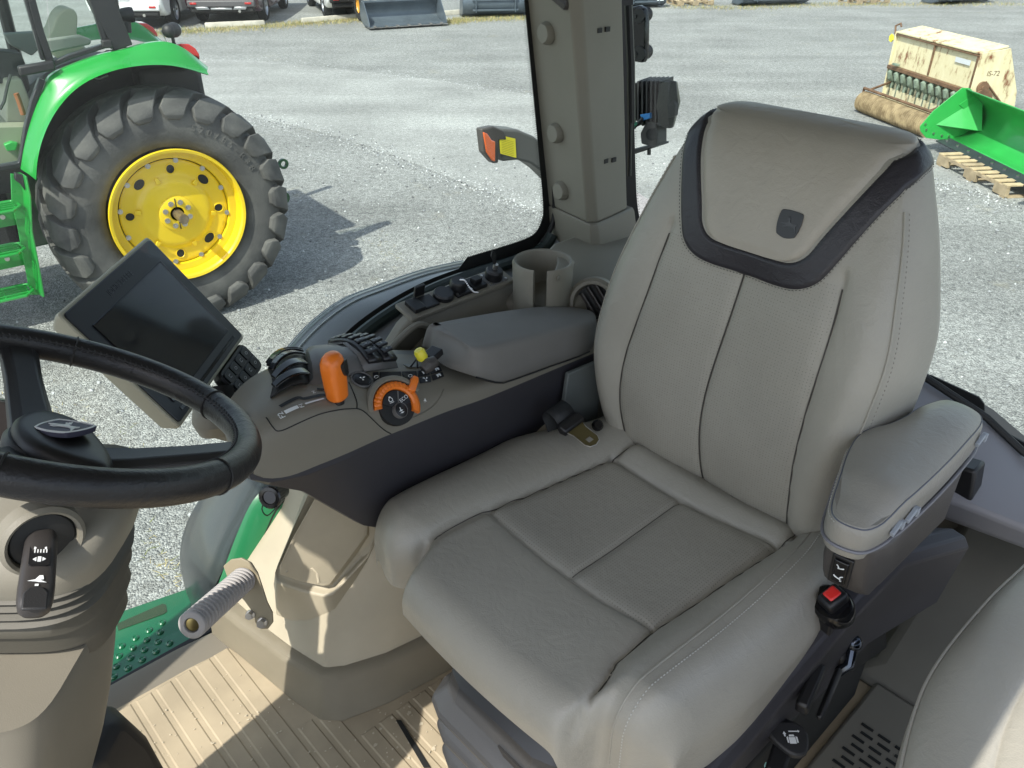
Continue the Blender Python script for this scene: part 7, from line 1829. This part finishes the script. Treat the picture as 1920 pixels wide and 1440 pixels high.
text_mesh('JOHN DEERE', .0145, MMt @ Matrix.Translation((0, .097, .0033)), mat('grey_emboss', (.035, .038, .045), .3), 'brand_text', bez, depth=.0004)
# keypad below the display
kp = Matrix.Translation(CZ(438, 697, 1.985)) 
kc = MM @ Vector((.075, -.156, -.010)); MK = MM.copy(); MK.translation = kc
b = MB(); b.loft([[MK @ Vector((x, y, z)) for x, y in rrect(.120 - g_, .062 - g_, .012)] for z, g_ in ((-.012, .004), (.004, .0), (.008, .004))]); kpo = b.build('keypad', m_blk, mon, angle=30)
for r_ in range(2):
    for k in range(4):
        b = MB(); b.loft([[MK @ Vector((-.042 + k * .0275 + x, .0125 - r_ * .025 + y, z)) for x, y in rrect(.024 - g_, .021 - g_, .004, 3)] for z, g_ in ((.008, 0), (.0105, .0), (.0112, .0015))]); kk = b.build('keypad_button', m_key, mon, angle=30)
        icon(MK, [SY['ring'][0], SY['ring'][1]] if k % 2 else [[(-.3, -.3), (.3, -.3), (.3, -.2), (-.2, -.2), (-.2, .2), (.3, .2), (.3, .3), (-.3, .3)]], .0113, 'button_symbol', kk, m=mat('grey_print', (.35, .37, .38), .5), s=.011, ox=-.042 + k * .0275, oy=.0125 - r_ * .025)
# bracket arm and swivel under the display
b = MB(); s0 = MM @ Vector((.03, -.13, -.04)); b.loft([[Vector((c_.x + x, c_.y + y, c_.z)) for x, y in [(r_ * cos(t), r_ * .8 * sin(t)) for t in [2*pi*i/20 for i in range(20)]]] for c_, r_ in ((s0 + Vector((.02, .05, -.07)), .035), (s0 + Vector((.01, .05, -.045)), .052), (s0 + Vector((.0, .04, -.02)), .050), (s0 + Vector((0, .035, -.012)), .040))]); b.build('swivel_cup', m_tan, mon, angle=50)
b = MB(); b.tube([s0 + Vector((0, .03, .0)), s0 + Vector((.01, .05, -.03))], .030, 18); b.build('ribbed_joint', m_blk, mon)
b = MB(); b.tube(crom([s0 + Vector((.02, .05, -.06)), s0 + Vector((-.03, .09, -.09)), Vector((-.42, -1.12, 1.87)), Vector((-.52, -1.08, 1.86))], 5), .026, 12); b.build('support_arm', m_tan, mon)

# ================================================================ STEERING COLUMN
sc2 = thing('steering_column', 'black leather steering wheel on a beige column with a black stalk, near left corner', 'steering wheel', (-.05, -.82, 1.25))
WC = Vector((-.1305, -.815, 2.230)); be = .50; RW = .188
e1 = Vector((0, 1, 0)); e2 = Vector((cos(be), 0, sin(be))); en = Vector((-sin(be), 0, cos(be)))
MW = Matrix(((e1.x, e2.x, en.x, WC.x), (e1.y, e2.y, en.y, WC.y), (e1.z, e2.z, en.z, WC.z), (0, 0, 0, 1)))
def wpt(r, a, h=0): return MW @ Vector((r * cos(a), r * sin(a), h))
b = MB(); rings = []
NR = 120
for i in range(NR + 1):
    a = 2 * pi * i / NR; ring = []
    for k in range(18):
        t = 2 * pi * k / 18; r_ = .0165
        # finger grips on the underside
        g_ = .0012 * sin(a * 40) * max(0, -sin(t)) if 0 else 0
        ring.append(wpt(RW + (r_ + g_) * cos(t), a, r_ * 1.08 * sin(t)))
    rings.append(ring)
b.loft(rings, True, False); rimo = b.build('wheel_rim', m_wlea, sc2, angle=0)
# joints in the cover and cross stitching along the inner side
for a in (radians(-158), radians(-100), radians(158), radians(100), radians(30), radians(-30)):
    b = MB(); b.tube([wpt(RW + .0168 * cos(t), a, .0168 * 1.08 * sin(t)) for t in [2*pi*k/24 for k in range(24)]], .0012, 5, closed=True); b.build('cover_joint', m_rub, rimo)
b = MB()
for i in range(int(2 * pi * RW / .0075)):
    a = 2 * pi * i / int(2 * pi * RW / .0075); t0 = radians(148)
    for dt in (-.16, .16):
        t1 = t0 + dt; p = wpt(RW + .0172 * cos(t1), a, .0182 * sin(t1)); q = wpt(RW + .0172 * cos(t0), a + .014, .0185 * sin(t0)); b.tube([p, p.lerp(q, .5) + (p - WC) * 0, q], .0008, 4)
b.build('rim_stitching', mat('black_thread', (.04, .04, .042), .6), rimo)
b = MB(); b.tube([wpt(RW + .0168 * cos(radians(148)), 2*pi*i/90, .0178 * sin(radians(148))) for i in range(90)], .0012, 5, closed=True); b.build('rim_seam', m_rub, rimo)
m_spk = mat('wheel_spoke_plastic', (.022, .023, .025), .42, bump=.3, bscale=700, bdist=.0006)
def spoke(a, w0, w1, hub=.045):
    b = MB(); rings = []; d = Vector((cos(a), sin(a), 0)); s_ = Vector((-sin(a), cos(a), 0))
    for r_, w, h, th in ((hub * .5, w0, -.055, .014), (hub, w0, -.052, .014), (.08, (w0 + w1) / 2, -.042, .013), (.13, w1, -.024, .012), (RW - .006, w1 * 1.06, -.003, .010)):
        c = d * r_ + Vector((0, 0, h)); rings.append([MW @ (c - s_ * w + Vector((0, 0, -th))), MW @ (c - s_ * w * 1.0), MW @ (c - s_ * w * .62 + Vector((0, 0, th * .55))), MW @ (c + s_ * w * .62 + Vector((0, 0, th * .55))), MW @ (c + s_ * w), MW @ (c + s_ * w + Vector((0, 0, -th)))])
    b.loft(rings); return b.build('spoke', m_spk, sc2, bevel=.002, seg=2, angle=30)
A1, A2, A3 = radians(0), radians(90), radians(180)
# the three spokes, found from where they meet the rim in the photo
def rim_angle(px, py):
    r = cray(px, py); o = RO.copy(); k = (WC - o).dot(en) / Vector(r).dot(en); p = o + Vector(r) * k - WC; return atan2(p.dot(e2), p.dot(e1))
SA = [rim_angle(440, 835), rim_angle(45, 655), rim_angle(-260, 870)]
spoke(SA[0], .030, .022); spoke(SA[1], .024, .019); spoke(SA[2], .030, .022)
b = MB(); b.loft([[MW @ Vector((x * k, y * k, z)) for x, y in [(p.x, p.y) for p in crom([(.062, .0, 0), (.040, .030, 0), (0, .043, 0), (-.040, .030, 0), (-.062, 0, 0), (-.045, -.036, 0), (0, -.046, 0), (.045, -.036, 0)], 4, True)]] for z, k in ((-.085, .7), (-.062, .95), (-.048, .95), (-.042, .85))]); b.build('hub', m_spk, sc2, angle=50)
hcen = MW @ Vector((0, 0, -.006))
# pad on the hub carries the deer shield; it faces the driver
b = MB(); rings = []
def onw0(px, py, h):
    r = cray(px, py); k = ((WC + en * h) - RO).dot(en) / r.dot(en); return MW.inverted() @ (RO + r * k)
tt0 = onw0(120, 815, -.03)
HX, HY = tt0.x, tt0.y
hp_ = [(p.x * 1.12 + HX, p.y + HY) for p in crom([(.066, -.012, 0), (.034, .028, 0), (-.006, .040, 0), (-.040, .030, 0), (-.060, .0, 0), (-.034, -.030, 0), (.020, -.034, 0), (.052, -.028, 0)], 4, True)]
for z, k in ((-.045, 1.05), (-.036, 1.03), (-.030, .93), (-.0285, .80), (-.0275, .4)): rings.append([MW @ Vector((HX + (x - HX) * k, HY + (y - HY) * k, z)) for x, y in hp_])
b.loft(rings); b.build('hub_pad', m_blk, sc2, angle=60)
bx = (CZ(160, 815, WC.z) - CZ(75, 800, WC.z)).normalized()
MH = axes(MW @ Vector((-.002, .0, .0135)), bx, en)
def onw(px, py, h):
    r = cray(px, py); k = ((WC + en * h) - RO).dot(en) / r.dot(en); return MW.inverted() @ (RO + r * k)
tt = onw(118, 806, -.026)
en2 = (en + Vector((0, .18, .06))).normalized()
MH = axes(MW @ Vector((tt.x, tt.y, -.0232)), bx, (en + Vector((0, .10, .03))).normalized())
if (MH.to_3x3() @ Vector((0, 1, 0))).dot(e2) < 0 and False: MH = MH @ Matrix.Diagonal((1, -1, 1, 1))
b = MB(); b.prism([MH @ Vector((x, y, -.0045)) for x, y in shield(.047, .039)], en * .0057); be_ = b.build('emblem', mat('emblem_violet_grey', (.05, .05, .085), .55), sc2, smooth=False)
b = MB(); b.tube([MH @ Vector((x, y, .0012)) for x, y in shield(.046, .038)], .0011, 5, closed=True); b.build('emblem_border', m_white, be_)
icon(MH, [[(x, y) for x, y in DEER]], .0013, 'emblem_deer', be_, s=.042, th=.0012)
# housing, stalk, folded gaiter and shroud
def ppx(p):
    w = CABM @ Vector(p); zz = w.y * CP - (w.z - H_CAM) * SP; return 960 + F_PX * w.x / zz
YC0 = -.842
def colring(z, px, ra, rl, n=3.4, m=44):
    """rounded section whose right hand outline passes photo column px"""
    base0 = [(ra * math.copysign(abs(cos(t)) ** (2/n), cos(t)), rl * math.copysign(abs(sin(t)) ** (2/n), sin(t))) for t in [2*pi*i/m for i in range(m)]]
    base = [(-.731 * x + .682 * y, .682 * x + .731 * y) for x, y in base0]      # the column's broad face is turned to the door
    lo, hi = -.5, .5
    for _ in range(24):
        c = (lo + hi) / 2
        if max(ppx((x + c, y + YC0, z)) for x, y in base) > px: lo = c
        else: hi = c
    return [(x + c, y + YC0, z) for x, y in base]
b = MB(); b.loft([colring(2.065, 256, .105, .085), colring(2.085, 266, .112, .092), colring(2.105, 275, .115, .095), colring(2.125, 272, .105, .088), colring(2.135, 255, .08, .06)]); b.build('tilt_housing', m_tan, sc2, angle=60)
b = MB(); rings = []
for i, (z, g_) in enumerate(((2.072, 0), (2.066, 8), (2.061, -2), (2.056, 7), (2.051, -3), (2.046, 7), (2.041, -4), (2.035, 6), (2.028, -6), (2.016, 2), (2.004, -8), (1.990, 0), (1.976, -10), (1.962, -6), (1.95, -18))):
    rings.append(colring(z, 246 + g_, .100 + g_ * .0006, .082 + g_ * .0008 - max(0, 2.03 - z) * .25))
b.loft(rings); b.build('folded_gaiter', mat('gaiter_rubber', (.075, .070, .055), .6, bump=.2, bscale=300, bdist=.0006), sc2, angle=80)
b = MB(); rings = []
for z, px in ((1.975, 216), (1.965, 222), (1.90, 216), (1.84, 208), (1.78, 194), (1.72, 172), (1.66, 176), (1.60, 188), (1.25, 300)):
    rings.append(colring(z, px, .130, .112, 6.0))
b.loft(rings); b.build('shroud', mat('shroud_plastic', (.155, .142, .112), .5, bump=.35, bscale=900, bdist=.0006, var=.04), sc2, angle=60)
b = MB(); rings = []
def boot(z, k): return [(x, y, z) for x, y in ((-.04 - .05*k, -1.0), (-.095 - .02*k, -.985), (-.105 - .02*k, -.93), (-.04, -.88), (.14, -.88), (.14, -1.0))]
for z, k in ((1.25, 1), (1.47, .9), (1.57, .5), (1.63, -.3), (1.65, -1.2)): rings.append(boot(z, k))
b.loft(rings); b.build('pedal_boot', mat('dark_brown_plastic', (.022, .020, .018), .55, bump=.3, bscale=700, bdist=.0006), sc2, bevel=.014, seg=3)
YN = -.742
# stalk from the near face of the housing
sb0 = CL(78, 1010, YN + .004); 
b = MB(); b.lathe([(.038, -.01), (.038, .006), (.034, .010), (.031, .008), (.030, .0)], tuple(sb0), (0, 1, 0), 40); b.build('stalk_ring', m_tan, sc2)
b = MB(); b.lathe([(.031, .0), (.028, .004), (.020, .006), (.0, .006)], tuple(sb0), (0, 1, 0), 36); b.build('stalk_socket', m_tdark, sc2)
s1 = CL(63, 1150, YN + .085); sd_ = (s1 - sb0)
b = MB(); rings = []; ax_ = sd_.normalized(); sx_ = ax_.cross((RO - sb0).normalized()).normalized(); sy_ = sx_.cross(ax_)
if sy_.dot(RO - sb0) < 0: sy_ = -sy_
for t, w, h in ((-.06, .012, .012), (.05, .0165, .016), (.2, .0170, .015), (.45, .0175, .012), (.7, .0180, .011), (.85, .0175, .011), (.95, .0155, .010), (1.0, .011, .007), (1.01, .005, .003)):
    c = sb0 + sd_ * t; rings.append([c + sx_ * w * .84 * math.copysign(abs(cos(q)) ** .7, cos(q)) + sy_ * h * math.copysign(abs(sin(q)) ** .7, sin(q)) for q in [2*pi*i/24 for i in range(24)]])
b.loft(rings); stk = b.build('stalk', mat('stalk_plastic', (.035, .032, .031), .42, bump=.3, bscale=800, bdist=.0005), sc2, angle=60)
MT = Matrix(((sx_.x, -ax_.x, sy_.x, 0), (sx_.y, -ax_.y, sy_.y, 0), (sx_.z, -ax_.z, sy_.z, 0), (0, 0, 0, 1)))
if (sx_.dot(Vector(cray(1000, 700)) - Vector(cray(900, 700)))) < 0: MT = MT @ Matrix.Diagonal((-1, 1, 1, 1))
M1 = MT.copy(); M1.translation = sb0 + sd_ * .36 + sy_ * .0128
b = MB(); b.prism([M1 @ Vector((x, y, -.002)) for x, y in rrect(.017, .026, .003)], sy_ * .0024); pl_ = b.build('symbol_plate', m_blk, stk)
icon(M1, [[(-.45, .0), (-.42, .25), (-.25, .45), (.25, .45), (.42, .25), (.45, 0), (.3, 0), (.28, .2), (.15, .32), (-.15, .32), (-.28, .2), (-.3, 0)]] + [[(-.4 + .2 * k, -.35), (-.32 + .2 * k, -.35), (-.32 + .2 * k, -.02), (-.4 + .2 * k, -.02)] for k in range(5)], .0008, 'lamp_symbol', pl_, s=.012, oy=.006)
icon(M1, [[(-.45, 0), (-.2, .2), (-.2, -.2)], [(.45, 0), (.2, .2), (.2, -.2)], [(-.12, -.25), (.12, -.25), (.12, .25), (-.12, .25)]], .0008, 'lamp_symbol', pl_, s=.012, oy=-.006)
M2 = MT.copy(); M2.translation = sb0 + sd_ * .68 + sy_ * .0118
icon(M2, [[(-.5, -.1), (-.1, .0), (.1, .3), (.3, .3), (.35, .0), (.15, -.05), (.5, -.25), (.1, -.2), (-.1, -.15)], [(-.1, -.5), (.1, -.5), (.1, -.35), (-.1, -.35)]], .0, 'wiper_symbol', stk, s=.015)
M3 = MT.copy(); M3.translation = sb0 + sd_ * .92 + sy_ * .009
b = MB(); b.prism([M3 @ Vector((x, y, 0)) for x, y in ((-.010, -.012), (.010, -.012), (.010, .006), (.006, .012), (0, .014), (-.006, .012), (-.010, .006))], sy_ * .0035); b.build('end_button', m_dgrey, stk, bevel=.0015)
# small dark cluster at the extreme left edge
dcl = thing('dash_cluster', 'dark dashboard switch cluster cut off by the left edge, behind the steering wheel', 'dashboard', (.2, -1.1, 1.9))
q_ = CL(0, 800, -1.05)
b = MB(); b.lathe([(0, .03), (.035, .03), (.048, .018), (.05, -.02), (.03, -.04)], tuple(q_ + Vector((.012, 0, -.01))), (-.45, .6, .65), 28); o1 = b.build('housing', mat('brown_black_plastic', (.05, .042, .040), .4), dcl)
b = MB(); b.lathe([(.040, .0265), (.046, .021), (.0475, .016)], tuple(q_ + Vector((.012, 0, -.01))), (-.45, .6, .65), 28); b.build('chrome_ring', m_steel, dcl)
b = MB(); b.tube([q_ + Vector((.0, 0, -.02)), q_ + Vector((.06, .04, -.05)), q_ + Vector((.16, .1, -.1))], .03, 12); b.build('support', m_purp, dcl)

# ================================================================ ribbed grab peg on its bracket, plug with tether
gp_ = thing('grab_handle', 'light grey ribbed rubber peg on a beige bracket bolted beside the door sill', 'handle', (-.40, -1.16, 1.40))
ga, gb = CL(458, 1085, -1.175), CL(362, 1170, -1.06)
gax = (gb - ga); Lg = gax.length; gax.normalize()
pr_ = []
nr_ = 17
for k in range(nr_):
    h = Lg * (k + .1) / nr_; st_p = Lg / nr_
    pr_ += [(.0172, h), (.0238, h + st_p * .18), (.0248, h + st_p * .4), (.0238, h + st_p * .62), (.0172, h + st_p * .8)]
pr_ += [(.0245, Lg), (.0245, Lg + .004), (.0225, Lg + .006), (.0135, Lg + .006), (.013, Lg - .003), (0, Lg - .003)]
b = MB(); b.lathe([(0, 0)] + pr_, tuple(ga), tuple(gax), 32); b.build('ribbed_grip', m_lgrey, gp_, angle=50)
b = MB(); b.lathe([(.0115, -.002), (.0115, .003), (.007, .004), (0, .004)], tuple(ga + gax * Lg), tuple(gax), 16); b.build('end_nut', m_brass, gp_)
m_brk = mat('bracket_paint', (.29, .25, .17), .42, var=.04)
bk_px = [(418, 1062), (432, 1050), (452, 1047), (470, 1056), (482, 1075), (492, 1105), (500, 1130), (510, 1150), (511, 1168), (502, 1180), (488, 1180), (478, 1168), (474, 1150), (458, 1128), (444, 1112), (428, 1090)]
b = MB(); off_b = -gax * .004
P_ = []
for (x, y) in bk_px:
    r = cray(x, y); k = (ga - RO).dot(gax) / r.dot(gax); P_.append(RO + r * k)
b.prism([p - gax * .006 for p in P_], gax * .005); br_ = b.build('bracket', m_brk, gp_, bevel=.0012)
for (px, py, r_) in ((492, 1167, .0085), (470, 1152, .0075)):
    r = cray(px, py); k = (ga - RO).dot(gax) / r.dot(gax); c = RO + r * k
    b = MB(); b.cyl(c - gax * .001, c + gax * .002, r_ * 1.25, n=20); b.cyl(c + gax * .002, c + gax * .010, r_, n=6); b.build('bolt', m_steel, gp_, smooth=False)
pg = thing('power_plug', 'black ribbed round plug with a wire tether under the console', 'plug', (-.5, -1.2, 1.65))
pc2 = CL(513, 928, -1.20); pa_ = Vector((.62, .45, .30)).normalized()
b = MB(); rings = []
for h, r_ in ((-.032, .017), (-.006, .018), (-.004, .0215), (.016, .0225), (.018, .020), (.0185, .014), (.016, .013)):
    u_ = pa_.orthogonal().normalized(); w_ = pa_.cross(u_)
    rings.append([pc2 + pa_ * h + (u_ * cos(t) + w_ * sin(t)) * r_ * (1.0 + (.035 if (i % 2 and -.005 < h < .017) else 0)) for i, t in enumerate([2*pi*k/48 for k in range(48)])])
b.loft(rings); b.build('cap', m_gblk, pg, angle=20)
b = MB(); b.lathe([(0, .0165), (.0125, .0165)], tuple(pc2), tuple(pa_), 24); b.build('cap_centre', mat('cap_blue_grey', (.06, .065, .08), .3), pg)
b = MB(); b.tube(crom([pc2 + pa_ * -.005 + Vector((.012, -.01, -.008)), pc2 + Vector((.028, .0, -.018)), pc2 + Vector((.020, .0, -.040)), pc2 + Vector((-.004, 0, -.030))], 6), .0013, 6); b.build('tether', m_blk, pg)
